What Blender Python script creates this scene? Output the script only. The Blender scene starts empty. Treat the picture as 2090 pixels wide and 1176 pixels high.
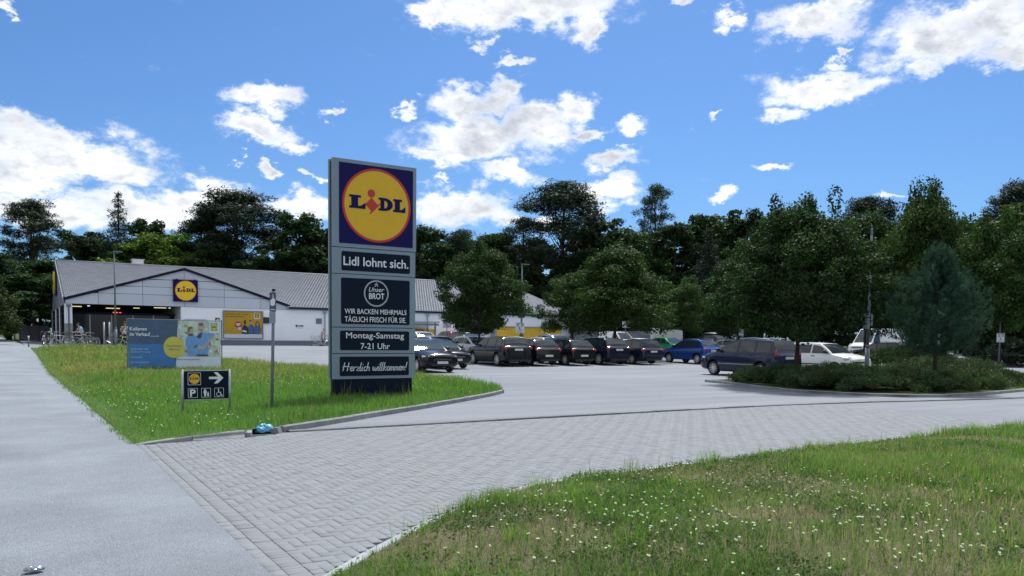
import bpy, bmesh, math, random
import numpy as np
from mathutils import Vector, Matrix

R = math.radians
PI = math.pi
SC = bpy.context.scene
COL = SC.collection
rnd = random.Random(7)

# ------------------------------------------------------------------ camera
F_PX, CX, CY = 1600.0, 1045.0, 784.0
YAW, PITCH, ROLL, EYE = R(32.1), R(3.4), R(0.65), 1.6
cam = bpy.data.cameras.new('camera')
cam.sensor_width = 36.0
cam.lens = 36.0 * F_PX / 2090.0
cam.shift_y = (CY - 588.0) / 2090.0
cam.clip_start = 0.1
cam.clip_end = 3000.0
camo = bpy.data.objects.new('camera', cam)
COL.objects.link(camo)
camo.matrix_world = Matrix.Translation((0, 0, EYE)) @ Matrix.Rotation(-YAW, 4, 'Z') @ Matrix.Rotation(R(90) - PITCH, 4, 'X') @ Matrix.Rotation(ROLL, 4, 'Z')
SC.camera = camo

# ------------------------------------------------------------------ light
SUN_AZ, SUN_EL = R(46), R(58)
SKY_STRENGTH = 0.12
SUN_STRENGTH = 2.5
SC.view_settings.view_transform = 'Standard'
SC.view_settings.look = 'None'
SC.view_settings.gamma = 1.0
SC.view_settings.use_curve_mapping = False
SC.view_settings.exposure = 1.06
SC.cycles.max_bounces = 6
SC.cycles.diffuse_bounces = 3
SC.cycles.transparent_max_bounces = 8
SC.cycles.use_denoising = True
CLOUD_STRENGTH = 0.62

sund = Vector((math.sin(SUN_AZ) * math.cos(SUN_EL), math.cos(SUN_AZ) * math.cos(SUN_EL), math.sin(SUN_EL)))
sl = bpy.data.lights.new('sun', 'SUN')
sl.energy = SUN_STRENGTH
sl.angle = R(5)          # a thin cloud veils the sun: soft shadows
sl.color = (1.0, 0.99, 0.965)
so = bpy.data.objects.new('sun', sl)
COL.objects.link(so)
so.rotation_euler = sund.to_track_quat('Z', 'Y').to_euler()
so.location = (0, 0, 60)

# world directions of image points, used to place things on the ground and clouds in the sky
_Fh = np.array([math.sin(YAW), math.cos(YAW), 0]); _R = np.array([math.cos(YAW), -math.sin(YAW), 0]); _Z = np.array([0, 0, 1.0])
_F = _Fh * math.cos(PITCH) - _Z * math.sin(PITCH); _U = _Fh * math.sin(PITCH) + _Z * math.cos(PITCH)
def ray(x, y):
    u = (x - CX) / F_PX; v = (CY - y) / F_PX
    return _R * (u * math.cos(ROLL) - v * math.sin(ROLL)) + _U * (u * math.sin(ROLL) + v * math.cos(ROLL)) + _F
def horizon(x):
    return 689 + 0.0113 * (x - 1045)
def sstep(a, b, x):
    t = min(1.0, max(0.0, (x - a) / (b - a)))
    return t * t * (3 - 2 * t)
def zg(x, y):
    return 0.6 * sstep(34, 60, y)
def at(px, Z):
    """ground position seen at image column px at depth Z metres"""
    d = ray(px, horizon(px))
    k = Z / (d @ _F)
    p = d * k
    return float(p[0]), float(p[1])
def hgt(px, Z, py):
    """world height of image row py at that column and depth"""
    d = ray(px, py)
    return float(EYE + d[2] * Z / (d @ _F))
def atY(px, py, Y):
    d = ray(px, py)
    p = np.array([0, 0, EYE]) + d * Y / d[1]
    return float(p[0]), float(p[2])

# ------------------------------------------------------------------ world: sky texture with fair weather clouds
W = bpy.data.worlds.new('World')
SC.world = W
W.use_nodes = True
nt = W.node_tree
nt.nodes.clear()
N = nt.nodes.new
L_ = nt.links.new
def vm(op, a, b=None, s=None):
    n = N('ShaderNodeVectorMath'); n.operation = op
    for i, q in enumerate((a, b)):
        if q is None: continue
        if isinstance(q, (tuple, list)): n.inputs[i].default_value = q
        else: L_(q, n.inputs[i])
    if s is not None:
        n.inputs['Scale'].default_value = s
    return n.outputs['Value'] if op in ('LENGTH', 'DOT_PRODUCT') else n.outputs['Vector']
def mth(op, a, b=None, c=None, clamp=False):
    n = N('ShaderNodeMath'); n.operation = op; n.use_clamp = clamp
    for i, q in enumerate((a, b, c)):
        if q is None: continue
        if isinstance(q, (int, float)): n.inputs[i].default_value = q
        else: L_(q, n.inputs[i])
    return n.outputs[0]
sky = N('ShaderNodeTexSky')
sky.sky_type = 'NISHITA'
sky.sun_disc = False
sky.sun_elevation = SUN_EL
sky.sun_rotation = SUN_AZ
sky.air_density = 1.0
sky.dust_density = 0.9
sky.ozone_density = 1.6
tc = N('ShaderNodeTexCoord')
dirv = vm('NORMALIZE', tc.outputs['Generated'])
# flatter towards the horizon: stretch noise with height
nz = N('ShaderNodeTexNoise'); nz.inputs['Scale'].default_value = 14.0; nz.inputs['Detail'].default_value = 7.0; nz.inputs['Roughness'].default_value = 0.66
sc3 = vm('MULTIPLY', dirv, (1.0, 1.0, 1.7))
L_(sc3, nz.inputs['Vector'])
warp = vm('SCALE', vm('SUBTRACT', nz.outputs['Color'], (0.5, 0.5, 0.5)), s=0.085)
wd = vm('ADD', dirv, warp)
# (px, py, rx, ry, density) of the clouds over the trees
CLOUDS = [
 (110, 318, 220, 62, 1.15), (20, 265, 70, 50, .95), (230, 345, 110, 45, 1.0), (20, 370, 130, 40, 1.0),
 (60, 435, 190, 42, 1.0), (250, 425, 130, 45, .9), (420, 415, 130, 48, 1.0), (600, 420, 110, 40, .9), (330, 440, 160, 40, .9),
 (535, 200, 80, 40, 1.0), (540, 268, 100, 36, 1.0), (610, 300, 55, 26, .8), (684, 238, 38, 18, .75), (548, 345, 34, 18, .7), (632, 360, 26, 12, .6), (655, 368, 24, 12, .6), (503, 334, 18, 10, .55),
 (1060, 10, 230, 50, 1.2), (1200, 45, 60, 40, .7), (900, 15, 80, 30, .8), (990, 88, 34, 22, .65), (1045, 125, 50, 20, .55),
 (980, 215, 110, 42, 1.05), (830, 215, 32, 22, .7), (1030, 178, 45, 36, .85), (990, 285, 190, 56, 1.15), (1180, 225, 50, 50, .9), (1100, 260, 110, 50, 1.0), (880, 310, 90, 30, .8),
 (1285, 270, 50, 30, .7), (1245, 335, 80, 26, .75), (1200, 270, 60, 20, .6), (1040, 355, 90, 32, .95), (1235, 390, 100, 36, 1.0), (1215, 425, 60, 22, .7), (890, 352, 30, 16, .65),
 (930, 425, 140, 60, 1.05), (900, 395, 80, 40, .9), (1020, 450, 60, 22, .7), (1100, 470, 90, 26, .7),
 (1460, 400, 46, 18, .75), (1570, 345, 50, 16, .72), (1480, 40, 40, 36, .62), (1650, 45, 120, 46, 1.0), (1720, 15, 60, 26, .8), (1690, 175, 150, 40, 1.05), (1600, 232, 50, 22, .75), (1700, 130, 50, 20, .6), (1475, 238, 18, 12, .45),
 (1970, 60, 190, 62, 1.25), (1880, 135, 60, 30, .85), (2080, 110, 90, 40, 1.0), (2040, 15, 90, 50, 1.0), (1400, 3, 40, 14, .7), (1820, 410, 45, 10, .65), (1710, 100, 30, 14, .5),
 (5, 5, 30, 18, .6),
]
acc = None
thick = None
for (px, py, rx, ry, den) in CLOUDS:
    c = ray(px, py); c = c / np.linalg.norm(c)
    ar = rx / F_PX * 0.86; q = rx / ry
    d = vm('SUBTRACT', wd, tuple(float(v) for v in c))
    d = vm('MULTIPLY', d, (1 / ar, 1 / ar, q / ar))
    r_ = vm('LENGTH', d)
    f = mth('MINIMUM', mth('MULTIPLY_ADD', r_, -1.15 / (.62 + .38 * den), 1.42), 1.0)
    acc = f if acc is None else mth('SMOOTH_MAX', acc, f, 0.10)
# unseen clouds go on outside the picture, cover thickened to brighten the shade
big = N('ShaderNodeTexNoise'); big.inputs['Scale'].default_value = 4.2; big.inputs['Detail'].default_value = 5.0; big.inputs['Roughness'].default_value = .55
L_(sc3, big.inputs['Vector'])
outside = mth('MULTIPLY_ADD', big.outputs['Fac'], 5.2, -1.5)
cdir = ray(1045, 500); cdir = cdir / np.linalg.norm(cdir)
ang = vm('DOT_PRODUCT', dirv, tuple(float(v) for v in cdir))
mr = N('ShaderNodeMapRange'); mr.inputs['From Min'].default_value = 0.80; mr.inputs['From Max'].default_value = 0.60; L_(ang, mr.inputs['Value'])
outside = mth('MULTIPLY', outside, mr.outputs[0])
acc = mth('MAXIMUM', acc, outside)
fn = N('ShaderNodeTexNoise'); fn.inputs['Scale'].default_value = 30.0; fn.inputs['Detail'].default_value = 9.0; fn.inputs['Roughness'].default_value = 0.66
L_(sc3, fn.inputs['Vector'])
dens = mth('MULTIPLY_ADD', fn.outputs['Fac'], 1.5, mth('ADD', acc, -0.90))
mra = N('ShaderNodeMapRange'); mra.interpolation_type = 'SMOOTHERSTEP'; mra.inputs['From Min'].default_value = 0.0; mra.inputs['From Max'].default_value = 0.95; L_(dens, mra.inputs['Value'])
alpha = mra.outputs[0]
# thick hearts are greyer than the thin bright edges
n2 = N('ShaderNodeTexNoise'); n2.inputs['Scale'].default_value = 15.0; n2.inputs['Detail'].default_value = 5.0
L_(vm('ADD', sc3, (0.0, 0.0, 0.05)), n2.inputs['Vector'])
grey = mth('MULTIPLY_ADD', n2.outputs['Fac'], 1.6, mth('ADD', dens, -1.14))
mrg = N('ShaderNodeMapRange'); mrg.interpolation_type = 'SMOOTHSTEP'; mrg.inputs['From Min'].default_value = 0.0; mrg.inputs['From Max'].default_value = 1.05; L_(grey, mrg.inputs['Value'])
mixc = N('ShaderNodeMix'); mixc.data_type = 'RGBA'
mixc.inputs[6].default_value = (1.0, 1.0, 1.0, 1); mixc.inputs[7].default_value = (0.43, 0.47, 0.54, 1)
L_(mrg.outputs[0], mixc.inputs[0])
bgs = N('ShaderNodeBackground'); bgs.inputs['Strength'].default_value = SKY_STRENGTH
hs = N('ShaderNodeHueSaturation'); hs.inputs['Hue'].default_value = 0.5; hs.inputs['Saturation'].default_value = 1.0; hs.inputs['Value'].default_value = 1.0
L_(sky.outputs[0], hs.inputs['Color'])
tint = vm('MULTIPLY', hs.outputs[0], (0.205, 0.33, 0.485))
L_(tint, bgs.inputs['Color'])
bgc = N('ShaderNodeBackground'); bgc.inputs['Strength'].default_value = CLOUD_STRENGTH
L_(mixc.outputs[2], bgc.inputs['Color'])
ms = N('ShaderNodeMixShader')
L_(alpha, ms.inputs[0]); L_(bgs.outputs[0], ms.inputs[1]); L_(bgc.outputs[0], ms.inputs[2])
ow = N('ShaderNodeOutputWorld'); L_(ms.outputs[0], ow.inputs['Surface'])

# ------------------------------------------------------------------ materials
def srgb(r, g, b):
    f = lambda c: ((c / 255) / 12.92 if c / 255 <= .04045 else ((c / 255 + .055) / 1.055) ** 2.4)
    return (f(r), f(g), f(b))
MATS = {}
def mat(name, col, rough=.6, metal=0.0, var=.12, scale=6.0, bump=0.0, bscale=40.0, spec=.5, attr=False, coat=0.0, rndm=0.0, fine=0.0, fscale=300.0, streak=0.0):
    """principled material with broad and fine colour variation and a little relief"""
    if name in MATS: return MATS[name]
    m = bpy.data.materials.new(name); m.use_nodes = True
    t = m.node_tree; b = t.nodes['Principled BSDF']
    b.inputs['Roughness'].default_value = rough; b.inputs['Metallic'].default_value = metal
    b.inputs['Specular IOR Level'].default_value = spec; b.inputs['Coat Weight'].default_value = coat
    b.inputs['Coat Roughness'].default_value = .04
    nn = t.nodes.new; ll = t.links.new
    co = nn('ShaderNodeTexCoord')
    base = None
    if attr:
        a = nn('ShaderNodeAttribute'); a.attribute_name = 'Col'; base = a.outputs['Color']
    else:
        rg = nn('ShaderNodeRGB'); rg.outputs[0].default_value = (*col, 1); base = rg.outputs[0]
    fac = None
    def addfac(sock, amt):
        nonlocal fac
        mm = nn('ShaderNodeMath'); mm.operation = 'MULTIPLY_ADD'; ll(sock, mm.inputs[0]); mm.inputs[1].default_value = 2 * amt; mm.inputs[2].default_value = 1 - amt
        if fac is None: fac = mm.outputs[0]
        else:
            k = nn('ShaderNodeMath'); k.operation = 'MULTIPLY'; ll(fac, k.inputs[0]); ll(mm.outputs[0], k.inputs[1]); fac = k.outputs[0]
    if var:
        n1 = nn('ShaderNodeTexNoise'); n1.inputs['Scale'].default_value = scale; n1.inputs['Detail'].default_value = 6; n1.inputs['Roughness'].default_value = .6
        ll(co.outputs['Object'], n1.inputs['Vector']); addfac(n1.outputs['Fac'], var * 1.6)
    if fine:
        n3 = nn('ShaderNodeTexNoise'); n3.inputs['Scale'].default_value = fscale; n3.inputs['Detail'].default_value = 3
        ll(co.outputs['Object'], n3.inputs['Vector']); addfac(n3.outputs['Fac'], fine * 1.6)
    if streak:
        mp = nn('ShaderNodeMapping'); mp.inputs['Scale'].default_value = (.05, .9, 1); mp.inputs['Rotation'].default_value = (0, 0, .25); ll(co.outputs['Object'], mp.inputs['Vector'])
        n4 = nn('ShaderNodeTexNoise'); n4.inputs['Scale'].default_value = 1.6; n4.inputs['Detail'].default_value = 5; ll(mp.outputs[0], n4.inputs['Vector']); addfac(n4.outputs['Fac'], streak * 1.6)
    if rndm:
        oi = nn('ShaderNodeObjectInfo'); addfac(oi.outputs['Random'], rndm)
    if fac is not None:
        mx = nn('ShaderNodeVectorMath'); mx.operation = 'SCALE'; ll(base, mx.inputs[0]); ll(fac, mx.inputs['Scale']); ll(mx.outputs[0], b.inputs['Base Color'])
    else: ll(base, b.inputs['Base Color'])
    if bump:
        nb = nn('ShaderNodeTexNoise'); nb.inputs['Scale'].default_value = bscale; nb.inputs['Detail'].default_value = 4
        ll(co.outputs['Object'], nb.inputs['Vector'])
        bp = nn('ShaderNodeBump'); bp.inputs['Strength'].default_value = bump; bp.inputs['Distance'].default_value = .02
        ll(nb.outputs['Fac'], bp.inputs['Height']); ll(bp.outputs[0], b.inputs['Normal'])
    MATS[name] = m
    return m
def leafmat(name, trans=.35, rough=.5):
    if name in MATS: return MATS[name]
    m = bpy.data.materials.new(name); m.use_nodes = True
    t = m.node_tree; b = t.nodes['Principled BSDF']; nn = t.nodes.new; ll = t.links.new
    a = nn('ShaderNodeAttribute'); a.attribute_name = 'Col'
    oi = nn('ShaderNodeObjectInfo')
    ml = nn('ShaderNodeMix'); ml.data_type = 'RGBA'; ml.blend_type = 'MULTIPLY'; ml.inputs[0].default_value = 1
    ll(a.outputs['Color'], ml.inputs[6]); ll(oi.outputs['Color'], ml.inputs[7])
    ll(ml.outputs[2], b.inputs['Base Color']); b.inputs['Roughness'].default_value = .6; b.inputs['Specular IOR Level'].default_value = .10
    tr = nn('ShaderNodeBsdfTranslucent')
    g = nn('ShaderNodeMix'); g.data_type = 'RGBA'; g.blend_type = 'MULTIPLY'; g.inputs[0].default_value = 1
    ll(ml.outputs[2], g.inputs[6]); g.inputs[7].default_value = (1.15, 1.45, .45, 1); ll(g.outputs[2], tr.inputs['Color'])
    mx = nn('ShaderNodeMixShader'); mx.inputs[0].default_value = trans
    ll(b.outputs[0], mx.inputs[1]); ll(tr.outputs[0], mx.inputs[2])
    ll(mx.outputs[0], t.nodes['Material Output'].inputs['Surface'])
    MATS[name] = m
    return m
def emit(name, col, s):
    m = bpy.data.materials.new(name); m.use_nodes = True
    b = m.node_tree.nodes['Principled BSDF']; b.inputs['Base Color'].default_value = (*col, 1); b.inputs['Emission Color'].default_value = (*col, 1); b.inputs['Emission Strength'].default_value = s
    MATS[name] = m
    return m

# ------------------------------------------------------------------ object helpers
def link(o, parent=None):
    COL.objects.link(o)
    if parent is not None: o.parent = parent
    return o
def tag(o, label=None, cat=None, group=None, kind=None):
    if label: o['label'] = label
    if cat: o['category'] = cat
    if group: o['group'] = group
    if kind: o['kind'] = kind
    return o
def empty(name, loc, rz=0.0, label=None, cat=None, group=None):
    o = bpy.data.objects.new(name, None); link(o)
    o.empty_display_size = .2
    o.location = loc; o.rotation_euler = (0, 0, rz)
    return tag(o, label, cat, group)
def kids(o):
    return [c for c in bpy.data.objects if c.parent == o]
def copy_tree(o, parent=None, _k=None):
    if _k is None:
        _k = {}
        for c in bpy.data.objects:
            if c.parent: _k.setdefault(c.parent.name, []).append(c)
    c = o.copy(); COL.objects.link(c); c.parent = parent
    for ch in _k.get(o.name, []): copy_tree(ch, c, _k)
    return c
class MB:
    def __init__(s): s.v = []; s.f = []; s.m = []; s.cur = 0
    def add(s, vs, fs, m=None):
        o = len(s.v); s.v += [tuple(v) for v in vs]
        for f in fs: s.f.append([i + o for i in f]); s.m.append(s.cur if m is None else m)
        return s
    def box(s, c, d, rz=0, m=None, M=None, taper=1.0):
        x, y, z = d[0] / 2, d[1] / 2, d[2] / 2
        vs = []
        for k in (-1, 1):
            q = 1 if k < 0 else taper
            for (a, b) in ((-1, -1), (1, -1), (1, 1), (-1, 1)): vs.append(Vector((a * x * q, b * y * q, k * z)))
        if M is not None: vs = [M @ v for v in vs]
        ca, sa = math.cos(rz), math.sin(rz)
        vs = [(c[0] + v.x * ca - v.y * sa, c[1] + v.x * sa + v.y * ca, c[2] + v.z) for v in vs]
        return s.add(vs, [(3, 2, 1, 0), (4, 5, 6, 7), (0, 1, 5, 4), (1, 2, 6, 5), (2, 3, 7, 6), (3, 0, 4, 7)], m)
    def box2(s, a, b, m=None):
        return s.box([(a[i] + b[i]) / 2 for i in range(3)], [abs(b[i] - a[i]) for i in range(3)], m=m)
    def tube(s, p0, p1, r0, r1=None, n=8, m=None, cap=True):
        r1 = r0 if r1 is None else r1
        p0, p1 = Vector(p0), Vector(p1); d = (p1 - p0)
        if d.length < 1e-6: return s
        q = d.to_track_quat('Z', 'Y'); vs = []
        for (p, r) in ((p0, r0), (p1, r1)):
            for k in range(n):
                a = 2 * PI * k / n; vs.append(p + q @ Vector((r * math.cos(a), r * math.sin(a), 0)))
        fs = [(k, (k + 1) % n, n + (k + 1) % n, n + k) for k in range(n)]
        if cap: fs += [tuple(range(n - 1, -1, -1)), tuple(range(n, 2 * n))]
        return s.add(vs, fs, m)
    def path(s, pts, r, n=8, m=None):
        pts = [Vector(p) for p in pts]; rr = r if isinstance(r, (list, tuple)) else [r] * len(pts)
        vs = []; fs = []
        for i, p in enumerate(pts):
            d = (pts[min(i + 1, len(pts) - 1)] - pts[max(i - 1, 0)]).normalized(); q = d.to_track_quat('Z', 'Y')
            for k in range(n):
                a = 2 * PI * k / n; vs.append(p + q @ Vector((rr[i] * math.cos(a), rr[i] * math.sin(a), 0)))
            if i:
                b = (i - 1) * n
                fs += [(b + k, b + (k + 1) % n, b + n + (k + 1) % n, b + n + k) for k in range(n)]
        fs += [tuple(range(n - 1, -1, -1)), tuple(range(len(vs) - n, len(vs)))]
        return s.add(vs, fs, m)
    def torus(s, c, R0, r, axis='Y', n=24, k=8, m=None):
        vs = []; fs = []
        for i in range(n):
            a = 2 * PI * i / n
            for j in range(k):
                b = 2 * PI * j / k; rr = R0 + r * math.cos(b); h = r * math.sin(b)
                if axis == 'Y': vs.append((c[0] + rr * math.cos(a), c[1] + h, c[2] + rr * math.sin(a)))
                else: vs.append((c[0] + rr * math.cos(a), c[1] + rr * math.sin(a), c[2] + h))
        for i in range(n):
            for j in range(k): fs.append((i * k + j, ((i + 1) % n) * k + j, ((i + 1) % n) * k + (j + 1) % k, i * k + (j + 1) % k))
        return s.add(vs, fs, m)
    def lathe(s, prof, axis='Z', c=(0, 0, 0), n=20, m=None):
        vs = []; fs = []
        for (r, h) in prof:
            for k in range(n):
                a = 2 * PI * k / n
                if axis == 'Z': vs.append((c[0] + r * math.cos(a), c[1] + r * math.sin(a), c[2] + h))
                else: vs.append((c[0] + r * math.cos(a), c[1] + h, c[2] + r * math.sin(a)))
        for i in range(len(prof) - 1):
            for k in range(n): fs.append((i * n + k, i * n + (k + 1) % n, (i + 1) * n + (k + 1) % n, (i + 1) * n + k))
        return s.add(vs, fs, m)
    def ell(s, c, r, n=12, k=8, m=None, M=None):
        vs = []; fs = []
        for i in range(k + 1):
            t = PI * i / k
            for j in range(n):
                a = 2 * PI * j / n; v = Vector((r[0] * math.sin(t) * math.cos(a), r[1] * math.sin(t) * math.sin(a), r[2] * math.cos(t)))
                if M is not None: v = M @ v
                vs.append((c[0] + v.x, c[1] + v.y, c[2] + v.z))
        for i in range(k):
            for j in range(n): fs.append((i * n + j, (i + 1) * n + j, (i + 1) * n + (j + 1) % n, i * n + (j + 1) % n))
        return s.add(vs, fs, m)
    def plate(s, pts, y0, y1, m=None):
        """polygon in the XZ plane made into a plate from y0 (front) to y1 (back)"""
        n = len(pts)
        ar = sum(pts[i][0] * pts[(i + 1) % n][1] - pts[(i + 1) % n][0] * pts[i][1] for i in range(n))
        if ar < 0: pts = pts[::-1]
        vs = [(p[0], y0, p[1]) for p in pts] + [(p[0], y1, p[1]) for p in pts]
        fs = [tuple(range(n)), tuple(range(2 * n - 1, n - 1, -1))] + [(i, n + i, n + (i + 1) % n, (i + 1) % n) for i in range(n)]
        return s.add(vs, fs, m)
    def disc(s, cx, cz, r, y0, y1, n=40, m=None, rz=None):
        return s.plate([(cx + r * math.cos(2 * PI * k / n), cz + (rz or r) * math.sin(2 * PI * k / n)) for k in range(n)], y0, y1, m)
    def ring(s, cx, cz, r0, r1, y0, y1, n=48, m=None, a0=0, a1=2 * PI):
        vs = []
        for k in range(n + 1):
            a = a0 + (a1 - a0) * k / n
            for r in (r0, r1): vs += [(cx + r * math.cos(a), y0, cz + r * math.sin(a)), (cx + r * math.cos(a), y1, cz + r * math.sin(a))]
        fs = []
        for k in range(n):
            b = 4 * k; fs += [(b, b + 2, b + 6, b + 4), (b + 2, b + 3, b + 7, b + 6), (b + 1, b, b + 4, b + 5), (b + 3, b + 1, b + 5, b + 7)]
        return s.add(vs, fs, m)
    def mesh(s, name, mats, smooth=False):
        me = bpy.data.meshes.new(name); me.from_pydata([tuple(v) for v in s.v], [], s.f)
        for m in (mats if isinstance(mats, (list, tuple)) else [mats]): me.materials.append(m)
        me.polygons.foreach_set('material_index', s.m)
        if smooth: me.polygons.foreach_set('use_smooth', [True] * len(s.f))
        me.update()
        return me
    def build(s, name, mats, parent=None, smooth=False, loc=None):
        o = bpy.data.objects.new(name, s.mesh(name, mats, smooth)); link(o, parent)
        if loc: o.location = loc
        return o
def autosmooth(me, ang=35):
    me.polygons.foreach_set('use_smooth', [True] * len(me.polygons))
    try: me.set_sharp_from_angle(angle=R(ang))
    except Exception: pass
def npmesh(name, V, quads=None, tris=None, col=None, m=None, smooth=False):
    me = bpy.data.meshes.new(name)
    nq = 0 if quads is None else len(quads); ntr = 0 if tris is None else len(tris)
    me.vertices.add(len(V)); me.vertices.foreach_set('co', np.asarray(V, np.float32).ravel())
    idx = []; st = []
    if nq: idx.append(np.asarray(quads).ravel())
    if ntr: idx.append(np.asarray(tris).ravel())
    idx = np.concatenate(idx).astype(np.int32)
    st = np.concatenate([np.arange(nq) * 4, nq * 4 + np.arange(ntr) * 3]).astype(np.int32)
    me.loops.add(len(idx)); me.loops.foreach_set('vertex_index', idx)
    me.polygons.add(len(st)); me.polygons.foreach_set('loop_start', st)
    if smooth: me.polygons.foreach_set('use_smooth', [True] * len(st))
    me.update(calc_edges=True)
    if col is not None:
        a = me.color_attributes.new('Col', 'FLOAT_COLOR', 'POINT')
        c = np.ones((len(V), 4), np.float32); c[:, :3] = col; a.data.foreach_set('color', c.ravel())
    if m: me.materials.append(m)
    return me
def mobj(name, me, parent=None):
    return link(bpy.data.objects.new(name, me), parent)

# ------------------------------------------------------------------ lettering
_tc = {}
def text_geo(s, bold=0.0, shear=0.0, space=1.0):
    k = (s, bold, shear, space)
    if k in _tc: return _tc[k]
    c = bpy.data.curves.new('lettering', 'FONT'); c.body = s; c.size = 1; c.offset = bold; c.shear = shear; c.space_character = space
    c.resolution_u = 3; c.align_x = 'LEFT'
    o = bpy.data.objects.new('lettering', c); COL.objects.link(o)
    dg = bpy.context.evaluated_depsgraph_get(); dg.update()
    me = bpy.data.meshes.new_from_object(o.evaluated_get(dg))
    v = [(p.co.x, p.co.y) for p in me.vertices]; f = [tuple(p.vertices) for p in me.polygons]
    bpy.data.objects.remove(o); bpy.data.meshes.remove(me); bpy.data.curves.remove(c)
    xs = [p[0] for p in v]; ys = [p[1] for p in v]
    b = (min(xs), max(xs), min(ys), max(ys))
    _tc[k] = (v, f, b)
    return _tc[k]
def put_text(mb, s, x0, x1, z0, z1, y, bold=.015, shear=0, space=1.0, m=None, fit=None):
    """write s into the box x0..x1, z0..z1 on the plane y, facing -Y"""
    v, f, b = text_geo(s, bold, shear, space)
    sx = (x1 - x0) / (b[1] - b[0]); sz = (z1 - z0) / (b[3] - b[2])
    mb.add([(x0 + (p[0] - b[0]) * sx, y, z0 + (p[1] - b[2]) * sz) for p in v], f, m)
# ------------------------------------------------------------------ ground sheets
def poly_sheet(name, poly, m, zf, ysteps=(), xsteps=(), kind='structure', parent=None):
    bm = bmesh.new()
    f = bm.faces.new([bm.verts.new((p[0], p[1], 0)) for p in poly])
    if f.normal.z < 0 or sum(poly[i][0] * poly[(i + 1) % len(poly)][1] - poly[(i + 1) % len(poly)][0] * poly[i][1] for i in range(len(poly))) < 0:
        f.normal_flip()
    for y in ysteps: bmesh.ops.bisect_plane(bm, geom=bm.verts[:] + bm.edges[:] + bm.faces[:], plane_co=(0, y, 0), plane_no=(0, 1, 0))
    for x in xsteps: bmesh.ops.bisect_plane(bm, geom=bm.verts[:] + bm.edges[:] + bm.faces[:], plane_co=(x, 0, 0), plane_no=(1, 0, 0))
    bmesh.ops.triangulate(bm, faces=[f for f in bm.faces if len(f.verts) > 4])
    for v in bm.verts: v.co.z = zf(v.co.x, v.co.y)
    bmesh.ops.recalc_face_normals(bm, faces=bm.faces[:])
    me = bpy.data.meshes.new(name); bm.to_mesh(me); bm.free(); me.materials.append(m)
    o = bpy.data.objects.new(name, me); link(o, parent)
    if kind: o['kind'] = kind
    return o
YS = list(range(34, 62, 2))
M_soil = mat('soil', (.050, .070, .022), rough=1, var=.5, scale=1.7, bump=.6, bscale=18, spec=.1, fine=.3, fscale=30)
M_turf = mat('turf_soil', (.06, .115, .026), rough=1, var=.5, scale=.9, bump=.8, bscale=25, spec=.1, fine=.3, fscale=20)
M_path = mat('chipped_asphalt', (.232, .256, .285), rough=.85, var=.28, scale=.7, bump=1.0, bscale=95, spec=.2, fine=.45, fscale=95)
M_lot = mat('worn_paving', (.184, .200, .224), rough=.85, streak=.22, var=.2, scale=.16, bump=.15, bscale=12, spec=.3, fine=.1, fscale=9)
M_joint = mat('sandy_joint', (.075, .08, .086), rough=1, var=.3, scale=9, spec=.1)
M_conc = mat('kerb_concrete', (.21, .225, .235), rough=.85, var=.3, scale=3.5, bump=.4, bscale=60, fine=.2, fscale=120, rndm=.12)
M_conc2 = mat('edging_concrete', (.30, .32, .345), rough=.85, var=.25, scale=3.5, bump=.3, bscale=60, fine=.15, fscale=120, rndm=.10)

g = poly_sheet('ground', [(-400, -120), (500, -120), (500, 700), (-400, 700)], M_soil, lambda x, y: zg(x, y) - .06, YS)
path = poly_sheet('footpath', [(-4.5, -8), (1.385, -8), (1.385, 13), (1.25, 20), (1.02, 32), (.85, 45), (.62, 55), (.35, 66), (-.1, 85), (-1.2, 120), (-3, 170), (-6, 260), (-30, 260), (-14, 120), (-6, 60)], M_path, lambda x, y: zg(x, y) + .004, YS)

# paved lot: bricks laid in herringbone near the path, a worn surface farther off
BR = .092
def right_edge(x):
    xs = [1.3, 1.76, 2.4, 3.1, 3.9, 4.58, 5.5, 7.15, 9.18, 11.76, 14.7, 16.6, 22, 30, 60]; ys = [4.55, 4.96, 5.54, 6.08, 6.59, 6.94, 7.1, 7.2, 7.33, 7.48, 7.5, 7.6, 7.9, 8.4, 10]
    return float(np.interp(x, xs, ys))
GUT_Y = 12.86
KERB = [(1.36, 12.33), (2.0, 12.42), (2.62, 12.47), (2.95, 12.5), (3.43, 12.72), (3.64, 12.86), (4.75, 13.64), (6.1, 14.65), (7.5, 15.65), (8.65, 16.55), (9.7, 17.35), (10.9, 18.35), (11.7, 19.12)]
def kerb_y(x):
    return float(np.interp(x, [k[0] for k in KERB], [k[1] for k in KERB]))
far_lot = [(17.0, right_edge(17) - .02)] + [(x, right_edge(x) - .02) for x in (22, 30, 60, 90)] + [(90, 120), (-.2, 120), (.3, 66), (.64, 55), (.87, 45), (1.04, 32), (1.27, 20), (1.37, 14), (1.37, 12.93), (17.0, 12.93)]
lot = poly_sheet('parking_lot', far_lot, M_lot, lambda x, y: zg(x, y) - .002, YS)
drive = poly_sheet('paved_driveway', [(1.385, 4.6), (1.76, 4.95)] + [(x, right_edge(x) - .02) for x in (2.4, 3.1, 3.9, 4.58, 5.5, 7.15, 9.18, 11.76, 14.7, 17.0)] + [(17.0, 12.93), (1.385, 12.93)], M_joint, lambda x, y: -.012)

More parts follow.
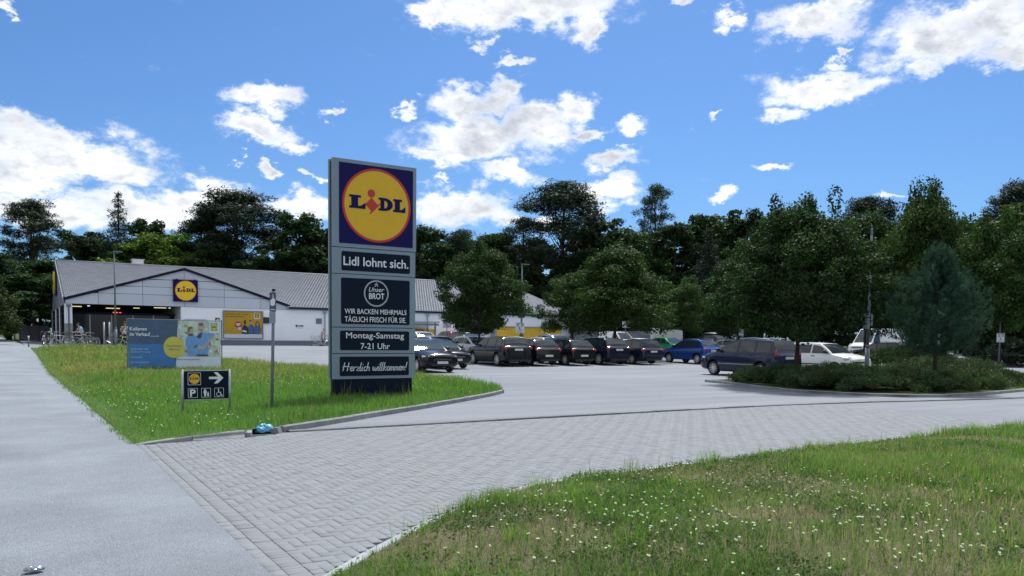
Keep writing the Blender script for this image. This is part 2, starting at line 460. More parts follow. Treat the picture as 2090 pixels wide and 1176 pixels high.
M_brick = mat('paver_stone', (.3, .3, .3), rough=.82, var=.16, scale=7, bump=.35, bscale=70, spec=.3, attr=True, fine=.14, fscale=160)
def paver_col(r_):
    k = r_.uniform(.93, 1.06); t = r_.random()
    c = np.array([.196, .208, .222]) * k
    if t < .06: c = c * np.array([1.04, .99, .97])
    return c
def brick_geo(lx, ly, top=0.0):
    h = .012; c = .0025
    g_ = .0019 if min(lx, ly) > .08 else .0015; x, y = lx / 2 - g_, ly / 2 - g_
    V = [(-x, -y, -h), (x, -y, -h), (x, y, -h), (-x, y, -h), (-x, -y, top - c), (x, -y, top - c), (x, y, top - c), (-x, y, top - c),
         (-x + c, -y + c, top), (x - c, -y + c, top), (x - c, y - c, top), (-x + c, y - c, top)]
    Q = [(0, 1, 5, 4), (1, 2, 6, 5), (2, 3, 7, 6), (3, 0, 4, 7), (4, 5, 9, 8), (5, 6, 10, 9), (6, 7, 11, 10), (7, 4, 8, 11), (8, 9, 10, 11)]
    return np.array(V), np.array(Q)
def inside_drive(x, y, mrg=.04):
    return x > X0 - .002 and y > right_edge(x) + .09 + mrg and y < min(GUT_Y - .07, kerb_y(x) - .03) - mrg
XB = 17.0
bricks = []
X0, Y0 = 1.632, 4.9
for i in range(-1, int((XB - X0) / BR)):
    for j in range(0, int((13 - Y0) / BR)):
        t = (i - j) % 4
        x, y = X0 + i * BR, Y0 + j * BR
        if t == 0: c, d = (x + BR, y + BR / 2), (2 * BR, BR)
        elif t == 3: c, d = (x + BR / 2, y + BR), (BR, 2 * BR)
        else: continue
        if all(inside_drive(c[0] + a * d[0] / 2, c[1] + b * d[1] / 2, .0) for a in (-1, 1) for b in (-1, 1)): bricks.append((c[0], c[1], d[0], d[1]))
        else:                                                # cut stones along the edges
            for s_ in (-1, 1):
                if d[0] > d[1]: cc, dd = (c[0] + s_ * BR / 2, c[1]), (BR, BR)
                else: cc, dd = (c[0], c[1] + s_ * BR / 2), (BR, BR)
                if all(inside_drive(cc[0] + a * BR / 2, cc[1] + b * BR / 2, -.035) for a in (-1, 1) for b in (-1, 1)): bricks.append((cc[0], cc[1], dd[0], dd[1]))
# header course and edge stones along the footpath
y = 4.72
while y < 12.3:
    yc = y + .031
    if yc > right_edge(1.56) + .06 and yc < 12.3: bricks.append((1.558, yc, .142, .062))
    y += .062
y = 4.66
while y < 12.3:
    yc = y + .062
    if yc > right_edge(1.45) + .02: bricks.append((1.436, yc, .098, .124))
    y += .124
bricks.sort(key=lambda b: (b[0] - 0) ** 2 + (b[1] - 0) ** 2)
# keep those in view first
def in_view(b):
    v = np.array([b[0], b[1], -EYE]); w = v @ _F
    return w > 0 and (CY - F_PX * (v @ _U) / w) < 1180
vis = [b for b in bricks if in_view(b)]
near = vis[:300]; nset = set(map(id, near))
bvar = {}
r2 = random.Random(3)
for b in near:
    k = (round(b[2], 3), round(b[3], 3))
    if k not in bvar:
        L = []
        for q in range(7):
            V, Q = brick_geo(*k); V = V.copy(); V[8:, 2] += r2.uniform(-.0015, .0015)
            L.append(npmesh('paver', V, Q, col=np.tile(paver_col(r2), (12, 1)), m=M_brick))
        bvar[k] = L
    o = mobj('paver', r2.choice(bvar[k]), drive)
    o.location = (b[0], b[1], r2.uniform(-.0015, .0015))
    o.rotation_euler = (r2.uniform(-.002, .002), r2.uniform(-.002, .002), r2.uniform(-.006, .006))
VV = []; QQ = []; CC = []; o_ = 0
for b in bricks:
    if id(b) in nset: continue
    V, Q = brick_geo(b[2], b[3]); V = V + np.array([b[0], b[1], r2.uniform(-.002, .002)])
    VV.append(V); QQ.append(Q + o_); CC.append(np.tile(paver_col(r2), (12, 1))); o_ += 12
pv = mobj('pavers', npmesh('pavers', np.concatenate(VV), np.concatenate(QQ), col=np.concatenate(CC), m=M_brick), drive); pv['kind'] = 'stuff'

# ------------------------------------------------------------------ kerbs and gutter, stone by stone
def resample(pts, step):
    P = [np.array(p, float) for p in pts]; S = [0]
    for a, b in zip(P, P[1:]): S.append(S[-1] + np.linalg.norm(b - a))
    n = max(1, round(S[-1] / step)); out = []
    for k in range(n + 1):
        s = S[-1] * k / n; out.append(tuple(float(np.interp(s, S, [p[i] for p in P])) for i in range(2)))
    return out
def kerb_run(parent, name, pts, w, h, m, step=1.0, side=1, gap=.008, hs=None, zf=zg, depth=.06, chamf=.015):
    """stones of width w (towards the left of the direction of travel when side=1) and height h"""
    P = resample(pts, step)
    nrm = []
    for i in range(len(P)):
        a = P[max(i - 1, 0)]; b = P[min(i + 1, len(P) - 1)]; d = Vector((b[0] - a[0], b[1] - a[1])).normalized(); nrm.append(Vector((-d.y, d.x)) * side)
    for i in range(len(P) - 1):
        a = Vector(P[i]); b = Vector(P[i + 1]); d = (b - a).normalized(); a2 = a + d * gap / 2; b2 = b - d * gap / 2
        mb = MB(); vs = []
        dz = rnd.uniform(-.004, .004)
        for (p, nn, hh) in ((a2, nrm[i], (hs(P[i][0]) if hs else h)), (b2, nrm[i + 1], (hs(P[i + 1][0]) if hs else h))):
            z0 = zf(p.x, p.y)
            for (o, z) in ((0, -depth), (0, max(hh - chamf, .002)), (chamf, hh), (w - .004, hh), (w, hh - .004), (w, -depth)):
                q = p + nn * o; vs.append((q.x, q.y, z0 + z + dz))
        n = 6
        fs = [(k, (k + 1) % n, n + (k + 1) % n, n + k) for k in range(n)] + [tuple(range(n - 1, -1, -1)), tuple(range(n, 2 * n))]
        if side > 0: fs = [f[::-1] for f in fs]
        mb.add(vs, fs); mb.build(name, m, parent)
kerb = empty('kerb', (0, 0, 0)); kerb['kind'] = 'structure'
kerb_run(kerb, 'kerb_stone', KERB[:4], .10, .10, M_conc, .8, 1, hs=lambda x: .008 + .1 * sstep(1.36, 2.6, x))
kerb_run(kerb, 'kerb_stone', KERB[5:], .10, .10, M_conc, 1.0, 1)
# leaning remains of a broken kerb stone by the gap
for (c, d, rz, tx) in (((3.02, 12.60, .03), (.09, .2, .10), -.35, .12), ((3.52, 12.86, .03), (.11, .15, .11), .7, -.2)):
    mb = MB(); mb.box(c, d, rz, M=Matrix.Rotation(tx, 3, 'X') @ Matrix.Rotation(tx * .6, 3, 'Y'), taper=.9); mb.build('kerb_stone', M_conc, kerb)
# sloping slab in front of the dropped kerb
mb = MB(); mb.add([(2.15, 12.40, .004), (2.92, 12.44, .004), (2.93, 12.53, .095), (2.2, 12.47, .07), (2.15, 12.46, 0), (2.92, 12.55, 0)], [(0, 1, 2, 3), (3, 2, 5, 4), (0, 3, 4), (1, 5, 2), (0, 4, 5, 1)]); mb.build('kerb_stone', M_conc2, kerb)

M_gut = mat('gutter_concrete', (.14, .15, .16), rough=.9, var=.3, scale=3.5, bump=.4, bscale=60, fine=.2, fscale=120, rndm=.15)
gut = empty('gutter', (0, 0, 0)); gut['kind'] = 'structure'
kerb_run(gut, 'gutter_stone', [(3.72, GUT_Y - .07), (8, GUT_Y - .02), (12, GUT_Y), (16, GUT_Y - .1), (19, GUT_Y - .5), (22.4, GUT_Y - 1.2), (26, GUT_Y - 1.6), (31, GUT_Y - 1.8)], .16, .026, M_gut, 1.0, 1, gap=.01, depth=.03, chamf=.006)
edge = empty('edging', (0, 0, 0)); edge['kind'] = 'structure'
kerb_run(edge, 'edging_stone', [(1.40, 4.62)] + [(x, right_edge(x)) for x in (1.76, 2.4, 3.1, 3.9, 4.58, 5.5, 7.15, 9.18, 11.76, 14.7, 16.6, 20)], .088, .012, M_conc2, 1.0, 1, gap=.004, depth=.03, chamf=.004)

# ------------------------------------------------------------------ lawns
LAWN_BACK = [(11.95, 19.55), (12.5, 21.2), (13.3, 25), (13.6, 28.6), (12.6, 32), (11.4, 35.5), (10.2, 39), (9.1, 43.2), (8.0, 48), (7.2, 53.5), (5.4, 56.6), (1.0, 57.2)]
def path_edge(y):
    return float(np.interp(y, [-8, 13, 20, 32, 45, 55, 66, 85, 120], [1.385, 1.385, 1.25, 1.02, .85, .62, .35, -.1, -1.2]))
def lawn_z(x, y):
    d = x - path_edge(y)
    return zg(x, y) + .012 + .068 * sstep(0, .9, d) + .07 * sstep(19, 30, y) * sstep(.3, 3, d) * sstep(0, 3, 13 - x) + .012 * math.sin(x * 2.1 + y * .7)
LAWN = [(path_edge(y) - .03, y) for y in (12.36, 16, 20, 24, 28, 32, 38, 45, 50, 55, 57.2)]
LAWN = LAWN[::-1] + [(1.5, 12.42)] + [(k[0] - .01, k[1] + .02) for k in KERB[1:4]] + [(3.2, 12.9)] + [(k[0] - .02, k[1] + .03) for k in KERB[5:]] + LAWN_BACK
lawn = poly_sheet('verge_lawn', LAWN, M_turf, lawn_z, [13, 14, 15, 16, 18, 20, 22, 25, 28, 31] + YS, [1.7, 2.1, 2.6, 3.2, 4, 5, 6, 8, 10])
lk = empty('lawn_edging', (0, 0, 0)); lk['kind'] = 'structure'
kerb_run(lk, 'edging_stone', [(11.78, 19.2)] + LAWN_BACK[:10], .07, .10, M_conc, 1.2, 1, gap=.01)

def rlawn_z(x, y):
    d = right_edge(x) - y
    return .008 + .05 * sstep(0, 1.2, d) + .02 * math.sin(x * 1.7) * math.sin(y * 2.3) * sstep(0, 1, d)
RL = [(1.40, 4.6)] + [(x, right_edge(x) + .01) for x in (1.76, 2.4, 3.1, 3.9, 4.58, 5.5, 7.15, 9.18, 11.76, 14.7, 16.6, 22, 30)] + [(30, -6), (1.40, -6)]
M_msoil = mat('meadow_soil', (.12, .105, .070), rough=1, var=.5, scale=1.3, bump=.8, bscale=22, spec=.1, fine=.45, fscale=34)
rlawn = poly_sheet('meadow', RL, M_msoil, rlawn_z, [-2, 0, 1, 2, 3, 4, 5, 6, 6.5], [2, 3, 4, 5, 6, 7, 8, 10, 12, 15, 18])

# island bed by the cars
ISL = [(22.0, 21.3), (21.75, 19.9), (21.1, 18.4), (20.45, 16.6), (20.35, 15.3), (20.75, 14.2), (21.6, 13.1), (23.0, 12.55), (25, 12.6), (27, 12.85), (30, 13.2), (36, 14)]
ISLB = [(36, 30), (33, 27), (30, 21.2), (27, 20.6), (24.5, 21.0)]
isl = poly_sheet('planting_bed', ISL + ISLB, M_soil, lambda x, y: .07)
ik = empty('bed_kerb', (0, 0, 0)); ik['kind'] = 'structure'
kerb_run(ik, 'kerb_stone', ISL, .09, .09, M_conc, 1.0, 1)
kerb_run(ik, 'kerb_stone', [ISLB[1], ISLB[2], ISLB[3], ISLB[4], ISL[0]], .09, .09, M_conc, 1.0, 1)

# ------------------------------------------------------------------ the store
YB = 74.6; ZB = .6; YR = 89.6; XL = 3.1; XRT = 55.3; ZE = 4.32; ZR = 8.58; YBK = 104.6
M_wall = mat('white_render', (.87, .91, .96), rough=.9, var=.05, scale=.6, bump=.1, bscale=30, fine=.03, fscale=8)
M_plinth = mat('grey_plinth', (.17, .20, .25), rough=.8, var=.12, scale=1.5)
M_clad = mat('cladding_panel', (.50, .56, .64), rough=.5, var=.05, scale=.8, rndm=.05)
M_fascia = mat('eaves_board', (.30, .36, .44), rough=.55, var=.06, scale=1.2)
M_tile = mat('roof_tile', (.27, .295, .335), rough=.7, var=.2, scale=1.2, fine=.2, fscale=14)
M_navy = mat('navy_trim', (.006, .009, .028), rough=.5, var=.1, spec=.15)
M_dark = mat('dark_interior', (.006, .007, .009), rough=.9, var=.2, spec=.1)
M_glass = mat('dark_glazing', (.006, .009, .014), rough=.05, var=0, spec=.4)
M_alu = mat('dull_metal', (.33, .36, .40), rough=.4, metal=.6, var=.1, scale=5)
M_steel = mat('galvanised_steel', (.13, .16, .19), rough=.6, metal=.1, var=.18, scale=8)
M_yel = mat('logo_yellow', (.62, .38, .008), rough=.35, var=.08, scale=2.5, spec=.4)
M_blue = mat('logo_blue', (.004, .005, .075), rough=.35, var=.06, scale=3, spec=.12)
M_red = mat('logo_red', (.42, .010, .014), rough=.35, var=.05)
M_white = mat('white_paint', (.78, .80, .82), rough=.5, var=.06, scale=4)

store = empty('store', (XL, YB, ZB), 0, 'long white supermarket with pitched tiled roof and gabled open entrance', 'store')
SX, SY, SZ = XL, YB, ZB
def sb(mb, name, mats, smooth=False, parent=None):
    o = mb.build(name, mats, parent or store, smooth)
    if parent is None: o.matrix_parent_inverse = Matrix.Translation((-SX, -SY, -SZ))
    return o
XO = 12.11                                            # right jamb of the entrance opening
w_ = MB()
w_.box2((XO, YB, ZB), (XRT - .2, YB + .3, ZE - .02)); w_.box2((XRT - .5, YB + .3, ZB), (XRT - .2, YBK, ZE)); w_.box2((XL + .1, YBK - .3, ZB), (XRT - .5, YBK, ZE))
w_.box2((XO, YB + .3, ZB), (XO + .3, YB + 12, ZE))
w_.plate([(YB, ZE), (YR, ZR - .15), (YBK, ZE)], 0, .3)
gv = w_.v[-6:]
for k in range(6): w_.v[-6 + k] = (XRT - .2 - gv[k][1], gv[k][0], gv[k][2])
sb(w_, 'wall', M_wall)
w_ = MB(); w_.box2((XO + .02, YB - .04, ZB - .1), (XRT - .18, YB - .001, ZB + .47)); w_.box2((XRT - .2, YB, ZB - .1), (XRT - .16, YBK, ZB + .47)); sb(w_, 'plinth', M_plinth)
# gable end wall on the footpath side, in dark cladding and glazing between white piers
w_ = MB(); w_.plate([(YB + .3, ZE + .02), (YR, ZR - .12), (YBK, ZE + .02)], 0, .2)
for k in range(6): q = w_.v[k]; w_.v[k] = (XL + .06 + q[1], q[0], q[2])
w_.box2((XL + .06, YB + .3, 3.95), (XL + .26, YBK, ZE + .02)); sb(w_, 'gable_cladding', M_plinth)
for (ya, yb_) in ((YB + 9.5, YB + 10.1), (YB + 19, YB + 19.6), (YBK - .6, YBK)):
    w_ = MB(); w_.box2((XL + .02, ya, ZB), (XL + .3, yb_, 3.95)); sb(w_, 'pier', M_wall)
w_ = MB(); w_.box2((XL + .12, YB + .62, ZB + .1), (XL + .18, YBK - .6, 3.95)); sb(w_, 'side_glazing', M_glass)
for k in range(14):
    w_ = MB(); w_.box2((XL + .09, YB + 1.2 + k * 2.05, ZB), (XL + .2, YB + 1.26 + k * 2.05, 3.94)); sb(w_, 'mullion', M_navy)
w_ = MB(); w_.box2((XL + .1, YB + .62, 3.2), (XL + .2, YBK - .6, 3.27)); sb(w_, 'mullion', M_navy)
# entrance corner pier
w_ = MB(); w_.box2((XL + .05, YB, ZB + 1.75), (3.71, YB + .6, 4.0)); sb(w_, 'pier', M_wall)
w_ = MB(); w_.box2((XL + .03, YB - .02, ZB - .05), (3.72, YB + .62, ZB + 1.749)); sb(w_, 'pier', mat('stone_cladding', (.27, .30, .29), rough=.8, var=.2, scale=3))
# roof
OV = .35
def slope_z(y): return ZE + (ZR - ZE) * (y - YB) / (YR - YB)
w_ = MB()
th = .14
XG = 21.62                                           # left of here the cross gable takes the place of the eaves
for (xa_, xb_, ya, yb_) in ((XL - .02, XG, YB + .32, YR), (XG, XRT + .05, YB - OV, YR), (XL - .02, XRT + .05, YBK + OV, YR)):
    za = slope_z(ya) if ya < YR else slope_z(YB - OV); zb_ = ZR
    vs = [(xa_, ya, za), (xb_, ya, za), (xb_, yb_, zb_), (xa_, yb_, zb_)]
    fs = [(0, 1, 2, 3), (7, 6, 5, 4), (0, 4, 5, 1), (1, 5, 6, 2), (2, 6, 7, 3), (3, 7, 4, 0)]
    w_.add([v for v in vs] + [(v[0], v[1], v[2] - th) for v in vs], fs)
roof = sb(w_, 'roof', M_navy)
# concrete roof tiles, each course stepped over the one below
TV = []; TQ = []; o_ = 0
tw, tl = .30, .345
nrow = int((YR - YB + OV) / (tl * math.cos(math.atan2(ZR - ZE, YR - YB))))
ncol = int((XRT - XL + .05) / tw)
dy = (YR - YB + OV) / nrow; sl_ = (ZR - ZE) / (YR - YB)
for r_ in range(nrow):
    y0 = YB - OV + r_ * dy - .03; y1 = y0 + dy + .03
    z0 = slope_z(y0); z1 = slope_z(y1)
    off = (r_ % 2) * tw / 2
    for c in range(ncol + (0 if r_ % 2 else 1)):
        xa = XL - .02 + c * tw + off; xb = min(xa + tw - .035, XRT + .05); xm = (xa + xb) / 2
        lift = .075; lo = .012
        if xa < XG and y0 < YB + .3: continue
        V = [(xa, y0, z0 + lo), (xa, y0, z0 + lift - .012), (xm, y0, z0 + lift + .018), (xb, y0, z0 + lift - .012), (xb, y0, z0 + lo), (xa, y1, z1 + .012), (xm, y1, z1 + .03), (xb, y1, z1 + .012)]
        TV += V; TQ += [(o_ + 1, o_ + 2, o_ + 6, o_ + 5), (o_ + 2, o_ + 3, o_ + 7, o_ + 6), (o_, o_ + 4, o_ + 3, o_ + 1)]
        TQ += [(o_ + 1, o_ + 3, o_ + 2, o_ + 2)][:0]; o_ += 8
tl_o = mobj('roof_tiles', npmesh('roof_tiles', TV, TQ, m=M_tile), store); tl_o.matrix_parent_inverse = Matrix.Translation((-SX, -SY, -SZ)); tl_o['kind'] = 'stuff'
w_ = MB(); w_.tube((XL - .04, YR, ZR + .05), (XRT + .07, YR, ZR + .05), .12, n=10); sb(w_, 'ridge_cap', M_tile, True)
for x in (XL - .06, XRT + .03):
    w_ = MB()
    vs = [(x, YB - OV, slope_z(YB - OV) - .2), (x + .04, YB - OV, slope_z(YB - OV) - .2), (x + .04, YR, ZR - .18), (x, YR, ZR - .18)]
    w_.add(vs + [(v[0], v[1], v[2] + .3) for v in vs], [(3, 2, 1, 0), (4, 5, 6, 7), (0, 1, 5, 4), (1, 2, 6, 5), (2, 3, 7, 6), (3, 0, 4, 7)])
    sb(w_, 'verge_board', M_tile)
VX0, VX1 = atY(272, 540, YR)[0], atY(294, 540, YR)[0]
w_ = MB(); w_.box2((VX0, YR + .3, ZR - .1), (VX1, YR + 1.6, ZR + .62)); w_.box2((VX0 - .1, YR + .2, ZR + .62), (VX1 + .1, YR + 1.7, ZR + .67)); sb(w_, 'roof_vent', M_white)
# eaves boards to the right of the gable, in lengths
x = 21.45
while x < XRT:
    x2 = min(x + 2.92, XRT)
    w_ = MB(); w_.box2((x, YB - .12, 3.98), (x2 - .03, YB - .02, 4.30)); sb(w_, 'eaves_board', M_fascia); x = x2
w_ = MB(); w_.box2((21.45, YB - .30, 4.20), (XRT, YB - .125, 4.31)); sb(w_, 'gutter_trough', M_fascia)
# gable front over the entrance: one panel per sheet, joints open
GY = YB - .06
AP = (12.42, 7.22); GL = (XL + .1, 4.30); GR = (21.5, 4.30)
def gtop(x): return GL[1] + (AP[1] - GL[1]) * (x - GL[0]) / (AP[0] - GL[0]) if x < AP[0] else AP[1] + (GR[1] - AP[1]) * (x - AP[0]) / (GR[0] - AP[0])
w_ = MB(); w_.plate([(GL[0], 3.98), GL, AP, GR, (GR[0], 3.98)], GY + .05, GY + .5); sb(w_, 'gable_wall', M_navy)
xs = [3.2, 5.64, 9.05, 12.42, 15.8, 19.0, 21.45]; zs = [3.98, 4.95, 5.62, 6.29, 7.3]
def clip_top(x0, x1, z0, z1):
    pts = [(x0, z0), (x1, z0)]
    # walk along the top edge from x1 to x0
    cand = sorted([x1, x0] + ([AP[0]] if x0 < AP[0] < x1 else []) + [xx for xx in (GL[0] + (z1 - GL[1]) * (AP[0] - GL[0]) / (AP[1] - GL[1]), GR[0] - (z1 - GR[1]) * (GR[0] - AP[0]) / (AP[1] - GR[1])) if x0 < xx < x1]
                  + [xx for xx in (GL[0] + (z0 - GL[1]) * (AP[0] - GL[0]) / (AP[1] - GL[1]), GR[0] - (z0 - GR[1]) * (GR[0] - AP[0]) / (AP[1] - GR[1])) if x0 < xx < x1], reverse=True)
    top = [(xx, min(z1, gtop(xx) - .03)) for xx in cand]
    top = [t for t in top if t[1] > z0 + 1e-4 or abs(t[1] - z0) < .05]
    if not top or max(t[1] for t in top) < z0 + .08: return None
    xsn = [t[0] for t in top]
    pts = [(min(xsn), z0), (max(xsn), z0)] + [t for t in top if t[1] > z0 + .01]
    out = []
    for p in pts:
        if not out or (abs(out[-1][0] - p[0]) + abs(out[-1][1] - p[1])) > 1e-3: out.append(p)
    return out if len(out) >= 3 else None
for i in range(6):
    for j in range(4):
        P = clip_top(xs[i] + .015, xs[i + 1] - .015, zs[j] + .015, zs[j + 1] - .015)
        if P:
            w_ = MB(); w_.plate(P, GY, GY + .045); sb(w_, 'cladding_panel', M_clad)
w_ = MB()
for (a, b) in ((GL, AP), (AP, GR)):
    n = 30
    ax, az = a; bx, bz = b
    sg = -1 if a == GL else 0
    vs = [(ax - (.15 if a == GL else 0), GY - .16, az + .0 - (.03 if a == GL else 0)), (bx + (.25 if b == GR else 0), GY - .16, bz - (.06 if b == GR else 0))]
    q = [(vs[0][0], GY - .16, vs[0][2] - .03), (vs[1][0], GY - .16, vs[1][2] - .03), (vs[1][0], GY - .16, vs[1][2] + .19), (vs[0][0], GY - .16, vs[0][2] + .19)]
    w_.add(q + [(p[0], GY + .3, p[2]) for p in q], [(0, 1, 2, 3), (7, 6, 5, 4), (0, 4, 5, 1), (1, 5, 6, 2), (2, 6, 7, 3), (3, 7, 4, 0)])
sb(w_, 'gable_trim', M_navy)
w_ = MB()
for (a, b) in ((GL, AP), (AP, GR)):
    q = [(a[0], GY + .3, a[1] + .1), (b[0], GY + .3, b[1] + .1), (b[0], YB + 12, b[1] + .1), (a[0], YB + 12, a[1] + .1)]
    w_.add(q + [(p[0], p[1], p[2] - .1) for p in q], [(0, 1, 2, 3), (7, 6, 5, 4), (0, 4, 5, 1), (1, 5, 6, 2), (2, 6, 7, 3), (3, 7, 4, 0)])
sb(w_, 'gable_roof', M_tile)
# downpipes
for (x, nm) in ((25.15, 1), (36.2, 1), (XL + .35, 0)):
    w_ = MB(); w_.tube((x, YB - .14, ZB), (x, YB - .14, 3.8), .06, n=8); w_.box((x, YB - .14, 3.82), (.34, .2, .2)); sb(w_, 'downpipe', M_fascia if nm else M_steel)
# recessed entrance hall
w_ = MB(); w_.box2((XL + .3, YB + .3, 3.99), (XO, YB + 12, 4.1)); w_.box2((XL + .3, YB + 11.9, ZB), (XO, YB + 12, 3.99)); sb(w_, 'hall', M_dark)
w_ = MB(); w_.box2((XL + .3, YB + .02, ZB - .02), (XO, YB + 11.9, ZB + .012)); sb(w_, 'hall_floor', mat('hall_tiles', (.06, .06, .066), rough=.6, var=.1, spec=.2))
fr = [(XL + .4, 5.2), (5.2, 6.9), (6.9, 8.6), (8.6, 10.3), (10.3, XO)]
for (a, b) in fr:
    w_ = MB(); w_.box2((a + .04, YB + 3.2, ZB + .15), (b - .04, YB + 3.23, 3.2)); sb(w_, 'pane', mat('hall_pane', (.008, .010, .013), rough=.04, var=0, spec=.4))
    w_ = MB(); w_.box2((b - .04, YB + 3.16, ZB), (b + .04, YB + 3.27, 3.3)); sb(w_, 'door_frame', M_alu)
w_ = MB(); w_.box2((XL + .4, YB + 3.14, 3.2), (XO, YB + 3.29, 3.42)); sb(w_, 'door_header', M_navy)
M_tube = emit('lit_tube', (1.0, .86, .42), .36); M_tubew = emit('lit_lamp', (.9, .95, 1.0), .4); M_tred = emit('lit_red', (1, .10, .02), .9)
for (a, b, y, z, m) in ((3.75, 4.5, 1.6, 3.78, M_tube), (4.95, 5.15, 2.0, 3.86, M_tubew), (6.4, 7.5, 2.4, 3.72, M_tube), (8.6, 9.1, 2.6, 3.8, M_tube), (10.1, 11.1, 1.2, 3.84, M_tube), (11.3, 11.45, 1.2, 3.84, M_tubew), (6.9, 7.05, 2.0, 3.35, M_tred), (7.15, 7.3, 2.0, 3.35, M_tred), (7.42, 7.56, 2.0, 3.35, M_tred)):
    w_ = MB(); w_.box2((a, YB + y, z), (b, YB + y + .12, z + .07)); sb(w_, 'lamp_tube', m)
# goods and fittings that show behind the doors
for k in range(9):
    a = XL + .7 + k * .95; hgt_ = rnd.uniform(.6, 1.9)
    w_ = MB(); w_.box2((a, YB + 5 + rnd.uniform(0, 2), ZB), (a + rnd.uniform(.4, .8), YB + 7.5, ZB + hgt_)); sb(w_, 'display_shelf', mat('goods_%d' % (k % 3), [(.12, .11, .09), (.05, .07, .08), (.14, .13, .12)][k % 3], var=.4, scale=4))

def face_sign(name, x0, x1, z0, z1, y, label, cat, m, d=.05, group=None):
    o = empty(name, ((x0 + x1) / 2, y, z0), 0, label, cat, group)
    return o
# ------------------------------------------------------------------ signs
def wch(mb, name, mats, parent, smooth=False):
    """child whose geometry is given in world coordinates"""
    o = mb.build(name, mats, parent, smooth)
    p = parent; M = Matrix.Translation(p.location) @ Matrix.Rotation(p.rotation_euler[2], 4, 'Z')
    if p.parent is not None: M = Matrix.Identity(4)
    o.matrix_parent_inverse = M.inverted()
    return o
def wsub(mb, name, mats, part):
    """sub-part in world coordinates under a part that was made with wch or sb"""
    o = mb.build(name, mats, part)
    r = part.parent
    M = Matrix.Translation(r.location) @ Matrix.Rotation(r.rotation_euler[2], 4, 'Z') @ part.matrix_parent_inverse
    o.matrix_parent_inverse = M.inverted()
    return o
LLET = [(0, 1), (.92, 1), (.92, .83), (.70, .83), (.70, .19), (.92, .22), (1.28, .46), (1.28, 0), (0, 0), (0, .17), (.17, .17), (.17, .83), (0, .83)]
def logo(mk, parent, cx, y, cz, s, square=True, ring=True, ym=None, bm_=None):
    """round mark on a square: mk is wch or wsub; y is the front of the backing, everything sits a little proud of it"""
    yy = y
    if square:
        mb = MB(); mb.box2((cx - s / 2, y - .012 * s, cz - s / 2), (cx + s / 2, y, cz + s / 2)); mk(mb, 'blue_square', bm_ or M_blue, parent); yy = y - .012 * s
    if ring:
        mb = MB(); mb.ring(cx, cz, .438 * s, .468 * s, yy - .006 * s, yy); mk(mb, 'red_ring', M_red, parent)
    mb = MB(); mb.disc(cx, cz, .438 * s, yy - .005 * s, yy, 56); mk(mb, 'yellow_disc', ym or M_yel, parent)
    y2 = yy - .0055 * s; y1 = y2 - .004 * s
    h = .165 * s; zb_ = cz - .055 * s
    def letter(pts, x0, w):
        mb = MB(); mb.plate([(x0 + p[0] / 1.28 * w, zb_ + p[1] * h) for p in pts], y1, y2); mk(mb, 'letter', M_blue, parent)
    letter(LLET, cx - .375 * s, .215 * s)
    letter(LLET, cx + .222 * s, .17 * s)
    # D: stem, bowl, serifs
    x0 = cx + .020 * s; w = .195 * s
    mb = MB(); mb.plate([(x0, zb_ + .17 * h), (x0, zb_), (x0 + .40 * w, zb_), (x0 + .40 * w, zb_ + h), (x0, zb_ + h), (x0, zb_ + .83 * h), (x0 + .13 * w, zb_ + .83 * h), (x0 + .13 * w, zb_ + .17 * h)], y1, y2)
    ccx, ccz = x0 + .40 * w, zb_ + h / 2; n = 14
    vs = []; fs = []
    for k in range(n + 1):
        a = -PI / 2 + PI * k / n
        for (ra, rb) in ((.60 * w, h / 2), (.24 * w, .30 * h)):
            vs += [(ccx + ra * math.cos(a), y1, ccz + rb * math.sin(a)), (ccx + ra * math.cos(a), y2, ccz + rb * math.sin(a))]
    for k in range(n):
        b = 4 * k; fs += [(b, b + 4, b + 6, b + 2), (b + 1, b, b + 4, b + 5), (b + 2, b + 3, b + 7, b + 6)]
    mb.add(vs, fs); mk(mb, 'letter', M_blue, parent)
    # red slanted i with its dot
    ix, iz = cx - .078 * s, cz + .012 * s
    mb = MB(); mb.disc(ix, cz + .150 * s, .050 * s, y1, y2, 24)
    mb.plate([(ix, iz + .085 * s), (ix + .085 * s, iz - .0 * s), (ix + .11 * s, iz + .022 * s), (ix + .12 * s, iz + .01 * s), (ix - .012 * s, iz - .125 * s), (ix - .025 * s, iz - .112 * s), (ix - .0 * s, iz - .088 * s), (ix - .068 * s, iz - .018 * s), (ix - .085 * s, iz - .032 * s), (ix - .094 * s, iz - .02 * s)], y1, y2)
    mk(mb, 'letter', M_red, parent)

M_grey = mat('pylon_grey', (.19, .255, .315), spec=.25, rough=.55, var=.06, scale=1.5, fine=.04, fscale=40)
M_slate = mat('slate_face', (.004, .011, .026), rough=.45, var=.08, scale=2, spec=.08)
M_let = mat('pale_lettering', (.62, .68, .74), rough=.6, var=.05)
PY = 18.35
pyl = empty('pylon_sign', (7.45, PY + .15, .08), 0, 'tall grey pylon sign with round logo and five stacked panels on verge lawn', 'pylon sign')
def pan(z0, z1, ins):
    mb = MB(); mb.box2((6.40, PY, z0), (8.565, PY + .10, z1)); p = wch(mb, 'sign_panel', M_grey, pyl)
    mb = MB(); x0, x1, a, b = ins; r_ = .035
    pts = []
    for (cx_, cz_, a0) in ((x1 - r_, b - r_, 0), (x0 + r_, b - r_, 90), (x0 + r_, a + r_, 180), (x1 - r_, a + r_, 270)):
        for k in range(4): an = R(a0 + 30 * k); pts.append((cx_ + r_ * math.cos(an), cz_ + r_ * math.sin(an)))
    mb.plate(pts, PY - .006, PY); wsub(mb, 'face', M_slate, p)
    return p
p5 = pan(.540, 1.155, (6.565, 8.395, .612, 1.088))
p4 = pan(1.172, 1.795, (6.575, 8.40, 1.245, 1.722))
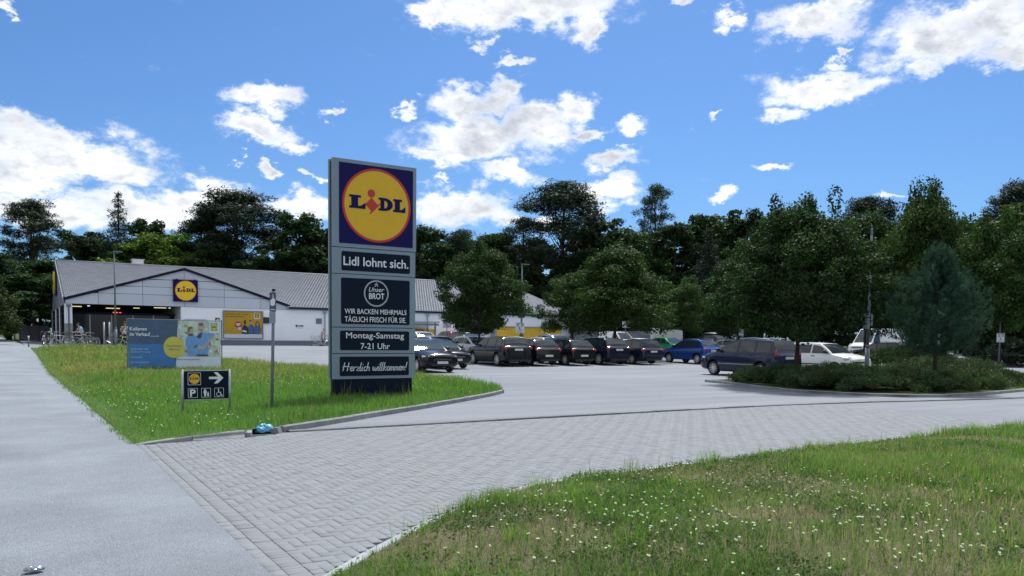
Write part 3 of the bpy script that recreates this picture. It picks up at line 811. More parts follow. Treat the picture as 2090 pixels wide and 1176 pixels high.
p3 = pan(1.812, 3.088, (6.60, 8.41, 1.885, 3.002))
p2 = pan(3.104, 3.722, (6.612, 8.415, 3.175, 3.64))
mb = MB(); mb.box2((6.40, PY, 3.74), (8.585, PY + .10, 5.842)); p1 = wch(mb, 'sign_panel', M_grey, pyl)
mb = MB(); mb.box2((6.555, PY - .012, 3.832), (8.487, PY, 5.752)); wsub(mb, 'face', M_blue, p1)
def scal(mk):
    return mk
logo(wsub, p1, 7.52, PY - .012, 4.795, 1.92, square=False)
mb = MB(); mb.box2((6.43, PY + .101, .0), (8.53, PY + .25, 5.80)); wch(mb, 'core', M_navy, pyl)
mb = MB(); mb.box2((6.40, PY + .25, .545), (8.575, PY + .34, 5.842)); wch(mb, 'rear_panel', M_grey, pyl)
mb = MB(); mb.box2((6.44, PY + .03, -.05), (8.47, PY + .28, .538)); wch(mb, 'base', M_slate, pyl)
def lets(p, *items):
    for it in items:
        mb = MB(); put_text(mb, *it[:5], PY - .0085, **(it[5] if len(it) > 5 else {})); wsub(mb, 'lettering', M_let, p)
lets(p2, ('Lidl lohnt sich.', 6.66, 8.37, 3.30, 3.52, dict(bold=.012)))
lets(p4, ('Montag-Samstag', 6.725, 8.255, 1.492, 1.682, dict(bold=.007)), ('7-21 Uhr', 7.10, 7.87, 1.27, 1.42, dict(bold=.007)))
lets(p3, ('WIR BACKEN MEHRMALS', 6.69, 8.32, 2.135, 2.258, dict(bold=.006)), ('TÄGLICH FRISCH FÜR SIE.', 6.69, 8.315, 1.935, 2.095, dict(bold=.006)), ('BROT', 7.315, 7.72, 2.508, 2.655, dict(bold=.016)), ('Unser', 7.31, 7.72, 2.69, 2.80, dict(bold=.0, shear=.35)))
mb = MB(); mb.ring(7.508, 2.648, .295, .305, PY - .008, PY - .006); mb.ring(7.508, 2.648, .316, .324, PY - .008, PY - .006)
for (dx, dz) in ((0, .03), (-.03, 0), (.03, 0), (-.03, .04), (.03, .04), (0, .07)):
    mb.plate([(7.508 + dx, 2.83 + dz - .018), (7.508 + dx + .012, 2.83 + dz), (7.508 + dx, 2.83 + dz + .018), (7.508 + dx - .012, 2.83 + dz)], PY - .008, PY - .006)
wsub(mb, 'badge', M_let, p3)
# handwriting drawn with strokes
GLY = {
 'H': ([[(0, 0), (.10, 1)], [(.45, 0), (.55, 1)], [(-.1, .48), (.3, .54), (.68, .52)]], .74),
 'e': ([[(.02, .25), (.22, .27), (.32, .37), (.26, .49), (.13, .49), (.03, .33), (.03, .12), (.15, 0), (.36, .1)]], .36),
 'r': ([[(.02, 0), (.08, .48)], [(.06, .3), (.17, .47), (.31, .46)]], .33),
 'z': ([[(.02, .45), (.3, .47), (.0, .03), (.33, .03)]], .37), 'l': ([[(.09, 1), (.0, .2), (.05, .01), (.16, .06)]], .21),
 'i': ([[(.05, .5), (.0, .12), (.06, 0), (.16, .06)], [(.08, .70), (.10, .78)]], .2), 'c': ([[(.3, .43), (.2, .5), (.06, .38), (.03, .14), (.14, 0), (.32, .09)]], .34),
 'h': ([[(.1, 1), (0, 0)], [(.03, .28), (.18, .48), (.27, .4), (.24, .08), (.34, .03)]], .40), 'w': ([[(.0, .5), (.02, .08), (.12, .0), (.25, .45), (.26, .06), (.36, .0), (.52, .5)]], .56),
 'k': ([[(.1, 1), (0, 0)], [(.3, .5), (.05, .24), (.32, 0)]], .37), 'o': ([[(.2, .5), (.05, .38), (.03, .12), (.14, 0), (.28, .1), (.31, .36), (.2, .5)]], .38),
 'm': ([[(.05, .48), (0, 0)], [(.03, .28), (.15, .48), (.22, .4), (.19, 0)], [(.21, .28), (.33, .48), (.40, .4), (.37, .06), (.46, .02)]], .5), 'n': ([[(.05, .48), (0, 0)], [(.03, .28), (.17, .48), (.25, .4), (.22, .06), (.3, .02)]], .36),
 '!': ([[(.14, 1.0), (.06, .28)], [(.03, .07), (.03, .0)]], .2), ' ': ([], .26)}
def handwrite(mb, s, x0, x1, z0, z1, y, th=.011):
    x = 0; st = []
    for ch in s:
        S, a = GLY[ch]
        for q in S: st.append([(x + p[0] + .12 * p[1], p[1]) for p in q])
        x += a
    k = (x1 - x0) / x
    for q in st:
        P = [Vector((x0 + p[0] * k, z0 + p[1] * (z1 - z0))) for p in q]
        vs = []
        for i, p in enumerate(P):
            d = (P[min(i + 1, len(P) - 1)] - P[max(i - 1, 0)]).normalized(); nn = Vector((-d.y, d.x)) * th * .5
            vs += [(p.x + nn.x, y, p.y + nn.y), (p.x - nn.x, y, p.y - nn.y)]
        mb.add(vs, [(2 * i, 2 * i + 1, 2 * i + 3, 2 * i + 2) for i in range(len(P) - 1)])
mb = MB(); handwrite(mb, 'Herzlich willkommen!', 6.64, 8.33, .735, .945, PY - .0085, .019); wsub(mb, 'lettering', M_let, p5)

# direction sign on two posts
DY = 15.98
ds = empty('direction_sign', (3.04, DY, .05), 0, 'low dark direction sign with arrow and parking symbols on two posts', 'sign')
for x in (2.605, 3.468):
    mb = MB(); mb.tube((x, DY, .0), (x, DY, .905), .024, n=12); mb.ell((x, DY, .905), (.026, .026, .012), 12, 6); wch(mb, 'post', M_alu, ds, True)
mb = MB(); mb.box2((2.632, DY - .012, .345), (3.442, DY + .012, .885)); dp = wch(mb, 'panel', M_slate, ds)
mb = MB(); mb.box2((2.632, DY - .016, .885), (3.442, DY + .016, .902)); mb.box2((2.632, DY - .016, .330), (3.442, DY + .016, .345)); wch(mb, 'rail', M_alu, ds)
def frame(mb, x0, x1, z0, z1, t, y):
    for (a, b, c, d) in ((x0, x1, z0, z0 + t), (x0, x1, z1 - t, z1), (x0, x0 + t, z0 + t, z1 - t), (x1 - t, x1, z0 + t, z1 - t)): mb.plate([(a, c), (b, c), (b, d), (a, d)], y, DY - .012)
yf = DY - .0145
mb = MB(); frame(mb, 2.70, 2.935, .620, .855, .007, yf); wsub(mb, 'frame', M_let, dp)
logo(wsub, dp, 2.8175, DY - .012, .7375, .222, ring=False)
mb = MB(); mb.plate([(3.085, .727), (3.25, .727), (3.175, .642), (3.245, .642), (3.352, .75), (3.245, .858), (3.175, .858), (3.25, .773), (3.085, .773)], yf, DY - .012); wsub(mb, 'arrow', M_let, dp)
for x in (2.70, 2.94, 3.18):
    mb = MB(); frame(mb, x, x + .175, .375, .555, .006, yf); wsub(mb, 'frame', M_let, dp)
mb = MB(); put_text(mb, 'P', 2.735, 2.84, .395, .535, yf, bold=.03); wsub(mb, 'letter', M_let, dp)
mb = MB(); mb.disc(3.01, .528, .013, yf, DY - .012, 14); mb.plate([(2.985, .512), (3.035, .512), (3.04, .455), (3.03, .455), (3.028, .395), (2.994, .395), (2.99, .455), (2.98, .455)], yf, DY - .012)
mb.disc(3.065, .472, .010, yf, DY - .012, 12); mb.plate([(3.047, .458), (3.083, .458), (3.078, .395), (3.052, .395)], yf, DY - .012); wsub(mb, 'pictogram', M_let, dp)
mb = MB(); mb.disc(3.258, .528, .012, yf, DY - .012, 14); mb.ring(3.258, .432, .034, .042, yf, DY - .012, 24, a0=R(120), a1=R(380))
mb.plate([(3.25, .512), (3.265, .512), (3.268, .475), (3.30, .475), (3.30, .465), (3.25, .460)], yf, DY - .012); mb.plate([(3.285, .465), (3.30, .465), (3.318, .41), (3.338, .416), (3.338, .405), (3.308, .395)], yf, DY - .012); wsub(mb, 'pictogram', M_let, dp)

# slim post with two small plates
ps = empty('post_sign', (4.29, 15.86, .06), 0, 'slim grey post carrying a narrow purple plate with white hand symbol', 'sign')
mb = MB(); mb.tube((4.262, 15.88, 0), (4.315, 15.88, 2.485), .031, n=10); wch(mb, 'post', M_steel, ps, True)
mb = MB(); mb.tube((4.316, 15.88, 2.47), (4.317, 15.88, 2.51), .036, n=10); wch(mb, 'cap', M_navy, ps)
mb = MB(); mb.box2((4.222, 15.832, 2.062), (4.348, 15.845, 2.44)); pp = wch(mb, 'plate', mat('purple_plate', (.055, .06, .13), rough=.4, var=.05), ps)
mb = MB(); mb.plate([(4.235, 2.19), (4.262, 2.18), (4.262, 2.165), (4.325, 2.195), (4.33, 2.31), (4.30, 2.32), (4.292, 2.40), (4.28, 2.40), (4.282, 2.325), (4.235, 2.285)], 15.829, 15.832); mb.plate([(4.24, 2.095), (4.33, 2.095), (4.33, 2.108), (4.24, 2.108)], 15.829, 15.832); wsub(mb, 'pictogram', M_let, pp)
mb = MB(); mb.box2((4.214, 15.834, 1.828), (4.338, 15.845, 2.058)); p_ = wch(mb, 'plate', mat('pale_plate', (.24, .30, .40), rough=.5, var=.06), ps)
mb = MB()
for k in range(5): mb.plate([(4.23, 2.02 - k * .036), (4.32 - .02 * (k % 2), 2.02 - k * .036), (4.32 - .02 * (k % 2), 2.028 - k * .036), (4.23, 2.028 - k * .036)], 15.832, 15.834)
wsub(mb, 'print_lines', mat('grey_print', (.12, .15, .2), var=0), p_)

# advertising banner on a fence frame, print laid on as flat sheets
BX0, BX1, BY0, BY1 = 3.62, 6.93, 34.35, 33.45
bz = .16
ban = empty('fence_banner', ((BX0 + BX1) / 2, (BY0 + BY1) / 2, bz), math.atan2(BY1 - BY0, BX1 - BX0), 'weathered blue and white job advert banner hung on a fence frame', 'banner')
BW = math.hypot(BX1 - BX0, BY1 - BY0)
BH0, BH1 = .06, 1.97
def bu(u): return (u - .5) * BW
def bv(v): return BH0 + v * (BH1 - BH0)
def lb(mb, name, m, parent=None): return mb.build(name, m, parent or ban)
def rect(mb, u0, u1, v0, v1, y0, y1): mb.plate([(bu(u0), bv(v0)), (bu(u1), bv(v0)), (bu(u1), bv(v1)), (bu(u0), bv(v1))], y0, y1)
def poly(mb, pts, y0, y1): mb.plate([(bu(p[0]), bv(p[1])) for p in pts], y0, y1)
mb = MB()
mb.tube((bu(-.012), 0, -.15), (bu(-.012), 0, bv(1.02)), .021); mb.tube((bu(1.012), 0, -.15), (bu(1.012), 0, bv(1.02)), .021); mb.tube((bu(-.012), 0, bv(1.015)), (bu(1.012), 0, bv(1.0)), .019); mb.tube((bu(-.012), 0, bv(-.03)), (bu(1.012), 0, bv(-.03)), .019)
lb(mb, 'frame', M_steel)
mb = MB()
for k in range(1, 27): mb.tube((bu(k / 27), .012, bv(-.03)), (bu(k / 27), .012, bv(1.0)), .0035, n=4)
for k in range(1, 9): mb.tube((bu(0), .012, bv(k / 9)), (bu(1), .012, bv(k / 9)), .0035, n=4)
lb(mb, 'wire_mesh', M_steel)
# the sheet sags a little between its ties
SEG = 27
def sheet(u0, u1, v0, v1, y, name, m, parent=None):
    mb = MB(); n = max(2, int(SEG * (u1 - u0))); vs = []; k = max(2, int(8 * (v1 - v0))); 
    for i in range(n + 1):
        for j in range(k + 1):
            u = u0 + (u1 - u0) * i / n; v = v0 + (v1 - v0) * j / k
            vs.append((bu(u), y + .006 * math.sin(u * 40) * math.sin(v * 9 + u * 5), bv(v)))
    mb.add(vs, [(i * (k + 1) + j, (i + 1) * (k + 1) + j, (i + 1) * (k + 1) + j + 1, i * (k + 1) + j + 1) for i in range(n) for j in range(k)])
    return lb(mb, name, m, parent)
B_nav = mat('banner_navy', (.060, .105, .205), rough=.7, var=.22, scale=2.2, fine=.08, fscale=20)
B_mid = mat('banner_blue', (.050, .185, .47), rough=.7, var=.2, scale=2.2, fine=.08, fscale=20)
B_pho = mat('banner_photo', (.46, .54, .50), rough=.7, var=.55, scale=3.5, fine=.3, fscale=11)
B_wht = mat('banner_white', (.60, .70, .82), rough=.7, var=.14, scale=3)
B_yel = mat('banner_yellow', (.55, .52, .10), rough=.7, var=.12, scale=3)
B_shirt = mat('banner_shirt', (.15, .33, .68), rough=.7, var=.2, scale=7)
B_skin = mat('banner_skin', (.50, .36, .33), rough=.7, var=.15, scale=9)
B_hair = mat('banner_hair', (.18, .14, .13), rough=.7, var=.2)
B_dk = mat('banner_dark', (.06, .07, .12), rough=.7, var=.2)
B_txt = mat('banner_text', (.66, .74, .86), rough=.7, var=.05)
B_txt2 = mat('banner_text_worn', (.30, .46, .68), rough=.7, var=.4, scale=9)
bp = sheet(0, 1, 0, 1, -.03, 'sheet', B_nav)
Y1, Y2, Y3, Y4, Y5 = -.040, -.046, -.052, -.058, -.064
def fl(name, m, *polys, y=Y2):
    for P in polys: mb = MB(); poly(mb, P, y, y + .004); o = lb(mb, name, m, bp)
    return o
fl('print', B_mid, [(0, 0), (.505, 0), (.525, .5), (0.01, .5)], y=Y1)
fl('print', B_pho, [(.505, .245), (1, .245), (1, 1), (.535, 1)], y=Y1)
fl('print', B_wht, [(.497, 0), (1, 0), (1, .243), (.505, .243)], y=Y1)
def ell_(cx, cz, rx, rz, n=20, a0=0, a1=2 * PI): return [(cx + rx * math.cos(a0 + (a1 - a0) * k / n), cz + rz * math.sin(a0 + (a1 - a0) * k / n)) for k in range(n)]
# shelves with goods behind the two people
rp = random.Random(5)
for (m, cnt) in ((mat('goods_print_red', (.36, .20, .18), var=.3, scale=5), 10), (mat('goods_print_pale', (.62, .68, .62), var=.3, scale=5), 16), (mat('goods_print_green', (.25, .36, .24), var=.3, scale=5), 9)):
    P = []
    for k in range(cnt):
        u = rp.uniform(.54, .97); v = rp.choice([.32, .45, .58, .71, .84]) + rp.uniform(0, .02); w = rp.uniform(.012, .04); h = rp.uniform(.03, .09)
        P.append([(u, v), (min(u + w, .995), v), (min(u + w, .995), v + h), (u, v + h)])
    fl('print', m, *P, y=Y2 + .002)
fl('print', B_shirt, [(.645, .25), (.735, .25), (.80, .245), (.86, .26), (.86, .44), (.885, .58), (.935, .70), (.92, .74), (.84, .735), (.80, .76), (.76, .74), (.735, .66), (.70, .7), (.65, .70), (.615, .62), (.61, .5), (.625, .42)], y=Y2)
fl('print', B_dk, [(.735, .66), (.765, .62), (.79, .66), (.80, .76), (.77, .74)], [(.64, .695), (.68, .675), (.70, .70), (.695, .72), (.645, .73)], [(.70, .44), (.745, .5), (.75, .485), (.71, .42)], [(.735, .25), (.86, .25), (.86, .285), (.735, .29)], y=Y3)
fl('print', B_skin, ell_(.785, .86, .026, .085), ell_(.668, .78, .028, .075), [(.745, .50), (.80, .44), (.86, .58), (.92, .69), (.945, .72), (.935, .685), (.885, .57), (.82, .40), (.76, .40)], y=Y3)
fl('print', B_hair, ell_(.785, .925, .028, .035), [(.635, .80), (.645, .87), (.68, .88), (.70, .84), (.665, .82), (.66, .76), (.64, .74)], [(.765, .81), (.785, .785), (.805, .81), (.80, .83), (.785, .80), (.77, .83)], y=Y4)
fl('print', B_wht, [(.875, .74), (.99, .74), (.99, .985), (.875, .985)], y=Y3)
fl('print', mat('banner_logo_blue', (.18, .28, .45), var=.1), [(.893, .79), (.965, .79), (.965, .955), (.893, .955)], y=Y4)
fl('print', B_yel, ell_(.929, .872, .033, .078), y=Y5)
mb = MB(); put_text(mb, 'LIDL', bu(.900), bu(.958), bv(.855), bv(.890), Y5 - .003, bold=.04); lb(mb, 'lettering', B_dk, bp)
yc = fl('print', B_yel, ell_(.487, .435, .112, .225, 40), y=Y4)
def bt(s, u0, u1, v0, v1, m, **k):
    mb = MB(); put_text(mb, s, bu(u0), bu(u1), bv(v0), bv(v1), Y5, **k); lb(mb, 'lettering', m, bp)
bt('Kollegen', .02, .20, .755, .85, B_txt, bold=.02); bt('im Verkauf', .02, .235, .665, .745, B_txt, bold=.02); bt('(m/w/d)', .24, .325, .645, .68, B_txt, bold=.01)
bt('Verkäufer mit', .025, .21, .375, .425, B_txt2, bold=.012); bt('Stellvertretung', .025, .235, .30, .365, B_txt2, bold=.012); bt('Verkäufer', .022, .155, .205, .255, B_txt2, bold=.012); bt('Studentenjobs', .024, .22, .09, .145, B_txt2, bold=.012)
bt('Quereinsteiger', .405, .575, .435, .495, mat('banner_grey_text', (.12, .17, .28), var=.1), bold=.0); bt('willkommen!', .43, .555, .375, .42, MATS['banner_grey_text'], bold=.0)
bt('Bewirb dich auf jobs.lidl.de', .52, .765, .165, .20, MATS['banner_grey_text'])

# wall posters and signs on the store front
def wall_thing(name, x0, z0, label, cat, y=YB, group=None): return empty(name, (x0, y, z0), 0, label, cat, group)
po = wall_thing('poster', 17.4, 1.22, 'large yellow advertising poster with three people in a frame on white wall', 'poster')
M_pframe = mat('poster_frame', (.22, .25, .29), rough=.4, metal=.3, var=.05)
P_yel = mat('poster_yellow', (.47, .29, .006), rough=.5, var=.08, scale=1.5)
mb = MB()
for (a, b, c, d) in ((15.64, 19.26, 1.18, 1.28), (15.64, 19.26, 3.68, 3.78), (15.64, 15.74, 1.28, 3.68), (19.16, 19.26, 1.28, 3.68)): mb.box2((a, YB - .13, c), (b, YB - .004, d))
wch(mb, 'frame', M_pframe, po)
mb = MB(); mb.box2((15.74, YB - .08, 1.62), (19.16, YB - .02, 3.68)); pf = wch(mb, 'sheet', P_yel, po)
mb = MB(); mb.box2((15.74, YB - .08, 1.28), (19.16, YB - .02, 1.618)); wch(mb, 'sheet', mat('poster_white', (.6, .66, .74), var=.05), po)
PYF = YB - .09
def pw(name, m, *polys, y=PYF):
    for P in polys: mb = MB(); mb.plate(P, y, y + .006); wsub(mb, name, m, pf)
def pe(cx, cz, rx, rz, n=18): return [(cx + rx * math.cos(2 * PI * k / n), cz + rz * math.sin(2 * PI * k / n)) for k in range(n)]
pw('print', mat('poster_red', (.40, .03, .05), var=.1), pe(17.0, 2.5, .33, .29))
pw('print', mat('poster_shirt_dark', (.015, .025, .06), var=.1), [(17.32, 1.64), (17.34, 2.2), (17.46, 2.45), (17.72, 2.45), (17.88, 2.2), (17.95, 1.64)])
pw('print', mat('poster_shirt', (.055, .115, .26), var=.2, scale=5), [(17.93, 1.64), (17.86, 2.3), (18.08, 2.52), (18.25, 2.52), (18.35, 2.4), (18.4, 1.64)], [(18.36, 1.64), (18.32, 2.2), (18.52, 2.42), (18.82, 2.44), (19.05, 2.2), (19.08, 1.9), (18.95, 1.64)])
pw('print', mat('poster_skin_dark', (.05, .03, .025), var=.1), pe(17.6, 2.72, .11, .22))
pw('print', mat('poster_skin', (.42, .26, .21), var=.1), pe(18.12, 2.72, .10, .17), pe(18.72, 2.62, .11, .19))
pw('print', mat('poster_hair', (.12, .05, .03), var=.2), [(18.52, 2.3), (18.56, 2.7), (18.68, 2.86), (18.82, 2.84), (18.93, 2.6), (18.96, 2.32), (18.86, 2.35), (18.83, 2.7), (18.66, 2.74), (18.62, 2.4)], pe(18.1, 2.86, .11, .06), y=PYF - .006)
pw('print', MATS['poster_white'], [(18.42, 3.05), (18.95, 3.05), (18.95, 3.62), (18.42, 3.62)], [(17.0, 2.02), (17.22, 2.02), (17.22, 2.25), (17.0, 2.25)], [(17.36, 1.85), (17.72, 1.78), (17.75, 1.92), (17.4, 2.02)], y=PYF - .006)
logo(wsub, pf, 18.69, PYF - .006, 3.36, .40)
P_txt = mat('poster_text', (.14, .10, .03), var=.05)
for (tx, a_, b_, c_, d_, bo_) in (('Lidl lohnt sich - auch', 15.88, 17.85, 3.38, 3.52, .015), ('für deine Karriere!', 15.88, 17.55, 3.16, 3.31, .015), ('jobs.lidl.de', 15.88, 16.5, 1.86, 1.93, 0)):
    mb = MB(); put_text(mb, tx, a_, b_, c_, d_, PYF - .002, bold=bo_); wsub(mb, 'lettering', P_txt, pf)
for (a_, b_, c_, d_) in ((16.78, 17.22, 2.56, 2.61), (16.82, 17.2, 2.47, 2.52), (16.9, 17.1, 2.38, 2.43)):
    pw('print', M_white, [(a_, c_), (b_, c_), (b_, d_), (a_, d_)], y=PYF - .008)

ls = wall_thing('logo_sign', 12.49, 4.42, 'square blue box sign with round yellow logo on entrance gable', 'sign', GY)
mb = MB(); mb.box2((11.47, GY - .22, 4.43), (13.51, GY - .02, 6.36)); wch(mb, 'box', M_blue, ls)
for x in (11.75, 13.22):
    mb = MB(); mb.box2((x, GY - .2, 6.36), (x + .07, GY - .02, 6.43)); wch(mb, 'bracket', M_navy, ls)
M_yel2 = mat('logo_yellow_clean', (.80, .56, .010), rough=.35, var=.05, scale=2.5)
logo(wch, ls, 12.49, GY - .22, 5.395, 1.94, square=False, ym=M_yel2)
# the same sign seen edge on, on the gable towards the footpath
ls2 = empty('logo_sign', (XL - .1, YR, 5.2), R(-90), 'blue box sign with round yellow logo seen edge-on on the side gable', 'sign')
mb = MB(); mb.box2((-1.25, -.0, .0), (1.25, .22, 2.5)); mb.build('box', M_blue, ls2)
mb = MB(); mb.disc(0, 1.25, 1.1, -.14, 0, 40); mb.build('yellow_disc', M_yel2, ls2)
mb = MB(); put_text(mb, 'LIDL', -.85, .85, 1.05, 1.45, -.15, bold=.04); mb.build('lettering', M_blue, ls2)

cm = wall_thing('cash_machine', 13.35, 1.3, 'grey cash machine surround with dark header on white store wall', 'cash machine')
mb = MB(); mb.box2((12.42, YB - .2, .9), (14.24, YB - .004, 2.92)); wch(mb, 'surround', mat('machine_grey', (.42, .48, .56), rough=.4, var=.08), cm)
mb = MB(); mb.box2((12.56, YB - .21, 2.5), (14.08, YB - .19, 2.75)); h_ = wch(mb, 'header', M_navy, cm)
mb = MB()
for k in range(6): mb.box2((12.66 + k * .235, YB - .216, 2.58), (12.80 + k * .235, YB - .21, 2.66))
wsub(mb, 'print', M_fascia, h_)
mb = MB(); mb.box2((12.9, YB - .21, 1.5), (13.75, YB - .19, 2.2)); wch(mb, 'screen', M_glass, cm)
tsn = wall_thing('wall_sign', 15.2, 2.5, 'small navy sign with white thumb symbol above a pale notice', 'sign')
mb = MB(); mb.box2((15.0, YB - .04, 2.62), (15.38, YB - .004, 3.07)); p_ = wch(mb, 'plate', mat('navy_plate', (.012, .018, .07), var=.05), tsn)
mb = MB(); mb.plate([(15.08, 2.80), (15.14, 2.80), (15.14, 2.78), (15.29, 2.80), (15.30, 2.93), (15.23, 2.93), (15.22, 3.0), (15.17, 2.98), (15.16, 2.9), (15.08, 2.88)], YB - .046, YB - .04); wsub(mb, 'pictogram', M_white, p_)
mb = MB(); mb.box2((15.0, YB - .03, 2.42), (15.38, YB - .004, 2.60)); wch(mb, 'notice', M_clad, tsn)
bs = wall_thing('wall_box', 19.62, 2.66, 'plain black box on the white wall beside the yellow poster', 'sign')
mb = MB(); mb.box2((19.28, YB - .16, 2.66), (19.95, YB - .004, 3.22)); mb.build('cabinet', M_navy, bs, loc=None).matrix_parent_inverse = Matrix.Translation((-19.62, -YB, -2.66))
mb = MB(); mb.box2((19.32, YB - .17, 2.70), (19.91, YB - .161, 3.18)); wch(mb, 'screen', M_glass, bs)
gb = wall_thing('vent_grille', 24.6, 2.7, 'square grey ventilation grille on white wall by the downpipe', 'grille')
mb = MB(); mb.box2((24.3, YB - .05, 2.71), (24.88, YB - .004, 3.24)); wch(mb, 'frame', M_fascia, gb)
for k in range(8):
    mb = MB(); mb.box((24.59, YB - .06, 2.765 + k * .06), (.52, .03, .035)); wch(mb, 'slat', M_plinth, gb)
wl = wall_thing('wall_print', 22.7, 2.2, 'small dark round mark and blurred line of print on bare white wall', 'wall print')
mb = MB(); mb.disc(22.42, 2.47, .11, YB - .012, YB - .002, 16); wch(mb, 'mark', M_slate, wl)
for (a_, b_, c_, d_) in ((22.58, 22.70, 2.40, 2.54), (22.73, 22.86, 2.41, 2.53), (22.89, 23.06, 2.40, 2.54), (22.35, 23.05, 2.26, 2.29)):
    mb = MB(); mb.plate([(a_, c_), (b_, c_), (b_, d_), (a_, d_)], YB - .012, YB - .002); wch(mb, 'mark', M_slate, wl)
dk = wall_thing('wall_board', 41.6, 1.95, 'dark notice board with small white sheet on the long white wall', 'notice board')
mb = MB(); mb.box2((40.8, YB - .06, 1.95), (42.6, YB - .004, 2.66)); wch(mb, 'board', M_navy, dk)
mb = MB(); mb.box2((41.65, YB - .07, 2.02), (42.0, YB - .06, 2.4)); wch(mb, 'sheet', M_white, dk)

# yellow parcel lockers at the far end of the wall
pl = empty('parcel_station', (48.9, YB - 1.0, .6), 0, 'long yellow parcel locker wall with grey roof against the white store', 'parcel lockers')
D_yel = mat('locker_yellow', (.66, .42, .012), rough=.45, var=.06, rndm=.06)
LY = YB - 1.05
mb = MB(); mb.box2((44.05, LY + .02, .6), (52.75, YB - .06, 2.72)); wch(mb, 'cabinet', M_alu, pl)
mb = MB(); mb.box2((43.9, LY - .15, 2.74), (52.95, YB - .06, 2.83)); wch(mb, 'roof', M_fascia, pl)
mb = MB(); mb.box2((43.9, LY - .05, .6), (44.04, YB - .06, 2.739)); wch(mb, 'side_panel', M_alu, pl)
x = 44.1; k = 0
while x < 52.6:
    w = 1.3 if k in (0, 3) else .62
    x2 = min(x + w, 52.72)
    if k == 3:
        mb = MB(); mb.box2((x + .012, LY - .02, .7), (x2 - .012, LY + .018, 2.70)); p_ = wch(mb, 'terminal', D_yel, pl)
        mb = MB(); mb.box2((x + .4, LY - .03, 1.5), (x + .9, LY - .02, 1.95)); wsub(mb, 'screen', M_slate, p_)
    else:
        n = 1 if k == 0 else (3 + (k * 7) % 4)
        for j in range(n):
            za = .7 + 2.0 * j / n; zb_ = .7 + 2.0 * (j + 1) / n
            mb = MB(); mb.box2((x + .012, LY - .02, za + .012), (x2 - .012, LY + .018, zb_ - .012)); wch(mb, 'locker_door', D_yel, pl)
    x = x2; k += 1
L_red = mat('locker_red', (.35, .01, .02), var=.05)
for (tx, a_, b_, bo_, sh_) in (('DHL', 44.55, 45.3, .05, .3), ('DHL', 47.2, 47.6, .05, .3), ('PACKSTATION', 51.2, 52.55, .02, 0)):
    mb = MB(); put_text(mb, tx, a_, b_, 2.42, 2.56, LY - .025, bold=bo_, shear=sh_); wch(mb, 'lettering', L_red, pl)
for (a_, b_) in ((44.2, 44.5), (45.35, 45.75)):
    mb = MB(); mb.box2((a_, LY - .028, 2.47), (b_, LY - .022, 2.49)); wch(mb, 'stripe', L_red, pl)

# trolley shelter
sh = empty('trolley_shelter', (33.5, YB - 1.2, .6), 0, 'steel trolley shelter with grey roof and yellow panels by the store', 'shelter')
for (x, y) in ((30.5, YB - 2.3), (33.3, YB - 2.3), (36.0, YB - 2.3)):
    mb = MB(); mb.box2((x - .06, y - .06, .6), (x + .06, y + .06, 2.98)); wch(mb, 'post', M_steel, sh)
mb = MB(); mb.box2((30.2, YB - 2.7, 2.985), (36.3, YB - .3, 3.12)); wch(mb, 'roof', M_fascia, sh)
mb = MB(); mb.box2((30.4, YB - 2.75, 2.72), (36.2, YB - 2.4, 2.9)); wch(mb, 'beam', M_steel, sh)
for x in (30.7, 33.5):
    mb = MB(); mb.box2((x, YB - .5, .9), (x + 2.2, YB - .45, 2.4)); wch(mb, 'panel', P_yel, sh)
mb = MB(); mb.box2((35.35, YB - 2.2, .65), (35.95, YB - 1.6, 2.35)); wch(mb, 'column', D_yel, sh)
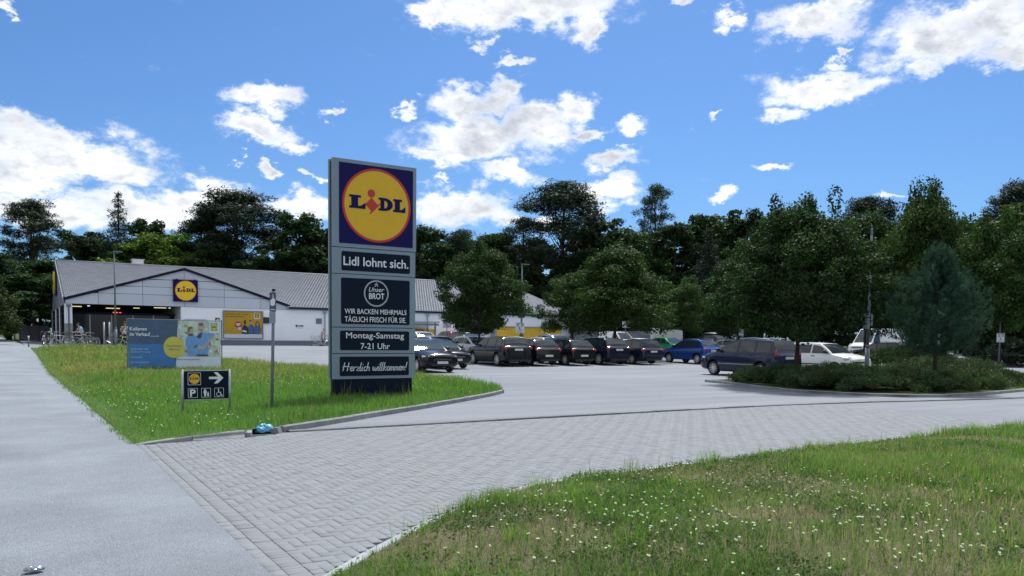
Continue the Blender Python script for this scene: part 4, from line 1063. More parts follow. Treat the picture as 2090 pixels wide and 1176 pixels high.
# ------------------------------------------------------------------ cars
M_tyre = mat('tyre_rubber', (.012, .012, .013), rough=.85, var=.1)
M_rim = mat('alloy_rim', (.62, .64, .67), rough=.35, metal=.4, var=.05)
M_trim = mat('black_trim', (.010, .011, .013), rough=.5, var=.1)
M_cglass = mat('car_glass', (.022, .032, .036), rough=.03, var=0, spec=.55)
M_lens = mat('lamp_lens', (.50, .54, .58), rough=.08, var=0, spec=.9, metal=.3)
M_tail = mat('tail_lamp', (.30, .006, .012), rough=.1, var=0, spec=.9)
M_plate = mat('number_plate', (.55, .56, .56), rough=.5, var=.03)
M_chrome = mat('chrome', (.6, .62, .64), rough=.12, metal=1, var=0)
def paint(name, c, metal=.0, rough=.25): return mat('paint_' + name, c, rough=rough, metal=metal, var=.02, scale=2, spec=.2, coat=.55)
_cache = {}
def car_geo(key, S):
    if key in _cache: return _cache[key]
    L, Wd, H = S['L'], S['W'], S['H']; xc, hc, hf = S['xc'], S['hc'], S['hf']
    xr1, xr2, xt, hb = S['xr1'], S['xr2'], S['xt'], S['hb']; gz = S.get('gz', .19); r = S.get('r', .32)
    xf = L / 2 - S['fo']; xr = xf - S['wb']; hw = Wd / 2
    G = {'r': r, 'xf': xf, 'xr': xr}
    def belt(x): return hb + (hc - hb) * (x - xt) / (xc - xt)
    def ztop(x):
        if x > xc:
            t = (x - xc) / (L / 2 - .06 - xc); t = min(1, max(0, t)); return hc + (hf - hc) * (t ** 1.25)
        if x < xt:
            return hb - .02 * (xt - x) / max(.05, (xt + L / 2))
        return belt(x)
    def zbot(x):
        e = min(x + L / 2, L / 2 - x); return gz + .07 * (1 - sstep(0, .8, e))
    def half(x):
        df = min(1, (L / 2 - x) / .75); dr = min(1, (x + L / 2) / .55)
        return hw * (.80 + .20 * math.sqrt(max(0, 1 - (1 - df) ** 2))) * (.90 + .10 * math.sqrt(max(0, 1 - (1 - dr) ** 2)))
    xs = sorted(set([-L / 2, -L / 2 + .03, -L / 2 + .10, L / 2 - .03, L / 2 - .1, L / 2 - .2] + [round(-L / 2 + .2 + (L - .4) * k / 26, 4) for k in range(27)] + [xc, xt + .001]))
    def prof(x):
        w = half(x); z0 = zbot(x); z1 = ztop(x)
        e = min(x + L / 2, L / 2 - x)
        if e < .12:
            q = 1 - e / .12; z0 += .10 * q; z1 -= .13 * q * (1 if x > 0 else .7); w *= (1 - .05 * q)
        h = z1 - z0
        return [(0, z0), (.80 * w, z0), (.955 * w, z0 + .07), (.99 * w, z0 + .30 * h), (w, z0 + .55 * h), (.985 * w, z0 + .80 * h), (.945 * w, z1 - .035), (.89 * w, z1), (.45 * w, z1 + (.035 if x > xc else .01)), (0, z1 + (.05 if x > xc else .012))]
    mb = MB(); n = 18
    for x in xs:
        p = prof(x); ring = [(y, z) for y, z in p] + [(-y, z) for y, z in p[-2:0:-1]]
        mb.v += [(x, y, z) for y, z in ring]
    for i in range(len(xs) - 1):
        for k in range(n): mb.f.append([i * n + k, i * n + (k + 1) % n, (i + 1) * n + (k + 1) % n, (i + 1) * n + k]); mb.m.append(0)
    mb.f.append(list(range(n - 1, -1, -1))); mb.m.append(0); b = (len(xs) - 1) * n; mb.f.append([b + k for k in range(n)]); mb.m.append(0)
    me = mb.mesh('body', [M_trim, M_trim]); bm = bmesh.new(); bm.from_mesh(me); bmesh.ops.recalc_face_normals(bm, faces=bm.faces[:]); bm.to_mesh(me); bm.free()
    # wheel arches cut out of the body
    bo = bpy.data.objects.new('body', me); COL.objects.link(bo)
    cut = MB()
    for wx in (xf, xr):
        for sgn in (-1, 1):
            ya, yb_ = sgn * (hw - .30), sgn * (hw + .3)
            cut.tube((wx, ya, r + .02), (wx, yb_, r + .02), r + .065, n=28, m=1)
    co = bpy.data.objects.new('cutter', cut.mesh('cutter', [M_trim, M_trim])); COL.objects.link(co)
    bm = bmesh.new(); bm.from_mesh(co.data); bmesh.ops.recalc_face_normals(bm, faces=bm.faces[:]); bm.to_mesh(co.data); bm.free()
    md = bo.modifiers.new('b', 'BOOLEAN'); md.object = co; md.operation = 'DIFFERENCE'; md.solver = 'EXACT'
    dg = bpy.context.evaluated_depsgraph_get(); dg.update()
    G['body'] = bpy.data.meshes.new_from_object(bo.evaluated_get(dg))
    bpy.data.objects.remove(bo); bpy.data.objects.remove(co)
    # mark the arch insides dark: faces whose centre lies inside a cutter away from the outer skin
    for p in G['body'].polygons:
        c = p.center; p.material_index = 0
        for wx in (xf, xr):
            if math.hypot(c.x - wx, c.z - r - .02) < r + .0655 and abs(c.y) > hw - .31 and (abs(p.normal.y) < .6 or abs(c.y) < hw - .25): p.material_index = 1
        if c.z < gz + .035 + (.05 if False else 0): p.material_index = 1
    autosmooth(G['body'], 32)
    # cabin
    def wg(z): return hw * (.925 - S.get('tumble', .20) * max(0, (z - hb)) / (H - hb))
    prof_pts = []
    def curve(a, b, n, bulge):
        out = []
        for k in range(n + 1):
            t = k / n; nx = -(b[1] - a[1]); nz_ = (b[0] - a[0]); q = 4 * t * (1 - t) * bulge
            out.append((a[0] + (b[0] - a[0]) * t - (nx * q if False else 0), a[1] + (b[1] - a[1]) * t + q))
        return out
    A = (xc, hc - .01); B = (xr1, H - .05); C_ = (xr2, H - .055); D = (xt, hb - .005)
    ws = curve(A, B, 5, .035); rf = curve(B, C_, 8, .045); rw = curve(C_, D, 5, .03)
    P = ws + rf[1:] + rw[1:]
    mb = MB(); rows = []
    for (x, z) in P:
        w = wg(z); c = len(mb.v)
        for (f_, dz) in ((-1, -.012), (-.93, 0), (-.5, .016), (0, .022), (.5, .016), (.93, 0), (1, -.012)): mb.v.append((x, f_ * w, z + dz * (1 if z > hb + .1 else 0)))
        rows.append(c)
    for i in range(len(P) - 1):
        for k in range(6): mb.f.append([rows[i] + k, rows[i] + k + 1, rows[i + 1] + k + 1, rows[i + 1] + k]); mb.m.append(0)
    for sgn, k in ((-1, 0), (1, 6)):
        lo = []
        for (x, z) in P: mb.v.append((x, sgn * wg(hb) * 1.0, min(z - .012, belt(min(xc, max(xt, x))) - .02))); lo.append(len(mb.v) - 1)
        for i in range(len(P) - 1):
            f = [rows[i] + k, rows[i + 1] + k, lo[i + 1], lo[i]]; mb.f.append(f if sgn > 0 else f[::-1]); mb.m.append(0)
    me = mb.mesh('cabin', [M_trim]); bm = bmesh.new(); bm.from_mesh(me); bmesh.ops.recalc_face_normals(bm, faces=bm.faces[:])
    bm.normal_update()
    if sum(f.normal.z * f.calc_area() for f in bm.faces) < 0: bmesh.ops.reverse_faces(bm, faces=bm.faces[:])
    bm.to_mesh(me); bm.free(); autosmooth(me, 40); G['cabin'] = me
    Px = [p[0] for p in P][::-1]; Pz = [p[1] for p in P][::-1]
    def roofz(x): return float(np.interp(x, Px, Pz))
    def screen(pts, inset, name):
        mb = MB(); t0, t1 = inset; pts = pts; n = 6
        Q = []
        for k in range(n + 1):
            t = t0 + (t1 - t0) * k / n; i = min(int(t * (len(pts) - 1)), len(pts) - 2); u = t * (len(pts) - 1) - i
            Q.append((pts[i][0] + (pts[i + 1][0] - pts[i][0]) * u, pts[i][1] + (pts[i + 1][1] - pts[i][1]) * u))
        d = Vector((Q[-1][0] - Q[0][0], 0, Q[-1][1] - Q[0][1])).normalized(); nn = Vector((d.z, 0, -d.x))
        if nn.z < 0: nn = -nn
        for q in Q:
            w = wg(q[1]) * .90
            for f_, dz in ((-1, .002), (-.5, .016), (0, .022), (.5, .016), (1, .002)): mb.v.append((q[0] + nn.x * .012, f_ * w, q[1] + dz + nn.z * .012))
        for i in range(n):
            for k in range(4): mb.f.append([i * 5 + k, i * 5 + k + 1, (i + 1) * 5 + k + 1, (i + 1) * 5 + k]); mb.m.append(0)
        return mb.mesh(name, M_cglass, True)
    G['windshield'] = screen(ws, (.05, .93), 'windshield')
    if not S.get('noback'): G['rear_window'] = screen(rw, S.get('rwin', (.08, .80)), 'rear_window')
    G['side'] = []
    for (xa, xb) in S['panes']:
        for sgn in (-1, 1):
            mb = MB(); m = 9
            for k in range(m + 1):
                x = xa + (xb - xa) * k / m; zt_ = roofz(x) - .085; zb_ = belt(x) + .02
                zt_ = max(zt_, zb_ + .004)
                for z in (zb_, zt_): mb.v.append((x, sgn * (wg(z) + .009), z))
            for k in range(m):
                f = [2 * k, 2 * k + 2, 2 * k + 3, 2 * k + 1]; mb.f.append(f if sgn < 0 else f[::-1]); mb.m.append(0)
            G['side'].append(mb.mesh('side_window', M_cglass))
    # doors: slightly proud skins on the flanks
    G['door'] = []
    for (xa, xb) in S['doors']:
        for sgn in (-1, 1):
            mb = MB(); m = 7; fr = (.17, .35, .55, .80, .945)
            for k in range(m + 1):
                x = xa + (xb - xa) * k / m; p = prof(x); z0, z1 = p[0][1], p[7][1]
                zz = [q[1] for q in p[2:7]]; yy = [q[0] for q in p[2:7]]
                for f_ in fr:
                    z = z0 + f_ * (z1 - z0)
                    if f_ == fr[0]:
                        for wx in (xf, xr):
                            dd = (r + .09) ** 2 - (x - wx) ** 2
                            if dd > 0: z = max(z, r + math.sqrt(dd))
                    mb.v.append((x, sgn * (float(np.interp(z, zz, yy)) + .006), z))
            nf = len(fr)
            for k in range(m):
                for j in range(nf - 1):
                    f = [k * nf + j, (k + 1) * nf + j, (k + 1) * nf + j + 1, k * nf + j + 1]; mb.f.append(f if sgn < 0 else f[::-1]); mb.m.append(0)
            me = mb.mesh('door', [M_trim], True)
            hx = xa + .14; z = belt(hx) - .10; p = prof(hx)
            hm = MB(); hm.box((hx + .06, sgn * (float(np.interp(z, [q[1] for q in p[2:7]], [q[0] for q in p[2:7]])) + .02), z), (.19, .03, .028)); 
            G['door'].append((me, hm.mesh('handle', [S.get('handle', M_trim)])))
    # lamps, grille, plates, mirrors, bumpers, wheels
    G['parts'] = []
    def part(name, mb, m, smooth=False): G['parts'].append((name, mb.mesh(name, m, smooth)))
    hl = S.get('hl', (.24, .17, .085))
    for sgn in (-1, 1):
        mb = MB(); x = L / 2 - .30; w = half(x)
        mb.ell((x + .02, sgn * (w * .80), ztop(x) - .115), hl, 14, 8, M=Matrix.Rotation(-sgn * .45, 3, 'Z')); part('headlight', mb, M_lens, True)
        mb = MB(); tl_ = S.get('tl', (.10, .17, .10)); w = half(-L / 2 + .1)
        mb.ell((-L / 2 + .10 + S.get('tlx', 0), sgn * (w * .86), hb - S.get('tld', .12)), tl_, 14, 8, M=Matrix.Rotation(sgn * .3, 3, 'Z')); part('tail_lamp', mb, M_tail, True)
        mb = MB(); z = belt(xc - .12) + .10; mb.ell((xc - .28, sgn * (hw + .07), z), (.07, .12, .08), 10, 7); mb.box((xc - .27, sgn * (hw - .03), z - .05), (.06, .14, .04)); part('mirror', mb, S.get('mirror', M_trim), True)
    mb = MB(); mb.box((L / 2 - .035, 0, hf - .20), (.06, Wd * .50, .085)); part('grille', mb, M_trim)
    mb = MB(); mb.box((L / 2 - .004, 0, hf - .165), (.02, Wd * .42, .018)); part('grille_bar', mb, M_chrome)
    mb = MB(); mb.box((L / 2 - .05, 0, gz + .17), (.08, Wd * .58, .11)); part('air_intake', mb, M_trim)
    mb = MB(); mb.box((L / 2 - .002, 0, gz + .27), (.02, .52, .11)); part('number_plate', mb, M_plate)
    mb = MB(); mb.box((-L / 2 + .0, 0, S.get('rp', hb - .20)), (.03, .52, .11)); part('number_plate', mb, M_plate)
    mb = MB(); mb.box((-L / 2 + .06, 0, gz + .13), (.12, Wd * .70, .13)); part('bumper', mb, M_trim)
    if S.get('rail'):
        for sgn in (-1, 1):
            mb = MB(); y = sgn * wg(H) * .96
            mb.path([(xr1 - .15, y, H - .05), (xr1 - .3, y, H + .035), ((xr1 + xr2) / 2, y, H + .055), (xr2 + .2, y, H + .02), (xr2 + .05, y, H - .06)], .02, 6); part('roof_rail', mb, S['rail'], True)
    if S.get('strip'):
        for sgn in (-1, 1):
            mb = MB(); xa, xb = S['strip']; z = gz + .36; mb.box(((xa + xb) / 2, sgn * (hw + .012), z), (xb - xa, .025, .045)); part('side_strip', mb, S.get('stripm', M_chrome))
    wm = MB()
    prof_t = [(r - .10, -.095), (r - .03, -.105), (r - .005, -.08), (r, -.04), (r, .04), (r - .005, .08), (r - .03, .105), (r - .10, .095), (r - .10, -.095)]
    wm.lathe(prof_t, 'Y', n=26); G['tyre'] = wm.mesh('wheel', M_tyre, True)
    rm = MB(); rm.lathe([(r - .10, -.085), (r - .12, -.085), (r - .125, -.05), (.02, -.045)], 'Y', n=26, m=1); rm.lathe([(r - .10, .085), (r - .12, .085), (r - .125, .05), (.02, .045)], 'Y', n=26, m=1)
    for sgn in (-1, 1):
        ns = S.get('spokes', 10)
        for k in range(ns):
            a = 2 * PI * k / ns; d = Vector((math.cos(a), 0, math.sin(a))); s2 = Vector((-math.sin(a), 0, math.cos(a)))
            y1 = sgn * .078; y0 = sgn * .062; wi, wo = .016, S.get('spw', .024)
            q = [d * .03 + s2 * wi, d * .03 - s2 * wi, d * (r - .105) - s2 * wo, d * (r - .105) + s2 * wo]
            rm.add([(v.x, y1 if i < 2 else y1, v.z) for i, v in enumerate(q)] + [(v.x, y0, v.z) for v in q], [(0, 1, 2, 3), (7, 6, 5, 4), (0, 4, 5, 1), (1, 5, 6, 2), (2, 6, 7, 3), (3, 7, 4, 0)], 0)
        rm.torus((0, sgn * .08, 0), r - .105, .012, 'Y', 26, 6, 0); rm.disc(0, 0, .05, sgn * .075 - .008, sgn * .075 + .008, 14, 0)
    G['rim'] = rm.mesh('rim', [M_rim, M_trim]); G['yw'] = hw - .125
    _cache[key] = G
    return G
def put(name, me, parent, m=None, slots=None):
    o = mobj(name, me, parent)
    if m is not None:
        o.material_slots[0].link = 'OBJECT'; o.material_slots[0].material = m
    return o
def car(key, S, col, x, y, heading, label, cat='car', group='cars in the parking lot', z=None, name='parked_car', extra=None):
    G = car_geo(key, S)
    t = empty(name, (x, y, zg(x, y) if z is None else z), heading, label, cat, group)
    put('body', G['body'], t, col); put('cabin', G['cabin'], t, col); put('windshield', G['windshield'], t)
    if 'rear_window' in G: put('rear_window', G['rear_window'], t)
    for me in G['side']: put('side_window', me, t)
    for me, hm in G['door']:
        d = put('door', me, t, col); put('handle', hm, d)
    for nm, me in G['parts']: put(nm, me, t)
    for wx in (G['xf'], G['xr']):
        for sgn in (-1, 1):
            w = put('wheel', G['tyre'], t); w.location = (wx, sgn * G['yw'], G['r']); w.rotation_euler = (0, rnd.uniform(0, 6), 0); put('rim', G['rim'], w)
    if extra: extra(t, G)
    return t
HATCH = dict(L=4.30, W=1.80, H=1.47, xc=.98, hc=.97, hf=.78, xr1=.12, xr2=-1.45, xt=-1.98, hb=.98, fo=.88, wb=2.63, panes=[(-.20, .80), (-1.12, -.27), (-1.66, -1.2)], doors=[(-.28, .82), (-1.12, -.31)])
SMALL = dict(L=3.95, W=1.68, H=1.46, xc=.95, hc=.95, hf=.78, xr1=.18, xr2=-1.35, xt=-1.85, hb=.96, fo=.80, wb=2.46, r=.30, panes=[(-.15, .80), (-1.35, -.24)], doors=[(-.28, .85)])
GOLF = dict(L=4.22, W=1.76, H=1.49, xc=.98, hc=.96, hf=.78, xr1=.15, xr2=-1.52, xt=-1.96, hb=1.0, fo=.86, wb=2.58, panes=[(-.20, .80), (-1.10, -.27), (-1.62, -1.18)], doors=[(-.28, .82), (-1.1, -.31)], rp=.56)
SUV = dict(L=4.42, W=1.84, H=1.60, xc=1.05, hc=1.07, hf=.92, xr1=.22, xr2=-1.62, xt=-2.05, hb=1.10, fo=.86, wb=2.68, r=.345, gz=.2, spokes=9, panes=[(-.15, .85), (-1.10, -.22), (-1.70, -1.18)], doors=[(-.25, .88), (-1.1, -.28)])
ESTATE = dict(L=4.60, W=1.79, H=1.50, xc=1.08, hc=.96, hf=.79, xr1=.22, xr2=-1.86, xt=-2.15, hb=.99, fo=.90, wb=2.64, panes=[(-.12, .90), (-1.04, -.20), (-1.90, -1.12)], doors=[(-.22, .92), (-1.05, -.25)], rail=M_trim)
MPV = dict(L=4.40, W=1.80, H=1.64, xc=1.22, hc=1.06, hf=.84, xr1=.22, xr2=-1.78, xt=-2.10, hb=1.06, fo=.90, wb=2.68, panes=[(-.08, 1.0), (-1.02, -.16), (-1.85, -1.12)], doors=[(-.18, 1.0), (-1.05, -.22)], rail=M_chrome, strip=(-1.05, .95), tl=(.07, .10, .20), tld=.06, spokes=10)
TALL = dict(L=4.02, W=1.72, H=1.52, xc=1.02, hc=1.02, hf=.86, xr1=.30, xr2=-1.62, xt=-1.92, hb=1.02, fo=.80, wb=2.49, r=.30, panes=[(-.05, .88), (-.92, -.13), (-1.62, -1.0)], doors=[(-.15, .90), (-.95, -.18)], strip=(-1.0, .95), stripm=M_trim, hl=(.22, .17, .12))
CROSS = dict(L=4.08, W=1.75, H=1.56, xc=.98, hc=1.03, hf=.86, xr1=.18, xr2=-1.42, xt=-1.88, hb=1.06, fo=.83, wb=2.59, r=.325, gz=.24, panes=[(-.12, .82), (-1.0, -.20), (-1.42, -1.08)], doors=[(-.22, .85), (-1.03, -.25)], rail=M_chrome)
SEDAN = dict(L=4.35, W=1.74, H=1.45, xc=.98, hc=.95, hf=.77, xr1=.18, xr2=-1.05, xt=-1.62, hb=.98, fo=.86, wb=2.58, panes=[(-.18, .80), (-1.05, -.26)], doors=[(-.28, .82), (-1.08, -.31)])
PVAN = dict(L=4.40, W=1.79, H=1.82, xc=1.25, hc=1.10, hf=.92, xr1=.45, xr2=-2.05, xt=-2.18, hb=1.10, fo=.90, wb=2.68, panes=[(.05, 1.02)], doors=[(-.15, 1.05)], tl=(.06, .08, .28), tld=-.02, noback=True, tumble=.14)
BVAN = dict(L=5.9, W=2.0, H=2.62, xc=2.15, hc=1.32, hf=1.12, xr1=1.25, xr2=-2.80, xt=-2.92, hb=1.32, fo=1.0, wb=3.6, r=.35, panes=[(.95, 1.9)], doors=[(.85, 1.92)], tl=(.06, .08, .3), tld=0, noback=True, tumble=.14, hl=(.2, .14, .19))
P_blk = paint('black', (.004, .005, .008)); P_nav = paint('navy', (.005, .009, .026)); P_dgr = paint('charcoal', (.005, .009, .013)); P_sil = paint('silver', (.40, .43, .46), .55); P_wht = paint('white', (.82, .83, .84), 0, .25)
P_red = paint('red', (.28, .012, .016), .1); P_grn = paint('green', (.02, .26, .10), .2); P_blu = paint('blue', (.008, .055, .26), .3); P_pet = paint('petrol', (.005, .012, .045)); P_lwh = paint('offwhite', (.80, .82, .82), 0, .25)
UP, DN = R(90), R(-90)
car('suv', SUV, P_dgr, 23.0, 38.2, UP, 'dark charcoal hatchback with tall tail, first of the row by the tree trunk')
car('golf', GOLF, P_blk, 25.02, 38.1, UP, 'black hatchback with red tail lamps, right beside the charcoal tall car')
car('golf', GOLF, P_blk, 27.45, 38.05, UP, 'older black hatchback between two dark cars, third of the rear-facing row')
car('suv', SUV, P_nav, 30.08, 38.2, UP, 'navy black crossover with curved rear, fourth of the rear-facing row')
car('estate', ESTATE, P_nav, 32.80, 38.3, UP, 'dark navy estate with roof rails, before the bright green car')
car('cross', CROSS, P_blu, 37.7, 37.8, UP, 'bright blue crossover with silver roof rails')
car('mpv', MPV, P_pet, 27.55, 24.05, UP, 'large navy people carrier with silver side strip and roof rails behind the juniper bed')
car('tall', TALL, P_lwh, 31.75, 23.3, DN, 'white tall hatchback with black side strip facing the island bed')
car('hatch', HATCH, P_blk, 15.75, 33.0, DN, 'shiny black hatchback facing out beside the pylon sign')
car('hatch', HATCH, P_dgr, 18.2, 36.2, DN, 'charcoal hatchback partly hidden behind the shiny black one by the pylon')
sx, sy = at(957, 57); car('small', SMALL, P_blk, sx, sy, DN, 'small three-door black car facing out left of the charcoal car')
sx, sy = at(917, 66); car('golf', GOLF, P_red, sx, sy, UP, 'dark red hatchback seen from behind under the first tree')
sx, sy = at(862, 60); car('small', SMALL, P_wht, sx, sy, DN, 'white small car showing only its roof beside the pylon sign', z=.5)
sx, sy = at(962, 71); car('cross', CROSS, P_wht, sx, sy, DN, 'white crossover with roof rails below the dark notice board', z=.45)
for i, (x, P_, lb_) in enumerate(((24.6, P_wht, 'white hatchback nose to nose with the black hatchbacks, roof just showing'), (27.6, P_lwh, 'off-white hatchback hidden behind the third car of the row'), (30.3, P_sil, 'silver hatchback hidden behind the navy crossover'), (21.9, P_sil, 'silver hatchback behind the tree trunk, roof above the charcoal car'))):
    car('hatch', HATCH, P_, x, 43.6, DN, lb_)
car('cross', CROSS, P_sil, 33.0, 46.5, DN, 'silver crossover with roof rails behind the navy estate')
sx, sy = at(1366, 63); car('sedan', SEDAN, P_grn, sx, sy, DN, 'bright green saloon facing out between the navy estate and blue crossover')
sx, sy = at(1798, 63); car('estate', ESTATE, P_blk, sx, sy, UP, 'black estate car parked in front of the white delivery van')
sx, sy = at(1882, 62); car('sedan', SEDAN, P_sil, sx, sy, DN, 'grey saloon half hidden behind the young blue pine')
sx, sy = at(1790, 70); car('bvan', BVAN, P_wht, sx, sy, R(180), 'tall white delivery van behind the black estate', 'van', None, name='delivery_van')
sx, sy = at(1262, 76); car('pvan', PVAN, P_wht, sx, sy, DN, 'small white panel van behind the tree trunk near the grey fence', 'van', None, name='panel_van', z=.45)
sx, sy = at(1312, 70); car('small', SMALL, P_lwh, sx, sy, DN, 'off-white small car beside the white panel van', z=.2)
def roofbox(t, G):
    mb = MB(); mb.ell((-.3, 0, 1.68), (.95, .40, .17), 16, 10); o = mb.build('roof_box', M_trim, t, True)
sx, sy = at(1443, 70); car('suv', SUV, P_blk, sx, sy, UP, 'black car with a long roof box behind the blue crossover', extra=roofbox)
sx, sy = at(1484, 62); car('hatch', HATCH, P_sil, sx, sy, UP, 'silver hatchback between blue crossover and navy people carrier')

# ------------------------------------------------------------------ posts, lamps, signs in the lot
def lamp_post(x, y, z0, h, r0, label, arm=None, name='street_lamp', lean=0):
    t = empty(name, (x, y, z0), 0, label, 'lamp post', 'lamp posts')
    mb = MB(); mb.tube((0, 0, -.1), (0, 0, 1.3), r0 * 1.45, n=12); mb.tube((0, 0, 1.3), (0, 0, 1.42), r0 * 1.45, r0, n=12); mb.tube((0, 0, 1.42), (0, 0, h), r0, r0 * .6, n=12); mb.build('pole', M_steel, t, True)
    mb = MB()
    if arm: mb.box((arm * .45, 0, h + .04), (abs(arm), .16, .07))
    else: mb.lathe([(r0 * .62, -.02), (r0 * .75, .0), (r0 * .75, .22), (r0 * .4, .25), (0, .25)], c=(0, 0, h), n=14)
    mb.build('lamp_head', M_steel, t)
    return t
x, y = at(236, 49.2); lamp_post(x, y, zg(x, y), 6.1, .062, 'slim grey lamp post standing on the lawn before the entrance', .5)
lx, ly = at(1771, 31); lp = lamp_post(lx, ly, .05, 5.75, .06, 'grey lamp post rising out of the juniper bed')
mb = MB(); mb.box((-.12, .0, 2.35), (.16, .18, .62), taper=.9); mb.box((.14, 0, 2.42), (.1, .12, .5)); mb.build('control_box', M_steel, lp)
x, y = at(1064, 55); lq = lamp_post(x, y, zg(x, y), 6.4, .07, 'dark green lamp post with green and white signs before lockers', .6)
M_gsign = mat('green_sign', (.008, .075, .050), rough=.4, var=.05)
mb = MB(); mb.box((-.05, -.09, 2.95), (.50, .03, .50)); gp_ = mb.build('sign_plate', M_gsign, lq)
mb = MB()
for (a, b) in ((-1, 1), (1, 1), (-1, -1), (1, -1)):
    mb.plate([(-.05 + a * .17, 2.95 + b * .10), (-.05 + a * .17, 2.95 + b * .17), (-.05 + a * .10, 2.95 + b * .17)], -.112, -.105)
mb.disc(-.05, 3.02, .035, -.112, -.105, 12); mb.plate([(-.10, 2.98), (.0, 2.98), (-.02, 2.83), (-.08, 2.83)], -.112, -.105); mb.build('pictogram', M_white, gp_)
def info_sign(px, Z, zc, w, h, label, post=True, z0=None, parent=None, off=0):
    x, y = at(px, Z)
    z0 = zg(x, y) if z0 is None else z0
    t = empty('parking_sign', (x, y, z0), R(-25), label, 'sign', 'parking signs')
    if post:
        mb = MB(); mb.tube((0, 0, 0), (0, 0, zc + h / 2 + .02 + off), .03, n=10); mb.build('post', M_steel, t, True)
    mb = MB(); mb.box((0, -.05, zc), (w, .03, h)); p = mb.build('plate', mat('sign_white', (.62, .67, .74), rough=.5, var=.04), t)
    mb = MB(); yy = -.068
    def q(a, b, c, d): mb.plate([(a * w, zc + c * h), (b * w, zc + c * h), (b * w, zc + d * h), (a * w, zc + d * h)], yy, -.065)
    for s in (-.36, .12):
        q(s, s + .24, .12, .17); q(s, s + .24, .33, .38); q(s, s + .05, .17, .33); q(s + .19, s + .24, .17, .33)
    q(-.1, .12, -.22, -.17); q(-.12, .0, -.12, .04); q(-.4, .4, .42, .46)
    for k in range(3): q(-.38, .38 - .1 * k, -.30 - .07 * k, -.285 - .07 * k)
    mb.build('print', M_slate, p)
    return t
info_sign(912, 63, 2.05, .68, .62, 'white parking notice on a post under the first tree by red car')
info_sign(2040, 37, 1.55, .38, .42, 'small white parking notice on a post among the far hedges', z0=.3, off=.55)
info_sign(1512, 58, 2.1, .36, .48, 'white notice sign behind the roof of the navy people carrier')
info_sign(1276, 72, 2.35, .6, .55, 'white parking notice above the white panel van')
t = info_sign(1061, 54.6, 2.02, .62, .70, 'white parking notice on the green lamp post', post=False); t['label'] = 'white parking notice fixed to the dark green lamp post'

# bike stand posts and guard posts by the entrance
for (px, Z, h, lb_) in ((58, 52, .62, 'short steel bollard with white cap by the footpath edge'), (89, 50.5, .66, 'short steel bollard beside the basket bicycle')):
    x, y = at(px, Z); t = empty('bollard', (x, y, zg(x, y)), 0, lb_, 'bollard', 'bollards')
    mb = MB(); mb.tube((0, 0, 0), (0, 0, h), .04, n=10); mb.build('post', M_steel, t, True); mb = MB(); mb.tube((0, 0, h), (0, 0, h + .12), .052, n=10); mb.build('cap', M_white, t, True)
for (px, Z, h, lb_) in ((212.5, 53, 1.75, 'tall steel post before the entrance, nearest the cyclist'), (223.5, 53, 1.75, 'tall steel post before the entrance, next to the lamp post')):
    x, y = at(px, Z); t = empty('guard_post', (x, y, zg(x, y) - .05), 0, lb_, 'post', 'guard posts')
    mb = MB(); mb.tube((0, 0, 0), (0, 0, h), .055, n=10); mb.build('post', M_alu, t, True); mb = MB(); mb.ell((0, 0, h), (.057, .057, .03), 10, 6); mb.build('cap', M_alu, t, True)

